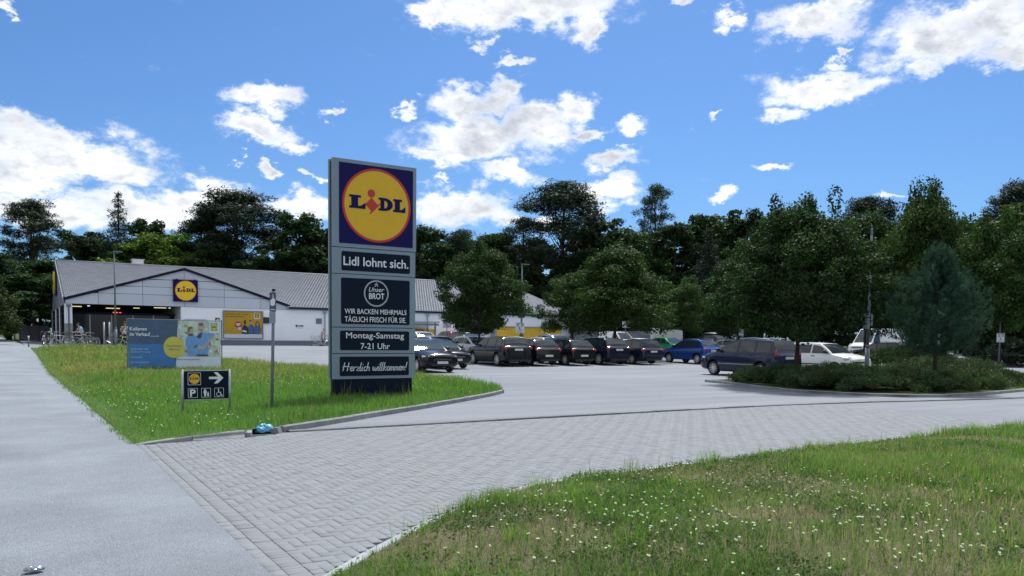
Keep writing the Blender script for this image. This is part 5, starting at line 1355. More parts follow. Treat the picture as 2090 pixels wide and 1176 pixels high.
# ------------------------------------------------------------------ bicycles
def bicycle(px, Z, rz, label, m, basket=None, z=None):
    x, y = at(px, Z)
    t = empty('bicycle', (x, y, zg(x, y) + .01 if z is None else z), rz, label, 'bicycle', 'bicycles by the entrance')
    r = .34
    for wx in (-.53, .53):
        mb = MB(); mb.torus((wx, 0, r), r - .02, .021, 'Y', 28, 6); w = mb.build('wheel', M_tyre, t, True)
        mb = MB(); mb.torus((wx, 0, r), r - .045, .012, 'Y', 28, 5)
        for k in range(14): a = PI * 2 * k / 14; mb.tube((wx, 0, r), (wx + (r - .05) * math.cos(a), 0, r + (r - .05) * math.sin(a)), .003, n=3, cap=False)
        mb.tube((wx, -.05, r), (wx, .05, r), .022); mb.build('rim', M_rim, w)
        mb = MB(); mb.ring(wx, r, r + .02, r + .028, -.03, .03, 18, a0=R(20), a1=R(200) if wx < 0 else R(170)); mb.build('mudguard', M_alu, t)
    mb = MB(); bb = (-.05, 0, .29); hd = (.36, 0, .82); hd2 = (.40, 0, .66); st = (-.20, 0, .78)
    mb.tube(bb, st, .018); mb.tube(st, (.365, 0, .80), .017); mb.tube(bb, hd2, .021); mb.tube(bb, (-.53, 0, r), .012); mb.tube(st, (-.53, 0, r), .010); mb.tube(hd, hd2, .022); mb.tube(hd2, (.53, 0, r), .015); mb.build('frame', m, t, True)
    mb = MB(); mb.tube(hd, (.34, 0, .98), .014); mb.path([(.20, -.30, 1.0), (.32, -.22, 1.03), (.36, 0, 1.0), (.32, .22, 1.03), (.20, .30, 1.0)], .013, 6); mb.build('handlebar', M_alu, t, True)
    mb = MB(); mb.tube(st, (-.22, 0, .92), .013); mb.ell((-.23, 0, .95), (.13, .075, .035), 12, 6); mb.build('saddle', M_trim, t, True)
    mb = MB(); mb.torus(bb, .09, .008, 'Y', 16, 4); mb.tube((bb[0], -.12, bb[2]), (bb[0] + .1, -.12, bb[2] - .13), .01); mb.tube((bb[0], .12, bb[2]), (bb[0] - .1, .12, bb[2] + .13), .01); mb.build('crank', M_trim, t)
    mb = MB(); mb.box((-.55, 0, .76), (.36, .14, .015)); mb.tube((-.66, .06, .75), (-.53, .06, r), .006, n=4); mb.tube((-.66, -.06, .75), (-.53, -.06, r), .006, n=4); mb.build('carrier', M_trim, t)
    mb = MB(); mb.ell((.47, 0, .86), (.04, .035, .035), 8, 6); mb.build('headlamp', M_lens, t, True)
    if basket:
        bx = .56 if basket == 'front' else -.55; mb = MB()
        for k in range(4): z_ = .80 + .07 * k; s_ = .15 + .012 * k; mb.path([(bx - s_, -s_, z_), (bx + s_, -s_, z_), (bx + s_, s_, z_), (bx - s_, s_, z_), (bx - s_, -s_, z_)], .007, 4)
        for k in range(16):
            a = 2 * PI * k / 16; c = max(abs(math.cos(a)), abs(math.sin(a))); mb.tube((bx + .15 * math.cos(a) / c, .15 * math.sin(a) / c, .80), (bx + .19 * math.cos(a) / c, .19 * math.sin(a) / c, 1.01), .005, n=4)
        mb.box((bx, 0, .80), (.3, .3, .01)); mb.build('basket', M_trim, t)
    mb = MB(); mb.tube((-.1, .02, .28), (-.18, .22, .0), .01); mb.build('kickstand', M_alu, t)
    return t
b_dk = mat('frame_dark_red', (.10, .02, .03), rough=.35, var=.05); b_sv = mat('frame_silver', (.45, .47, .5), rough=.3, metal=.5, var=.05); b_gr = mat('frame_graphite', (.03, .035, .045), rough=.35, var=.05); b_wh = mat('frame_white', (.65, .67, .7), rough=.35, var=.05)
b_ol = mat('frame_olive', (.14, .15, .08), rough=.35, var=.05)
bicycle(96, 50.5, R(250), 'dark red bicycle seen end-on with front basket, by the bollard', b_dk, 'front')
bicycle(123, 51.5, R(200), 'white bicycle beside the white entrance pier', b_wh, None)
bicycle(154, 52.0, R(-20), 'silver bicycle with rear basket in front of the cyclist', b_sv, 'back')
bicycle(170, 54.5, R(165), 'graphite bicycle held by the standing cyclist', b_gr, None)
bicycle(184, 52.0, R(225), 'olive bicycle with wide handlebar near the tall steel posts', b_ol, None)
bicycle(244, 52.5, R(170), 'dark bicycle standing behind the slim lamp post', b_gr, None)
bicycle(262, 49.5, R(200), 'white bicycle mostly hidden behind the blue banner', b_wh, None)

# ------------------------------------------------------------------ people
def skin_mesh(name, V, E, Rr, m, sub=2, root=0):
    me = bpy.data.meshes.new(name); me.from_pydata(V, E, []); o = bpy.data.objects.new(name, me); COL.objects.link(o)
    md = o.modifiers.new('s', 'SKIN'); md.use_smooth_shade = True; md.branch_smoothing = .4
    if not me.skin_vertices: return None
    for i, r in enumerate(Rr):
        d = me.skin_vertices[0].data[i]; d.radius = r if isinstance(r, tuple) else (r, r); d.use_root = (i == root)
    sd = o.modifiers.new('u', 'SUBSURF'); sd.levels = sub; sd.render_levels = sub
    dg = bpy.context.evaluated_depsgraph_get(); dg.update()
    out = bpy.data.meshes.new_from_object(o.evaluated_get(dg)); bpy.data.objects.remove(o)
    out.materials.clear(); out.materials.append(m); out.polygons.foreach_set('use_smooth', [True] * len(out.polygons))
    return out
M_skin = mat('skin', (.38, .22, .16), rough=.6, var=.08, scale=12)
M_shoe = mat('shoe', (.03, .03, .035), rough=.6, var=.1)
def person(px, Z, rz, label, pose, shirt, trousers, hair, shoe=M_shoe, z=None, strap=False):
    x, y = at(px, Z); t = empty('person', (x, y, zg(x, y) + .0 if z is None else z), rz, label, 'person')
    P = pose
    # faces +X in its own frame
    pel = Vector(P.get('pelvis', (0, 0, .95))); ch = Vector(P.get('chest', (0, 0, 1.28))); nk = Vector(P.get('neck', (.0, 0, 1.50))); hd = Vector(P.get('head', (.03, 0, 1.64)))
    V = [pel, (pel + ch) / 2, ch, nk, hd - Vector((.0, 0, .06)), hd + Vector((0, 0, .04)), hd + Vector((0, 0, .10))]
    Rr = [(.14, .12), (.13, .11), (.15, .11), .055, (.078, .07), (.085, .078), (.06, .06)]; E = [(0, 1), (1, 2), (2, 3), (3, 4), (4, 5), (5, 6)]
    def chain(root, pts, rad):
        i0 = root
        for p, r in zip(pts, rad):
            V.append(Vector(p)); Rr.append(r); E.append((i0, len(V) - 1)); i0 = len(V) - 1
        return i0
    legs = {}; arms = {}
    for s, k in ((1, 'l'), (-1, 'r')):
        kn, an, toe = P['leg_' + k]; hip = pel + Vector((0, s * .09, -.06)); legs[k] = (hip, Vector(kn), Vector(an), Vector(toe))
        chain(0, (hip, kn, an, toe), (.095, .06, .042, .035))
        el, wr = P['arm_' + k]; shd = ch + Vector((0, s * .19, .13)); arms[k] = (shd, Vector(el), Vector(wr))
        a = chain(2, (shd, el, wr), (.058, .042, .030)); d = (Vector(wr) - Vector(el)).normalized()
        hb_ = chain(a, (Vector(wr) + d * .07,), ((.038, .02),))
        sd_ = Vector((0, 0, 1)).cross(d); sd_ = sd_.normalized() if sd_.length > .1 else Vector((1, 0, 0))
        for q, ln in ((-.03, .065), (-.01, .08), (.01, .075), (.03, .06)): chain(hb_, (Vector(wr) + d * .10 + sd_ * q, Vector(wr) + d * (.10 + ln) + sd_ * q * 1.15 + Vector((0, 0, -.012))), (.011, .008))
        chain(a, (Vector(wr) + d * .05 + sd_ * -.045, Vector(wr) + d * .09 + sd_ * -.06), (.012, .009))
    bodym = skin_mesh('body', [tuple(v) for v in V], E, Rr, M_skin, 1)
    mobj('body', bodym, t)
    # nose and ears, hair as a close cap
    mb = MB(); mb.ell((hd.x + .088, hd.y, hd.z + .0), (.018, .014, .022), 8, 6); mb.ell((hd.x, hd.y + .085, hd.z), (.022, .012, .032), 8, 6); mb.ell((hd.x, hd.y - .085, hd.z), (.022, .012, .032), 8, 6); mb.build('face', M_skin, t, True)
    mb = MB(); mb.ell((hd.x + .080, hd.y + .032, hd.z + .03), (.012, .014, .008), 8, 5); mb.ell((hd.x + .080, hd.y - .032, hd.z + .03), (.012, .014, .008), 8, 5); mb.ell((hd.x + .082, hd.y, hd.z - .045), (.008, .024, .006), 8, 5); mb.build('eyes_and_mouth', mat('features', (.05, .025, .02), var=0), t, True)
    mb = MB(); mb.ell((hd.x - .018, hd.y, hd.z + .055), (.098, .092, .085), 14, 9); mb.build('hair', hair, t, True)
    # shirt
    V2 = [pel + Vector((0, 0, .02)), (pel + ch) / 2, ch, ch + Vector((0, 0, .16))]; R2 = [(.168, .15), (.160, .14), (.180, .135), (.09, .085)]; E2 = [(0, 1), (1, 2), (2, 3)]
    for k in 'lr':
        s_, e_, w_2 = arms[k]; i = len(V2); V2 += [s_, s_.lerp(e_, .75)]; R2 += [.080, .066]; E2 += [(2, i), (i, i + 1)]
    mobj('shirt', skin_mesh('shirt', [tuple(v) for v in V2], E2, R2, shirt, 2, 2), t)
    V3 = [pel + Vector((0, 0, .05)), pel - Vector((0, 0, .02))]; R3 = [(.158, .138), (.155, .14)]; E3 = [(0, 1)]
    for k in 'lr':
        h_, kn, an, toe = legs[k]; i = len(V3); V3 += [h_ - Vector((0, 0, .04)), kn, kn.lerp(an, .92)]; R3 += [.108, .078, .062]; E3 += [(1, i), (i, i + 1), (i + 1, i + 2)]
    mobj('trousers', skin_mesh('trousers', [tuple(v) for v in V3], E3, R3, trousers, 2, 1), t)
    for k in 'lr':
        h_, kn, an, toe = legs[k]; mb = MB(); c = an.lerp(toe, .55); mb.ell((c.x, c.y, max(.045, c.z)), (.14, .05, .05), 12, 7, M=Matrix.Rotation(math.atan2(toe.y - an.y, toe.x - an.x), 3, 'Z')); mb.build('shoe', shoe, t, True)
    if strap:
        mb = MB(); mb.path([ch + Vector((.06, -.13, .17)), ch + Vector((.145, -.03, .03)), ch + Vector((.14, .10, -.15)), pel + Vector((.06, .18, .04))], .017, 6); mb.build('shoulder_strap', M_trim, t, True)
    return t
walk = dict(leg_l=((.14, .09, .52), (.10, .09, .09), (.24, .09, .05)), leg_r=((.02, -.09, .50), (-.20, -.09, .14), (-.07, -.09, .06)), arm_l=((.08, .27, 1.14), (.30, .12, 1.12)), arm_r=((-.02, -.26, 1.14), (.22, -.14, 1.08)))
bend = dict(pelvis=(-.05, 0, .93), chest=(.06, 0, 1.25), neck=(.15, 0, 1.44), head=(.22, 0, 1.55), leg_l=((.06, .10, .50), (-.02, .10, .09), (.12, .10, .05)), leg_r=((.10, -.10, .52), (.08, -.10, .09), (.22, -.10, .05)), arm_l=((.22, .26, 1.08), (.42, .22, 1.02)), arm_r=((.22, -.26, 1.08), (.42, -.22, 1.02)))
M_dj = mat('dark_denim', (.012, .018, .045), rough=.9, var=.15, scale=9); M_bt = mat('black_cloth', (.010, .010, .013), rough=.9, var=.15, scale=9)
M_ls = mat('light_blue_shirt', (.34, .47, .66), rough=.9, var=.1, scale=7); M_ws = mat('white_shirt', (.62, .64, .68), rough=.9, var=.08, scale=7); M_gs = mat('grey_shawl', (.42, .40, .40), rough=.9, var=.2, scale=12)
M_hd = mat('dark_hair', (.02, .015, .012), rough=.8, var=.1); M_hb = mat('brown_hair', (.06, .035, .022), rough=.8, var=.1); M_hg = mat('grey_hair', (.30, .29, .28), rough=.8, var=.1)
person(166, 55.6, R(195), 'person in light blue shirt and dark trousers leaning over a bicycle', bend, M_ls, M_dj, M_hd)
person(255, 52.0, R(-100), 'person in white T-shirt and black trousers with dark shoulder strap, walking', walk, M_ws, M_bt, M_hb, strap=True)
person(657, 72.6, R(-20), 'person in pale top bending over the shopping trolleys by the wall', bend, M_gs, mat('wine_cloth', (.10, .02, .03), rough=.9, var=.1), M_hg)

def trolley(px, Z, rz, label):
    x, y = at(px, Z); t = empty('shopping_trolley', (x, y, zg(x, y)), rz, label, 'shopping trolley', 'shopping trolleys')
    mb = MB(); b0 = [(-.38, -.2), (.42, -.16), (.42, .16), (-.38, .2)]; b1 = [(-.46, -.27), (.48, -.23), (.48, .23), (-.46, .27)]
    def lerp4(k): return [(a[0] + (b[0] - a[0]) * k, a[1] + (b[1] - a[1]) * k, .52 + .42 * k) for a, b in zip(b0, b1)]
    for k in range(6):
        P = lerp4(k / 5); mb.path(P + [P[0]], .008 if k < 5 else .013, 5)
    for s in range(4):
        for k in range(9):
            u = k / 9; A = [(b0[s][i] + (b0[(s + 1) % 4][i] - b0[s][i]) * u) for i in (0, 1)]; B = [(b1[s][i] + (b1[(s + 1) % 4][i] - b1[s][i]) * u) for i in (0, 1)]; mb.tube((*A, .52), (*B, .94), .006, n=4)
    mb.build('basket', M_chrome, t)
    mb = MB()
    for s in (-.24, .24): mb.path([(.50, s * .8, .14), (-.40, s, .16), (-.50, s, .55), (-.56, s, 1.0)], .016, 6); mb.tube((-.40, s, .18), (.30, s * .7, .52), .014, n=6)
    mb.build('frame', M_chrome, t, True)
    mb = MB(); mb.tube((-.57, -.27, 1.01), (-.57, .27, 1.01), .02); mb.build('handle', M_yel, t, True)
    for (a, b) in ((.46, -.19), (.46, .19), (-.38, -.23), (-.38, .23)):
        mb = MB(); mb.lathe([(.0, -.015), (.062, -.015), (.062, .015), (.0, .015)], 'Y', c=(a, b, .063), n=14); mb.build('wheel', M_trim, t)
    return t
trolley(645, 72.5, R(170), 'shopping trolley with its frame sticking out towards the yellow poster')
trolley(664, 72.2, R(5), 'shopping trolley half hidden behind the pylon sign')

# ------------------------------------------------------------------ fences, walls, containers behind
def plank_fence(name, A, B, h, npost, nslat, m, label, cat='fence', group=None, z=.6, gap=.012, posts=True, mp=None):
    t = empty(name, (*A, z), math.atan2(B[1] - A[1], B[0] - A[0]), label, cat, group)
    L = math.hypot(B[0] - A[0], B[1] - A[1])
    for i in range(npost):
        a, b = L * i / npost, L * (i + 1) / npost
        for k in range(nslat):
            mb = MB(); mb.box(((a + b) / 2, 0, .05 + (h - .05) * (k + .5) / nslat), (b - a - .12, .03, (h - .05) / nslat - gap)); mb.build('slat', m, t)
    for i in range(npost + 1):
        mb = MB(); mb.box((L * i / npost, 0, (h + .06) / 2), (.09, .09, h + .06)); mb.build('post', mp or m, t)
    return t
M_fd = mat('dark_fence', (.010, .014, .026), rough=.7, var=.2, rndm=.15); M_fg = mat('weathered_fence', (.13, .15, .175), rough=.9, var=.25, scale=3, rndm=.2)
ax, ay = at(40, 92); bx_, by_ = at(100, 88)
plank_fence('board_fence', (ax, ay), (bx_, by_), 1.75, 3, 7, M_fd, 'dark board fence between the store and the footpath trees')
ax, ay = at(1172, 84); bx_, by_ = at(1330, 80)
plank_fence('board_fence', (ax, ay), (bx_, by_), 1.95, 6, 9, M_fg, 'weathered grey board fence behind the white panel van', z=.45)
def container(px0, px1, Z, h, label, rounded=False, doors=1):
    x0, y0 = at(px0, Z); x1, y1 = at(px1, Z); L = math.hypot(x1 - x0, y1 - y0)
    t = empty('storage_box', (x0, y0, zg(x0, y0)), math.atan2(y1 - y0, x1 - x0), label, 'container')
    m = mat('pale_sheet', (.50, .53, .52), rough=.7, var=.12)
    mb = MB()
    if rounded: mb.plate([(0, 0), (L, 0), (L, h - .5), (L - .12, h - .2), (L - .35, h - .03), (L - .6, h), (0, h)], 0, 1.6)
    else: mb.box2((0, 0, 0), (L, 1.8, h))
    mb.build('body', m, t)
    for k in range(doors):
        mb = MB(); mb.box2((L * k / doors + .04, -.03, .1), (L * (k + 1) / doors - .04, -.002, h - (.12 if not rounded else .55))); d = mb.build('door', mat('pale_door', (.46, .49, .48), rough=.7, var=.15, rndm=.06), t)
        mb = MB(); mb.box((L * (k + .85) / doors, -.05, h * .5), (.04, .04, .2)); mb.build('handle', M_trim, d)
    return t
container(1333, 1352, 78, 2.15, 'pale storage box with rounded top corner behind the green car', True)
container(1357, 1393, 78, 1.95, 'pale low shed with two doors behind the blue crossover', False, 2)

# ------------------------------------------------------------------ litter
def crumple(name, loc, R_, m, seed, label, cat, sq=(1, 1, .7), n=26, k=14):
    r_ = random.Random(seed); mb = MB(); mb.ell((0, 0, 0), (1, 1, 1), n, k); fs = [[r_.uniform(-3.5, 3.5) for _ in range(3)] + [r_.uniform(0, 6)] for _ in range(9)]
    out = []
    for v in mb.v:
        d = sum(abs(math.sin(f[0] * v[0] + f[1] * v[1] + f[2] * v[2] + f[3])) for f in fs) / 9; q = .45 + .85 * d
        q += .12 * math.sin(7 * v[0] + 5 * v[2]) ** 2
        out.append((v[0] * R_ * sq[0] * q, v[1] * R_ * sq[1] * q, max(-.3, v[2]) * R_ * sq[2] * q))
    mb.v = out
    o = mb.build(name, m, None, False, loc); return tag(o, label, cat)
M_bag = mat('blue_plastic', (.09, .40, .66), rough=.3, var=.45, scale=12, spec=.6, bump=.4, bscale=30)
crumple('plastic_bag', (3.36, 12.98, .04), .125, M_bag, 4, 'crumpled light blue plastic bag lying on the broken kerb', 'plastic bag', (1.2, .8, .75))
crumple('drink_carton', (.045, 6.02, .028), .045, mat('foil', (.28, .33, .36), rough=.2, metal=.6, var=.6, scale=40), 9, 'crushed shiny foil pack lying on the grey footpath', 'litter', (1.3, .8, .55))
tag(MB().box((4.28, 12.96, .012), (.09, .05, .006), .3).build('paper_scrap', M_white), 'white paper scrap lying by the gutter below the kerb', 'litter')
# ------------------------------------------------------------------ vegetation
M_leaf = leafmat('broad_leaf', .26, .45); M_needle = leafmat('needle', .12, .6); M_blade = leafmat('grass_blade', .35, .6)
M_bark = mat('bark', (.050, .043, .036), rough=1, var=.4, scale=5, bump=.8, bscale=14, spec=.1)
M_pbark = mat('pine_bark', (.085, .050, .032), rough=1, var=.4, scale=3, bump=.8, bscale=10, spec=.1)
def unit(v): return v / np.maximum(np.linalg.norm(v, axis=1, keepdims=True), 1e-9)
def leaf_quads(rg, P, Nn, size, asp=.55, jitter=.35):
    n = len(P); s = size * (1 + jitter * (rg.random(n) * 2 - 1)); t = unit(np.cross(Nn, rg.normal(size=(n, 3)))); b = np.cross(Nn, t)
    V = np.empty((n, 4, 3)); t_ = t * (s / 2)[:, None]; b_ = b * (s * asp / 2)[:, None]
    V[:, 0] = P - t_; V[:, 1] = P + b_ - Nn * (s * .08)[:, None]; V[:, 2] = P + t_; V[:, 3] = P - b_ - Nn * (s * .08)[:, None]
    Q = np.arange(4 * n).reshape(n, 4)
    return V.reshape(-1, 3), Q
def crown_mesh(seed, clumps, nleaf, size, base, tint=.5, upb=.55, m=None, asp=.6, hue=(1, 1, 1), shell=.55):
    """clumps: rows of x, y, z, rx, ry, rz; leaves fill each clump, denser towards its skin"""
    rg = np.random.default_rng(seed); C = np.array(clumps); vol = (C[:, 3] * C[:, 4] * C[:, 5]) ** .62; cnt = np.maximum(8, (nleaf * vol / vol.sum()).astype(int))
    idx = np.repeat(np.arange(len(C)), cnt); n = len(idx)
    d = unit(rg.normal(size=(n, 3))); rr = rg.random(n) ** (1 / 3.0); rr = shell * np.maximum(rr, .75 + .25 * rg.random(n)) + (1 - shell) * rr
    rr *= 1 + .18 * rg.normal(size=n)
    P = C[idx, :3] + d * rr[:, None] * C[idx, 3:6]
    Nn = unit(d * .55 + np.array([0, 0, upb]) + rg.normal(size=(n, 3)) * .55)
    V, Q = leaf_quads(rg, P, Nn, size, asp)
    ct = 1 + tint * (rg.random(len(C)) * 2 - 1) * .6; lt = 1 + tint * (rg.random(n) * 2 - 1)
    col = np.array(base)[None] * (ct[idx] * lt)[:, None]
    yel = rg.random(len(C)) * .5; col[:, 0] *= 1 + .5 * yel[idx]
    return V, Q, np.repeat(np.clip(col, .002, 1), 4, axis=0)
def limbs(seed, H, tr, clumps, z0, m, trunk_top=.75, nl=14, wob=.02):
    r_ = random.Random(seed); mb = MB(); pts = []; rad = []
    for k in range(9):
        t = k / 8; pts.append((wob * H * math.sin(t * 4 + seed) * t, wob * H * math.cos(t * 3 + seed * 2) * t, -.1 + t * (H * trunk_top + .1))); rad.append(tr * (1.25 if k == 0 else 1) * (1 - .72 * t))
    mb.path(pts, rad, 9)
    for c in r_.sample(list(clumps), min(nl, len(clumps))):
        z = z0 + (c[2] - z0) * r_.uniform(.25, .65); t = min(.98, z / (H * trunk_top)); i = min(7, int(t * 8)); p = Vector(pts[i]).lerp(Vector(pts[i + 1]), t * 8 - i)
        q = Vector(c[:3]); mid = p.lerp(q, .5) + Vector((0, 0, -.05 * (q - p).length)); r0 = tr * (1 - .72 * t) * .45
        mb.path([p, mid, q], [r0, r0 * .6, r0 * .2], 5)
    return mb
def dome(t):
    return .72 + .28 * t / .3 if t < .3 else max(.2, 1 - ((t - .3) / .72) ** 2.3) ** .6
def make_tree(seed, H, Rc, z0, kind, nleaf, size, base, m=None, nclump=70, tr=None, spiky=False):
    r_ = random.Random(seed); cl = []
    if kind == 'round':
        for k in range(nclump):
            t = r_.random() ** .9; z = z0 + (H - z0) * (.05 + .88 * t); e = dome(t)
            env = Rc * e; a = r_.uniform(0, 2 * PI); env *= 1 + .16 * math.sin(3 * a + seed) + .13 * math.sin(5 * a + 9 * t + seed * 2); rho = env * math.sqrt(r_.uniform(.15, 1)) * .88; s = Rc * r_.uniform(.10, .30)
            cl.append((rho * math.cos(a), rho * math.sin(a), z, s, s, s * r_.uniform(.4, .7)))
        for k in range(7 if spiky else 3):
            a = r_.uniform(0, 2 * PI); rho = Rc * r_.uniform(0, .45); s = Rc * r_.uniform(.06, .12) * (1 if spiky else 2.2); cl.append((rho * math.cos(a), rho * math.sin(a), H * (r_.uniform(.94, 1.03) if spiky else r_.uniform(.9, .97)), s, s, s * (2.0 if spiky else .7)))
        for k in range(16):
            a = r_.uniform(0, 2 * PI); z = z0 + (H - z0) * r_.uniform(.1, .7); rho = Rc * r_.uniform(.88, 1.08) * dome((z - z0) / (H - z0)); s = Rc * r_.uniform(.08, .16); cl.append((rho * math.cos(a), rho * math.sin(a), z, s, s, s * .7))
    elif kind == 'pine':
        for k in range(nclump):
            t = r_.random() ** .75; e = (1 - t ** 3.0) ** .5 * (.55 + .45 * min(1, t * 2.2))
            rho = Rc * e * r_.uniform(.1, 1.0) ** .6; a = r_.uniform(0, 2 * PI); s = Rc * r_.uniform(.13, .29)
            z = z0 + (H - z0) * t + r_.uniform(-.3, .3) + .12 * rho
            cl.append((rho * math.cos(a), rho * math.sin(a), min(z, H), s * 1.2, s * 1.2, s * r_.uniform(.4, .75)))
        cl += [(0, 0, H * .975, Rc * .3, Rc * .3, Rc * .2), (Rc * .22, .1, H * .95, Rc * .25, Rc * .25, Rc * .16), (-Rc * .2, -.2, H * .94, Rc * .25, Rc * .25, Rc * .18)]
    elif kind == 'spruce':
        nl = 24
        for i in range(nl):
            t = (i + .5) / nl; z = z0 + (H - z0) * t; n = max(4, int(9 * (1 - t) + 4))
            for k in range(n):
                a = 2 * PI * (k + r_.random() * .7) / n; L = Rc * (1 - t) ** .85 * r_.uniform(.65, 1.1) + .05 * Rc
                for q in (.35, .68, .98): cl.append((L * q * math.cos(a), L * q * math.sin(a), z - L * q * .34 + r_.uniform(-.25, .25), L * .24 + .06 * Rc, L * .24 + .06 * Rc, L * .13 + .05 * Rc))
        cl.append((0, 0, H * .99, .06 * Rc, .06 * Rc, .12 * Rc))
    m = m or M_leaf
    up = .5 if kind == 'round' else .3
    V, Q, c = crown_mesh(seed, cl, nleaf, size, base, upb=up, asp=.62 if kind == 'round' else .22, shell=.6 if kind == 'round' else .25)
    crown = npmesh('crown', V, Q, col=c, m=m)
    tr = tr or H * .018
    big = sorted(cl, key=lambda c: -c[3])
    tm = limbs(seed, H, tr, big[: max(10, len(big) // 2)], z0 * .8, None, .78 if kind == 'round' else .97, 20 if kind != 'spruce' else 30, .012 if kind != 'spruce' else .002).mesh('trunk', M_pbark if kind == 'pine' else M_bark, True)
    return dict(crown=crown, trunk=tm, H=H, R=Rc)
def plant(T, x, y, h, rc, rz, label, name='tree', cat='tree', group=None, z=None, tint=(1, 1, 1)):
    t = empty(name, (x, y, (zg(x, y) if z is None else z) - .02), rz, label, cat, group)
    t.scale = (rc / T['R'], rc / T['R'], h / T['H'])
    mobj('trunk', T['trunk'], t); c = mobj('crown', T['crown'], t); c.color = (*tint, 1)
    return t
G1 = (.028, .062, .019); G2 = (.029, .062, .025); G3 = (.040, .084, .024); GP = (.022, .044, .026); GS = (.020, .042, .032)
maple_a = make_tree(11, 7.0, 3.2, 1.9, 'round', 46000, .135, G1, nclump=105, tr=.115, spiky=True)
maple_b = make_tree(12, 7.2, 3.6, 1.9, 'round', 36000, .155, G1, nclump=90, tr=.12)
maple_c = make_tree(13, 7.2, 3.4, 2.0, 'round', 34000, .155, G3, nclump=85, tr=.12, spiky=True)
dec = [make_tree(20 + k, 17.0, 5.0, 2.5, 'round', 19000, .40, [G2, G1, G2, (.036, .076, .022)][k], nclump=75, tr=.28) for k in range(4)]
pin = [make_tree(30 + k, 21.0, 4.6, [9.0, 10.5, 7.0][k], 'pine', [17000, 9500, 19000][k], .46, GP, m=M_needle, nclump=[105, 60, 125][k], tr=.30) for k in range(3)]
spr = [make_tree(40 + k, 19.0, 3.8, 2.0, 'spruce', 24000, .40, GS, m=M_needle, tr=.22) for k in range(2)]
low = [make_tree(50 + k, 8.0, 4.2, .4, 'round', 9000, .36, [G2, (.032, .056, .018)][k], nclump=60, tr=.16) for k in range(2)]

def tree_at(T, px, Z, top, wpx, rz, label, name='tree', tint=(1, 1, 1), group=None, cat='tree', z=None):
    x, y = at(px, Z); zb_ = zg(x, y) if z is None else z
    h = (hgt(px, Z, top) - zb_) * .975; return plant(T, x, y, h, wpx * Z / F_PX / 2 * 1.04, rz, label, name, cat, group, z, tint)
# trees standing in the lot
tree_at(maple_a, 978, 49, 500, 168, .4, 'round-crowned maple over the cars just right of the pylon sign', 'maple_tree')
tree_at(maple_b, 1256, 55, 506, 235, 1.3, 'broad maple with pale green edges over the navy crossover', 'maple_tree', (1.15, 1.1, 1))
tree_at(maple_b, 1168, 66, 560, 130, 4.0, 'smaller maple filling the gap behind the broad one', 'maple_tree', (.95, .95, 1))
tree_at(maple_c, 1396, 72, 572, 108, 2.2, 'slender light green maple behind the green saloon', 'maple_tree')
tree_at(maple_a, 1628, 27.5, 412, 300, 2.6, 'large dark maple in the juniper bed before the people carrier', 'maple_tree', (.92, .95, 1.05))
tree_at(maple_b, 1510, 60, 520, 190, .9, 'dark maple behind the blue crossover', 'maple_tree', (.85, .9, 1))
tree_at(maple_c, 1890, 42, 388, 205, 5.1, 'tall maple with a thin spiky top behind the young pine', 'maple_tree', (.85, .85, .9))
tree_at(maple_c, 2040, 38, 440, 200, 3.3, 'yellow-green maple behind the small parking notice', 'maple_tree', (.85, .9, .95))
tree_at(maple_b, 1765, 46, 432, 210, 3.9, 'maple crown behind the juniper bed lamp post', 'maple_tree', (.9, .92, .95))
tree_at(maple_a, 967, 62, 590, 110, 5.5, 'smaller maple with thin trunk behind the round-crowned maple', 'maple_tree', (.8, .85, .9))

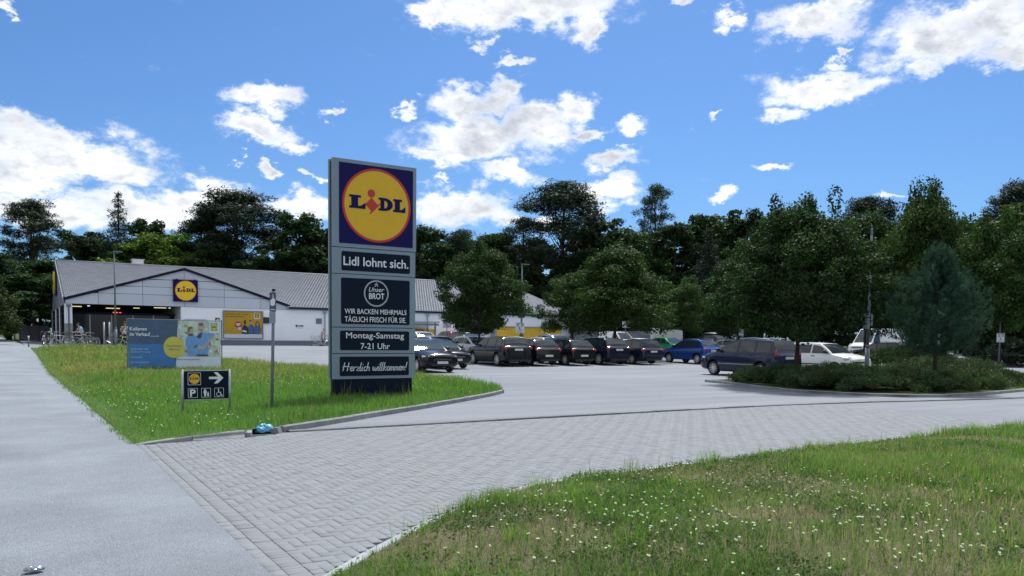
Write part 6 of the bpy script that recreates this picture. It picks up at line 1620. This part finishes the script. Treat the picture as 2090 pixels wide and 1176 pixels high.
# forest behind
FG = 'forest trees behind the store'
forest = [
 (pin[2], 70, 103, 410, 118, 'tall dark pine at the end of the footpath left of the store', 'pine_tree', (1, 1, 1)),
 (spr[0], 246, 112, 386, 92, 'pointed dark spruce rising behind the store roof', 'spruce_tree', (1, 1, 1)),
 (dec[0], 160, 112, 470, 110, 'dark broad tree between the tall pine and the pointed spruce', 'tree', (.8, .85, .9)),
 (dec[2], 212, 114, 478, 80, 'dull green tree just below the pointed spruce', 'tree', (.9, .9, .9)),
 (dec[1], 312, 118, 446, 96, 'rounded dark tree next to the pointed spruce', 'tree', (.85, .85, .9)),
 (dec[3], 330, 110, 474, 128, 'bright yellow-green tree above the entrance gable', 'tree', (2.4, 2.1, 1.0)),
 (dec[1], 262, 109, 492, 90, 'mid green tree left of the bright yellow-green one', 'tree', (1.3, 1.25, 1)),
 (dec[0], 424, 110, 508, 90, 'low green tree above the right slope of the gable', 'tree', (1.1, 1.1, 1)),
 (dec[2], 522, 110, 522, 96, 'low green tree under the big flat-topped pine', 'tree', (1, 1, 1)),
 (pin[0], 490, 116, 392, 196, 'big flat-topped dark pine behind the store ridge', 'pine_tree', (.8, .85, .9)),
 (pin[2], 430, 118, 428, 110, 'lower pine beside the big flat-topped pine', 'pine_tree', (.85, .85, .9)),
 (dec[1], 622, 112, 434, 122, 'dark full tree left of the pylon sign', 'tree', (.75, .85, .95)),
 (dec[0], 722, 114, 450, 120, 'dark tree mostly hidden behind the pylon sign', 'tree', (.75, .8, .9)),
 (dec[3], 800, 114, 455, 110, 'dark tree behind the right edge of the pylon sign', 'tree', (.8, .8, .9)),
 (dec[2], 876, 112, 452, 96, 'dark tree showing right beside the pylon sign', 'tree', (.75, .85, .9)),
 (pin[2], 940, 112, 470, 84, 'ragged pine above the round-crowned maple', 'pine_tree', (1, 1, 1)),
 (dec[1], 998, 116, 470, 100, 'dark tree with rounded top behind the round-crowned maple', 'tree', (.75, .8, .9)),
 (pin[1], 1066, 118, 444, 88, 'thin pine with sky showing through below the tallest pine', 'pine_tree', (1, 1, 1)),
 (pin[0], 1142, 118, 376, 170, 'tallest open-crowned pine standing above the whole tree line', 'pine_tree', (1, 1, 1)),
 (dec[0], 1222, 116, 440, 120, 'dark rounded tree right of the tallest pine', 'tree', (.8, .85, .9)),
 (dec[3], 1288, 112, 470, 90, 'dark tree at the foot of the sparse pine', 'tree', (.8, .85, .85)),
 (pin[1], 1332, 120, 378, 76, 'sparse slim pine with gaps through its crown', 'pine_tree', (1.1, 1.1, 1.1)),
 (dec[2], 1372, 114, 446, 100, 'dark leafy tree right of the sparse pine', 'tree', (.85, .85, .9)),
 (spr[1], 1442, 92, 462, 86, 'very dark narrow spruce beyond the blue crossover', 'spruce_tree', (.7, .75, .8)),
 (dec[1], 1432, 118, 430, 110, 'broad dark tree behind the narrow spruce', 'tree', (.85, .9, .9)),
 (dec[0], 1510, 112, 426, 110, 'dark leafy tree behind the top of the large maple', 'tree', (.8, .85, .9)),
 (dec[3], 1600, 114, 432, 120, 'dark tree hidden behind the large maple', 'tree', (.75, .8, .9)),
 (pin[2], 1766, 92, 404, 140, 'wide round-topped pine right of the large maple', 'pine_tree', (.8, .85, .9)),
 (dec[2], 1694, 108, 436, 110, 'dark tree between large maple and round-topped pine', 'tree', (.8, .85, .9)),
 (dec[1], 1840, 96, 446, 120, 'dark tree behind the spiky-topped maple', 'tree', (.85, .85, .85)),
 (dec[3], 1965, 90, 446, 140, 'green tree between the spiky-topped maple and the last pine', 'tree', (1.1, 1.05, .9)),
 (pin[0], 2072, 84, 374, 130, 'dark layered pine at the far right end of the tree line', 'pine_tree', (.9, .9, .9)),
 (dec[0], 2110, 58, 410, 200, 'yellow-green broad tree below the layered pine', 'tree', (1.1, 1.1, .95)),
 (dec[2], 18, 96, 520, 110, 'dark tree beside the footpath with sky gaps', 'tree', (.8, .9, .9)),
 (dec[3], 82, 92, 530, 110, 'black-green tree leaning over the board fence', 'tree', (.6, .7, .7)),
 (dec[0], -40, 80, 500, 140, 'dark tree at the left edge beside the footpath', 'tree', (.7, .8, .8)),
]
WIDE = {'tree': 1.5, 'pine_tree': 1.15, 'spruce_tree': 1.25}
for i, (T, px, Z, top, w, lb_, nm, tn) in enumerate(forest):
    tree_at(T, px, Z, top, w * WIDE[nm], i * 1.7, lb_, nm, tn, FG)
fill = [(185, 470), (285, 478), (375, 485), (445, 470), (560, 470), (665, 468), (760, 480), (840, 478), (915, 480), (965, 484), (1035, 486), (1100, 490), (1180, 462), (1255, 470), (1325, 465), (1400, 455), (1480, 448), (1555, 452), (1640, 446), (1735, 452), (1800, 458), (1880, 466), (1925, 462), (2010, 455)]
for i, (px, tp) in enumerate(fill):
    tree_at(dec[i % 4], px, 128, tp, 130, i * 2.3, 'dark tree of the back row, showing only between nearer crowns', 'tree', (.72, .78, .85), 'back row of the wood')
# lower growth at the edge of the wood
k = 0
UN = ['dark bushy undergrowth tree at the edge of the wood behind the store and lot']
for px in list(range(1020, 2180, 62)):
    for Z, tp in ((88 if px > 1180 else 112, 560),):
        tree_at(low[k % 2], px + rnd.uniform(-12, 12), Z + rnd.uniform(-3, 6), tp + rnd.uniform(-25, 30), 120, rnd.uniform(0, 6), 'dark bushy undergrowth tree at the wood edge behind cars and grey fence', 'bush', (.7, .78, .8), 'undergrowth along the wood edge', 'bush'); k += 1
for px in (620, 700, 790, 880, 960):
    tree_at(low[k % 2], px, 113, 530, 130, rnd.uniform(0, 6), 'dark bushy undergrowth tree showing just above the store ridge', 'bush', (.7, .78, .8), 'undergrowth behind the store ridge', 'bush'); k += 1
for (px, Z, tp, w, lb_, tn) in ((30, 110, 628, 60, 'pale green bush at the end of the footpath', (1.9, 1.8, 1.2)), (62, 96, 600, 90, 'dark bush above the board fence', (.7, .8, .8)), (10, 130, 600, 60, 'dark bush where the footpath ends', (.8, .85, .85)), (-30, 60, 560, 120, 'dark bush left of the footpath', (.8, .85, .85))):
    tree_at(low[k % 2], px, Z, tp, w, rnd.uniform(0, 6), lb_, 'bush', tn, None, 'bush'); k += 1

# trees on the far side of the footpath, just outside the picture
for i, (x, y, h_, r_, lb_) in enumerate(((-12, 48, 9, 4, 'broad tree beyond the footpath, opposite the lawn'), (-15, 66, 13, 5.5, 'tall tree beyond the footpath, opposite the bicycles'), (-13, 84, 12, 5, 'dark tree beyond the footpath, opposite the store gable'), (-19, 100, 15, 6, 'large tree beyond the footpath where it narrows'), (-24, 74, 14, 6, 'second-row tree beyond the footpath'), (-30, 52, 13, 6, 'tree standing back from the footpath on open grass'))):
    plant(dec[i % 4], x, y, h_, r_, i * 1.3, lb_, 'tree', 'tree', 'trees beyond the footpath', None, (.9, .9, .9))
# young blue pine: long needles in tufts on whorled branches
def young_pine():
    rg = np.random.default_rng(77); H, Rc = 5.0, 1.95; P = []; D = []
    mb = MB(); mb.path([(0, 0, -.1), (.02, .01, 1.2), (0, .03, 2.6), (.01, 0, 4.0), (0, 0, 4.9)], [.085, .075, .055, .03, .01], 9)
    for i in range(15):
        t = i / 14; z = 1.3 + (H - 1.55) * t; L0 = Rc * (1 - t) ** .62 * (.62 + .38 * math.sin(PI * min(1, t * 1.25 + .12))) + .12; nb = int(9 - 3 * t)
        for b in range(nb):
            a = 2 * PI * (b + rg.random() * .6) / nb + i; L = L0 * rg.uniform(.72, 1.1); up = .28 + .9 * t
            p0 = np.array([0, 0, z]); d = np.array([math.cos(a), math.sin(a), up * .5]); pts = []
            for q in np.linspace(.18, 1, 8): pts.append(p0 + d * L * q + np.array([0, 0, .25 * L * q * q]))
            mb.path([tuple(p0)] + [tuple(p) for p in pts[::3]] + [tuple(pts[-1])], [.022 * (1 - .7 * t), .016, .012, .008, .004][: len(pts[::3]) + 2], 4)
            for j, p in enumerate(pts[1:]):
                for s in range(4 if j > 2 else 2):
                    sp = p + rg.normal(size=3) * .075 * (1 + .2 * j) * np.array([1, 1, .6]); P.append(sp); D.append(unit((d * .6 + np.array([0, 0, .75]) + rg.normal(size=3) * .4)[None])[0])
    for q in range(5): P.append(np.array([0, 0, H - .25 + .06 * q])); D.append(np.array([0, 0, 1.0]))
    P = np.array(P); D = np.array(D); n = len(P); nn = 34
    PP = np.repeat(P, nn, 0); DD = np.repeat(D, nn, 0); dirs = unit(DD * .75 + rg.normal(size=PP.shape) * .55); ln = rg.uniform(.10, .19, len(PP))[:, None]
    PP = PP + DD * rg.uniform(-.12, .10, len(PP))[:, None]
    sd = unit(np.cross(dirs, rg.normal(size=PP.shape))) * .0085
    V = np.stack([PP - sd, PP + sd, PP + dirs * ln], 1).reshape(-1, 3); T = np.arange(len(V)).reshape(-1, 3)
    tv = np.repeat(rg.uniform(.7, 1.35, n), nn); col = np.repeat(np.array((.042, .094, .070))[None] * tv[:, None], 3, 0)
    return dict(crown=npmesh('crown', V, tris=T, col=col, m=M_needle), trunk=mb.mesh('trunk', M_bark, True), H=H, R=Rc)
yp = young_pine(); x, y = at(1911, 25.6)
plant(yp, x, y, 4.6, 1.62, .5, 'young blue-green pine with long needles in the juniper bed', 'young_pine', 'tree', None, .05)

# low junipers in the bed: many small sprays over mounded shapes
def juniper(seed, mounds, n, base, size=.10):
    rg = np.random.default_rng(seed); r_ = random.Random(seed); cl = []
    for (mx, my, rx, ry, h) in mounds:
        for k in range(int(34 * rx * ry) + 12):
            a = r_.uniform(0, 2 * PI); q = math.sqrt(r_.random()); X = mx + rx * q * math.cos(a); Y = my + ry * q * math.sin(a); top = h * (1 - q ** 3 * .55)
            s = r_.uniform(.16, .32); cl.append((X, Y, top * r_.uniform(.30, 1.0), s, s, s * .5))
    C = np.array(cl); cnt = np.full(len(C), n // len(C)); idx = np.repeat(np.arange(len(C)), cnt); m_ = len(idx)
    d = unit(rg.normal(size=(m_, 3))); rr = rg.random(m_) ** .45; P = C[idx, :3] + d * rr[:, None] * C[idx, 3:6]; P[:, 2] = np.maximum(P[:, 2], .02)
    out = unit(d * np.array([1, 1, .5]) + np.array([0, 0, .55]) + rg.normal(size=(m_, 3)) * .4); s = size * rg.uniform(.6, 1.4, m_)
    sd = unit(np.cross(out, rg.normal(size=(m_, 3)))) * (s * .20)[:, None]
    V = np.stack([P - sd, P + sd, P + out * s[:, None]], 1).reshape(-1, 3); T = np.arange(len(V)).reshape(-1, 3)
    ct = rg.uniform(.7, 1.35, len(C)); col = np.array(base)[None] * (ct[idx] * rg.uniform(.75, 1.3, m_))[:, None]; col[:, 0] *= np.where(rg.random(len(C))[idx] < .2, 1.4, 1)
    me = npmesh('foliage', V, tris=T, col=np.repeat(col, 3, 0), m=M_needle)
    return me
def hedge(name, cx, cy, mounds, n, label, base=(.048, .088, .040), size=.065, z=.07, group=None):
    t = empty(name, (cx, cy, z), 0, label, 'shrub', group)
    me = juniper(int(cx * 7 + cy), mounds, n, base, size); mobj('foliage', me, t)
    mb = MB()
    r_ = random.Random(int(cx))
    for (mx, my, rx, ry, h) in mounds:
        for k in range(7):
            a = r_.uniform(0, 2 * PI); mb.path([(mx, my, -.03), (mx + rx * .4 * math.cos(a), my + ry * .4 * math.sin(a), h * .35), (mx + rx * .8 * math.cos(a), my + ry * .8 * math.sin(a), h * .6)], [.03, .02, .008], 5)
    mb.build('stem', M_bark, t, True)
    return t
hedge('juniper_shrub', 22.9, 18.2, [(0, 0, 1.4, 2.1, .62), (-.7, -2.1, 1.25, 1.5, .66), (.5, 1.4, 1.1, 1.3, .5)], 52000, 'low spreading juniper at the tip of the bed by the people carrier')
hedge('juniper_shrub', 23.4, 14.9, [(-1.2, .3, 1.3, 1.5, .66), (.1, -.7, 1.5, 1.2, .66), (1.3, .3, 1.5, 1.4, .66), (-.4, 1.0, 1.5, 1.3, .66)], 56000, 'dense dark juniper between the large maple and the young pine')
hedge('juniper_shrub', 26.8, 15.6, [(0, 0, 1.5, 1.4, .58), (1.2, 1.3, 1.5, 1.3, .6), (-1.2, 1.6, 1.4, 1.4, .6)], 36000, 'juniper spreading behind the young pine trunk')
hedge('juniper_shrub', 26.4, 13.9, [(-1.2, .1, 1.35, .85, .54), (.7, .15, 1.4, .85, .48)], 34000, 'lighter low juniper in front of the bed, right of the young pine', (.06, .10, .042))
hedge('juniper_shrub', 31.5, 16.5, [(0, 0, 2.0, 1.5, .75), (2.2, 1.0, 1.8, 1.4, .85), (.6, 2.2, 2.0, 1.4, .85), (-2, -1.4, 1.8, 1.2, .55)], 42000, 'broad juniper mound beyond the young pine near the right edge', (.055, .088, .045), .085)
hedge('juniper_shrub', 38.5, 23.5, [(0, 0, 2.6, 2.0, 1.1), (3, 1.0, 2.4, 1.8, 1.2)], 30000, 'far juniper mound in front of the small parking notice', (.06, .10, .045), .12, .2)
hedge('juniper_shrub', 26.0, 18.6, [(-.5, 0, 1.6, 1.2, .66), (1.3, .2, 1.5, 1.2, .66)], 30000, 'juniper behind the maple trunk before the white hatchback')
x, y = at(2050, 60); hedge('clipped_hedge', x, y, [(-6, -4, 3.5, 2, 1.9), (-1, -1, 3.5, 2, 1.9), (4, 2, 3.5, 2, 1.9), (9, 5, 3.5, 2, 1.9)], 22000, 'dark hedge row at the far side behind the parking notice', (.018, .032, .022), .3, 0)

# ------------------------------------------------------------------ grass and flowers
def vnoise(x, y, s, seed=0):
    xi = np.floor(x / s).astype(int); yi = np.floor(y / s).astype(int); fx = x / s - xi; fy = y / s - yi; fx = fx * fx * (3 - 2 * fx); fy = fy * fy * (3 - 2 * fy)
    def h(a, b): return (np.sin(a * 127.1 + b * 311.7 + seed * 74.7) * 43758.5453) % 1.0
    return (h(xi, yi) * (1 - fx) + h(xi + 1, yi) * fx) * (1 - fy) + (h(xi, yi + 1) * (1 - fx) + h(xi + 1, yi + 1) * fx) * fy
def in_poly(x, y, poly):
    c = np.zeros(len(x), bool); j = len(poly) - 1
    for i in range(len(poly)):
        xi, yi = poly[i][:2]; xj, yj = poly[j][:2]
        if yi != yj:
            k = ((yi > y) != (yj > y)) & (x < (xj - xi) * (y - yi) / (yj - yi) + xi); c ^= k
        j = i
    return c
def blades(name, P, h, w, lean, col, rg, m=None):
    n = len(P); a = rg.uniform(0, 2 * PI, n); d = np.stack([np.cos(a), np.sin(a), np.zeros(n)], 1); s = np.stack([-np.sin(a), np.cos(a), np.zeros(n)], 1) * (w / 2)[:, None]
    up = np.array([0, 0, 1.0]); h_ = h[:, None]; l = (lean * h)[:, None]
    V = np.stack([P - s, P + s, P + up * h_ * .55 + d * l * .35 + s * .75, P + up * h_ * .55 + d * l * .35 - s * .75, P + up * h_ * np.sqrt(np.clip(1 - lean ** 2 * .5, .2, 1))[:, None] + d * l], 1)
    b = np.arange(n)[:, None] * 5; Q = b + np.array([0, 1, 2, 3]); T = b + np.array([3, 2, 4])
    return npmesh(name, V.reshape(-1, 3), Q, T, np.repeat(col, 5, 0), m or M_blade)
def project_ok(P, top=1240):
    v = P - np.array([0, 0, EYE]); w = v @ _F; X = CX + F_PX * (v @ _R) / w; Y = CY - F_PX * (v @ _U) / w
    return (w > .5) & (X > -160) & (X < 2250) & (Y < top)
rg = np.random.default_rng(21)
def scatter(poly, dens, zf, maxd=None, top=1240):
    xs = [p[0] for p in poly]; ys = [p[1] for p in poly]; A = (max(xs) - min(xs)) * (max(ys) - min(ys)); dm = dens(None, None) ; n = int(A * dm)
    x = rg.uniform(min(xs), max(xs), n); y = rg.uniform(min(ys), max(ys), n); k = in_poly(x, y, poly); x, y = x[k], y[k]
    k = rg.random(len(x)) * dm < dens(x, y); x, y = x[k], y[k]
    z = np.array([zf(a, b) for a, b in zip(x, y)]) if len(x) else np.zeros(0)
    P = np.stack([x, y, z], 1); return P[project_ok(P, top)]
def gcol(P, a, b, dry, pd, rg):
    n = len(P); t = vnoise(P[:, 0], P[:, 1], .8, 3) * .6 + rg.random(n) * .4; c = np.array(a)[None] * (1 - t)[:, None] + np.array(b)[None] * t[:, None]
    dmask = rg.random(n) < pd * (.3 + 1.4 * vnoise(P[:, 0], P[:, 1], 1.3, 9)); c[dmask] = np.array(dry); return c * rg.uniform(.75, 1.25, n)[:, None]
# meadow in front on the right: patchy, with bare gravelly spots
RLC = [p for p in RL if p[1] > -5] + [(24, 0), (1.4, 0.5)]
RLC = [(1.40, 4.6)] + [(x, right_edge(x) - .005) for x in (1.76, 2.4, 3.1, 3.9, 4.58, 5.5, 7.15, 9.18, 11.76, 14.7, 16.6, 22)] + [(22, 1.0), (3.0, 1.0)]
def bare(x, y): return np.clip((vnoise(x, y, 1.1, 5) * .6 + vnoise(x, y, .4, 6) * .4 - .34) * 4.0, .16, 1)
def d1(x, y):
    if x is None: return 5200
    r_ = np.hypot(x, y); return 5200 * np.clip(5.0 / r_, .16, 1) * bare(x, y)
P = scatter(RLC, d1, rlawn_z); n = len(P); r_ = np.hypot(P[:, 0], P[:, 1])
tall = vnoise(P[:, 0], P[:, 1], .9, 11)
h = (.035 + .12 * tall ** 1.5) * rg.uniform(.5, 1.5, n); w = .0035 * np.clip(r_ / 5, 1, 3) * rg.uniform(.7, 1.5, n)
ga = mobj('meadow_grass', blades('meadow_grass', P, h, w, rg.uniform(.1, .9, n), gcol(P, (.060, .140, .036), (.175, .29, .085), (.32, .28, .18), .26, rg), rg)); ga['kind'] = 'stuff'; ga['label'] = 'patchy meadow grass beside the driveway'
P = scatter(RLC, lambda x, y: 2600 if x is None else 2600 * np.clip(5.0 / np.hypot(x, y), .12, 1) * np.clip(1.3 - bare(x, y), .2, 1), rlawn_z); n = len(P); r_ = np.hypot(P[:, 0], P[:, 1])
dgc = gcol(P, (.20, .17, .10), (.30, .27, .18), (.10, .13, .04), .25, rg)
dg_ = mobj('dry_litter', blades('dry_litter', P, rg.uniform(.015, .06, n), .0035 * np.clip(r_ / 5, 1, 3), rg.uniform(.8, 1.3, n), dgc, rg)); dg_['kind'] = 'stuff'
# broad-leaved weeds
P = scatter(RLC, lambda x, y: 420 if x is None else 420 * np.clip(5 / np.hypot(x, y), .15, 1) * np.clip(vnoise(x, y, .7, 17) * 2.2 - .7, 0, 1), rlawn_z); n = len(P)
Pw = np.repeat(P, 5, 0) + np.stack([rg.normal(0, .025, 5 * n), rg.normal(0, .025, 5 * n), rg.uniform(.01, .07, 5 * n)], 1)
V, Q = leaf_quads(rg, Pw, unit(rg.normal(size=Pw.shape) * .5 + np.array([0, 0, .9])), .032, .5)
wd_ = mobj('weeds', npmesh('weeds', V, Q, col=np.repeat(gcol(Pw, (.04, .088, .022), (.075, .125, .04), (.1, .1, .04), .05, rg), 4, 0), m=M_blade)); wd_['kind'] = 'stuff'
# white flowers: leafy stalks with a small rounded head of florets
def flowers(name, P, hs, hr, rg, fl=7):
    n = len(P); h = hs * rg.uniform(.6, 1.3, n); tilt = rg.normal(0, .22, (n, 2)); top = P + np.stack([tilt[:, 0] * h, tilt[:, 1] * h, h], 1)
    hr = np.broadcast_to(np.asarray(hr, float), (n,)); sd = np.stack([np.full(n, .0022), np.zeros(n), np.zeros(n)], 1)
    SV = np.stack([P - sd, P + sd, top + sd * .6, top - sd * .6], 1).reshape(-1, 3); SQ = np.arange(4 * n).reshape(n, 4); SC_ = np.tile(np.array((.075, .12, .05)), (4 * n, 1))
    # stalk leaves
    k = 5; t = rg.uniform(.15, .9, (n * k, 1)); LP = np.repeat(P, k, 0) * (1 - t) + np.repeat(top, k, 0) * t; LV, LQ = leaf_quads(rg, LP, unit(rg.normal(size=LP.shape) * .8 + np.array([0, 0, .5])), .038, .22)
    # florets
    FP = np.repeat(top, fl, 0) + rg.normal(size=(n * fl, 3)) * np.array([1, 1, .6]) * np.repeat(hr, fl)[:, None] * .5; FV, FQ = leaf_quads(rg, FP, unit(rg.normal(size=FP.shape) * .5 + np.array([0, 0, 1.0])), np.repeat(hr, fl) * 1.25, .95)
    st = np.concatenate([SV, LV]); sq = np.concatenate([SQ, LQ + len(SV)]); sc = np.concatenate([SC_, np.tile(np.array((.085, .13, .06)), (len(LV), 1))])
    o1 = mobj(name + '_stalks', npmesh(name + '_stalks', st, sq, col=sc, m=M_blade)); o1['kind'] = 'stuff'
    o2 = mobj(name, npmesh(name, FV, FQ, col=np.tile(np.array((.80, .82, .80)), (len(FV), 1)), m=M_petal)); o2['kind'] = 'stuff'
M_petal = leafmat('petal', .35, .7)
def d2(x, y):
    if x is None: return 72
    r_ = np.hypot(x, y); c = np.clip(vnoise(x, y, 1.5, 31) * 2.8 - 1.15, 0.05, 1); return 72 * c * np.clip(1.35 - r_ / 8, .10, 1) * np.clip((right_edge_v(x) - y) / 1.6, .04, 1)
_rx = [1.3, 1.76, 2.4, 3.1, 3.9, 4.58, 5.5, 7.15, 9.18, 11.76, 14.7, 16.6, 22, 30]; _ry = [right_edge(v) for v in _rx]
def right_edge_v(x): return np.interp(x, _rx, _ry)
P = scatter(RLC, d2, rlawn_z, top=1300); flowers('white_flowers', P, .19, .0082 * np.clip(6.5 / np.hypot(P[:, 0], P[:, 1]), .55, 1), rg, 10)
# taller tufts of fresh grass standing out of the meadow
cl = []
for k in range(46):
    x = rg.uniform(2.2, 17); y = right_edge_v(x) - abs(rg.normal(0, 1)) * (1.6 if k % 3 else .12) - .05; s_ = rg.uniform(.05, .16)
    for q in range(int(rg.integers(30, 80))): a, b = x + rg.normal(0, s_), y + rg.normal(0, s_ * .7); cl.append((a, b, rlawn_z(a, b)))
P = np.array(cl); P = P[in_poly(P[:, 0], P[:, 1], RLC)]; n = len(P)
mt = mobj('meadow_tufts', blades('meadow_tufts', P, rg.uniform(.07, .24, n), np.full(n, .005), rg.uniform(.1, .7, n), gcol(P, (.10, .22, .03), (.22, .38, .06), (.30, .27, .14), .12, rg), rg)); mt['kind'] = 'stuff'
# dry seed stalks along the edges
P = scatter(RLC, lambda x, y: 9 if x is None else 9 * np.clip(1.3 - (right_edge_v(x) - y) / 1.2, .1, 1), rlawn_z); n = len(P)
ss = mobj('seed_stalks', blades('seed_stalks', P, rg.uniform(.12, .30, n), np.full(n, .004), rg.uniform(.05, .4, n), np.tile(np.array((.16, .13, .07)), (n, 1)), rg)); ss['kind'] = 'stuff'

# verge lawn with the signs
def d3(x, y):
    if x is None: return 620
    return 620 * np.clip(13.5 / np.hypot(x, y), .05, 1) ** 1.55
P = scatter(LAWN, d3, lawn_z); n = len(P); r_ = np.hypot(P[:, 0], P[:, 1]); dp_ = np.clip((P[:, 0] - np.interp(P[:, 1], [-8, 13, 20, 32, 45, 55, 66], [1.385, 1.385, 1.25, 1.02, .85, .62, .35])) / .7, .25, 1)
far = np.clip((r_ - 18) / 20, 0, 1)
h = (.06 + .13 * vnoise(P[:, 0], P[:, 1], 1.6, 41)) * (1 + .5 * far) * rg.uniform(.5, 1.4, n) * dp_; w = .008 * np.clip(r_ / 13, 1, 4) * rg.uniform(.7, 1.4, n)
c = gcol(P, (.085, .190, .052), (.16, .28, .08), (.22, .19, .09), .06, rg); dr = rg.random(n) < np.clip((P[:, 1] - 21) / 16, 0, .7) * (.4 + vnoise(P[:, 0], P[:, 1], 2.5, 43)); c[dr] = np.array((.30, .27, .13)) * rg.uniform(.7, 1.2, (dr.sum(), 1))
vg = mobj('verge_grass', blades('verge_grass', P, h, w, rg.uniform(.1, .8, n), c, rg)); vg['kind'] = 'stuff'
P = scatter(LAWN, lambda x, y: 10 if x is None else 10 * np.clip(vnoise(x, y, 2.2, 51) * 3 - 1.35, 0, 1) * np.clip(16 / np.hypot(x, y), .2, 1), lawn_z); flowers('verge_flowers', P, .16, .012, rg, 6)
# grass creeping over the ragged edge of the footpath
pe_ = []
for k in range(420):
    y = 12.4 + 40 * rg.random() ** 1.6; x = path_edge(y) + rg.normal(-.02, .06)
    for q in range(6): pe_.append((x + rg.normal(0, .03), y + rg.normal(0, .08), zg(x, y) + .004))
P = np.array(pe_); n = len(P)
eg = mobj('edge_grass', blades('edge_grass', P, rg.uniform(.03, .09, n), np.full(n, .008), rg.uniform(.3, .9, n), gcol(P, (.08, .18, .04), (.15, .27, .07), (.28, .25, .14), .25, rg), rg)); eg['kind'] = 'stuff'
# taller tufts of seeding grass round the pylon foot and along the lot
pts = []
for (x, y, s_, k) in ((6.6, 18.2, .12, 26), (7.05, 18.2, .08, 8), (7.6, 18.2, .06, 10), (8.2, 18.15, .25, 30), (9.6, 21.5, 1.0, 60), (11.8, 24, .8, 70), (12.6, 28, .7, 60), (4.2, 13.4, .25, 40), (3.9, 13.05, .15, 30), (9.8, 31, 1.4, 70)):
    for q in range(k): a, b = x + rg.normal(0, s_), y + (abs(rg.normal(0, s_)) * -1 if y < 18.3 and y > 18 else rg.normal(0, s_)); pts.append((a, b, lawn_z(a, b)))
P = np.array(pts); P = P[in_poly(P[:, 0], P[:, 1], LAWN)]; n = len(P)
tg = mobj('seeding_grass', blades('seeding_grass', P, rg.uniform(.2, .5, n), np.full(n, .011), rg.uniform(.1, .5, n), gcol(P, (.07, .13, .03), (.12, .16, .06), (.22, .20, .10), .5, rg), rg)); tg['kind'] = 'stuff'
# bed grass at the right end
BG = [(28.5, 13.2), (40, 15), (45, 30), (36, 28), (30, 21)]
P = scatter(BG, lambda x, y: 90 if x is None else np.full(len(x), 90.), lambda x, y: .07); n = len(P)
bg_ = mobj('bed_grass', blades('bed_grass', P, rg.uniform(.08, .25, n), np.full(n, .02), rg.uniform(.1, .6, n), gcol(P, (.05, .11, .018), (.10, .17, .03), (.2, .17, .08), .1, rg), rg)); bg_['kind'] = 'stuff'
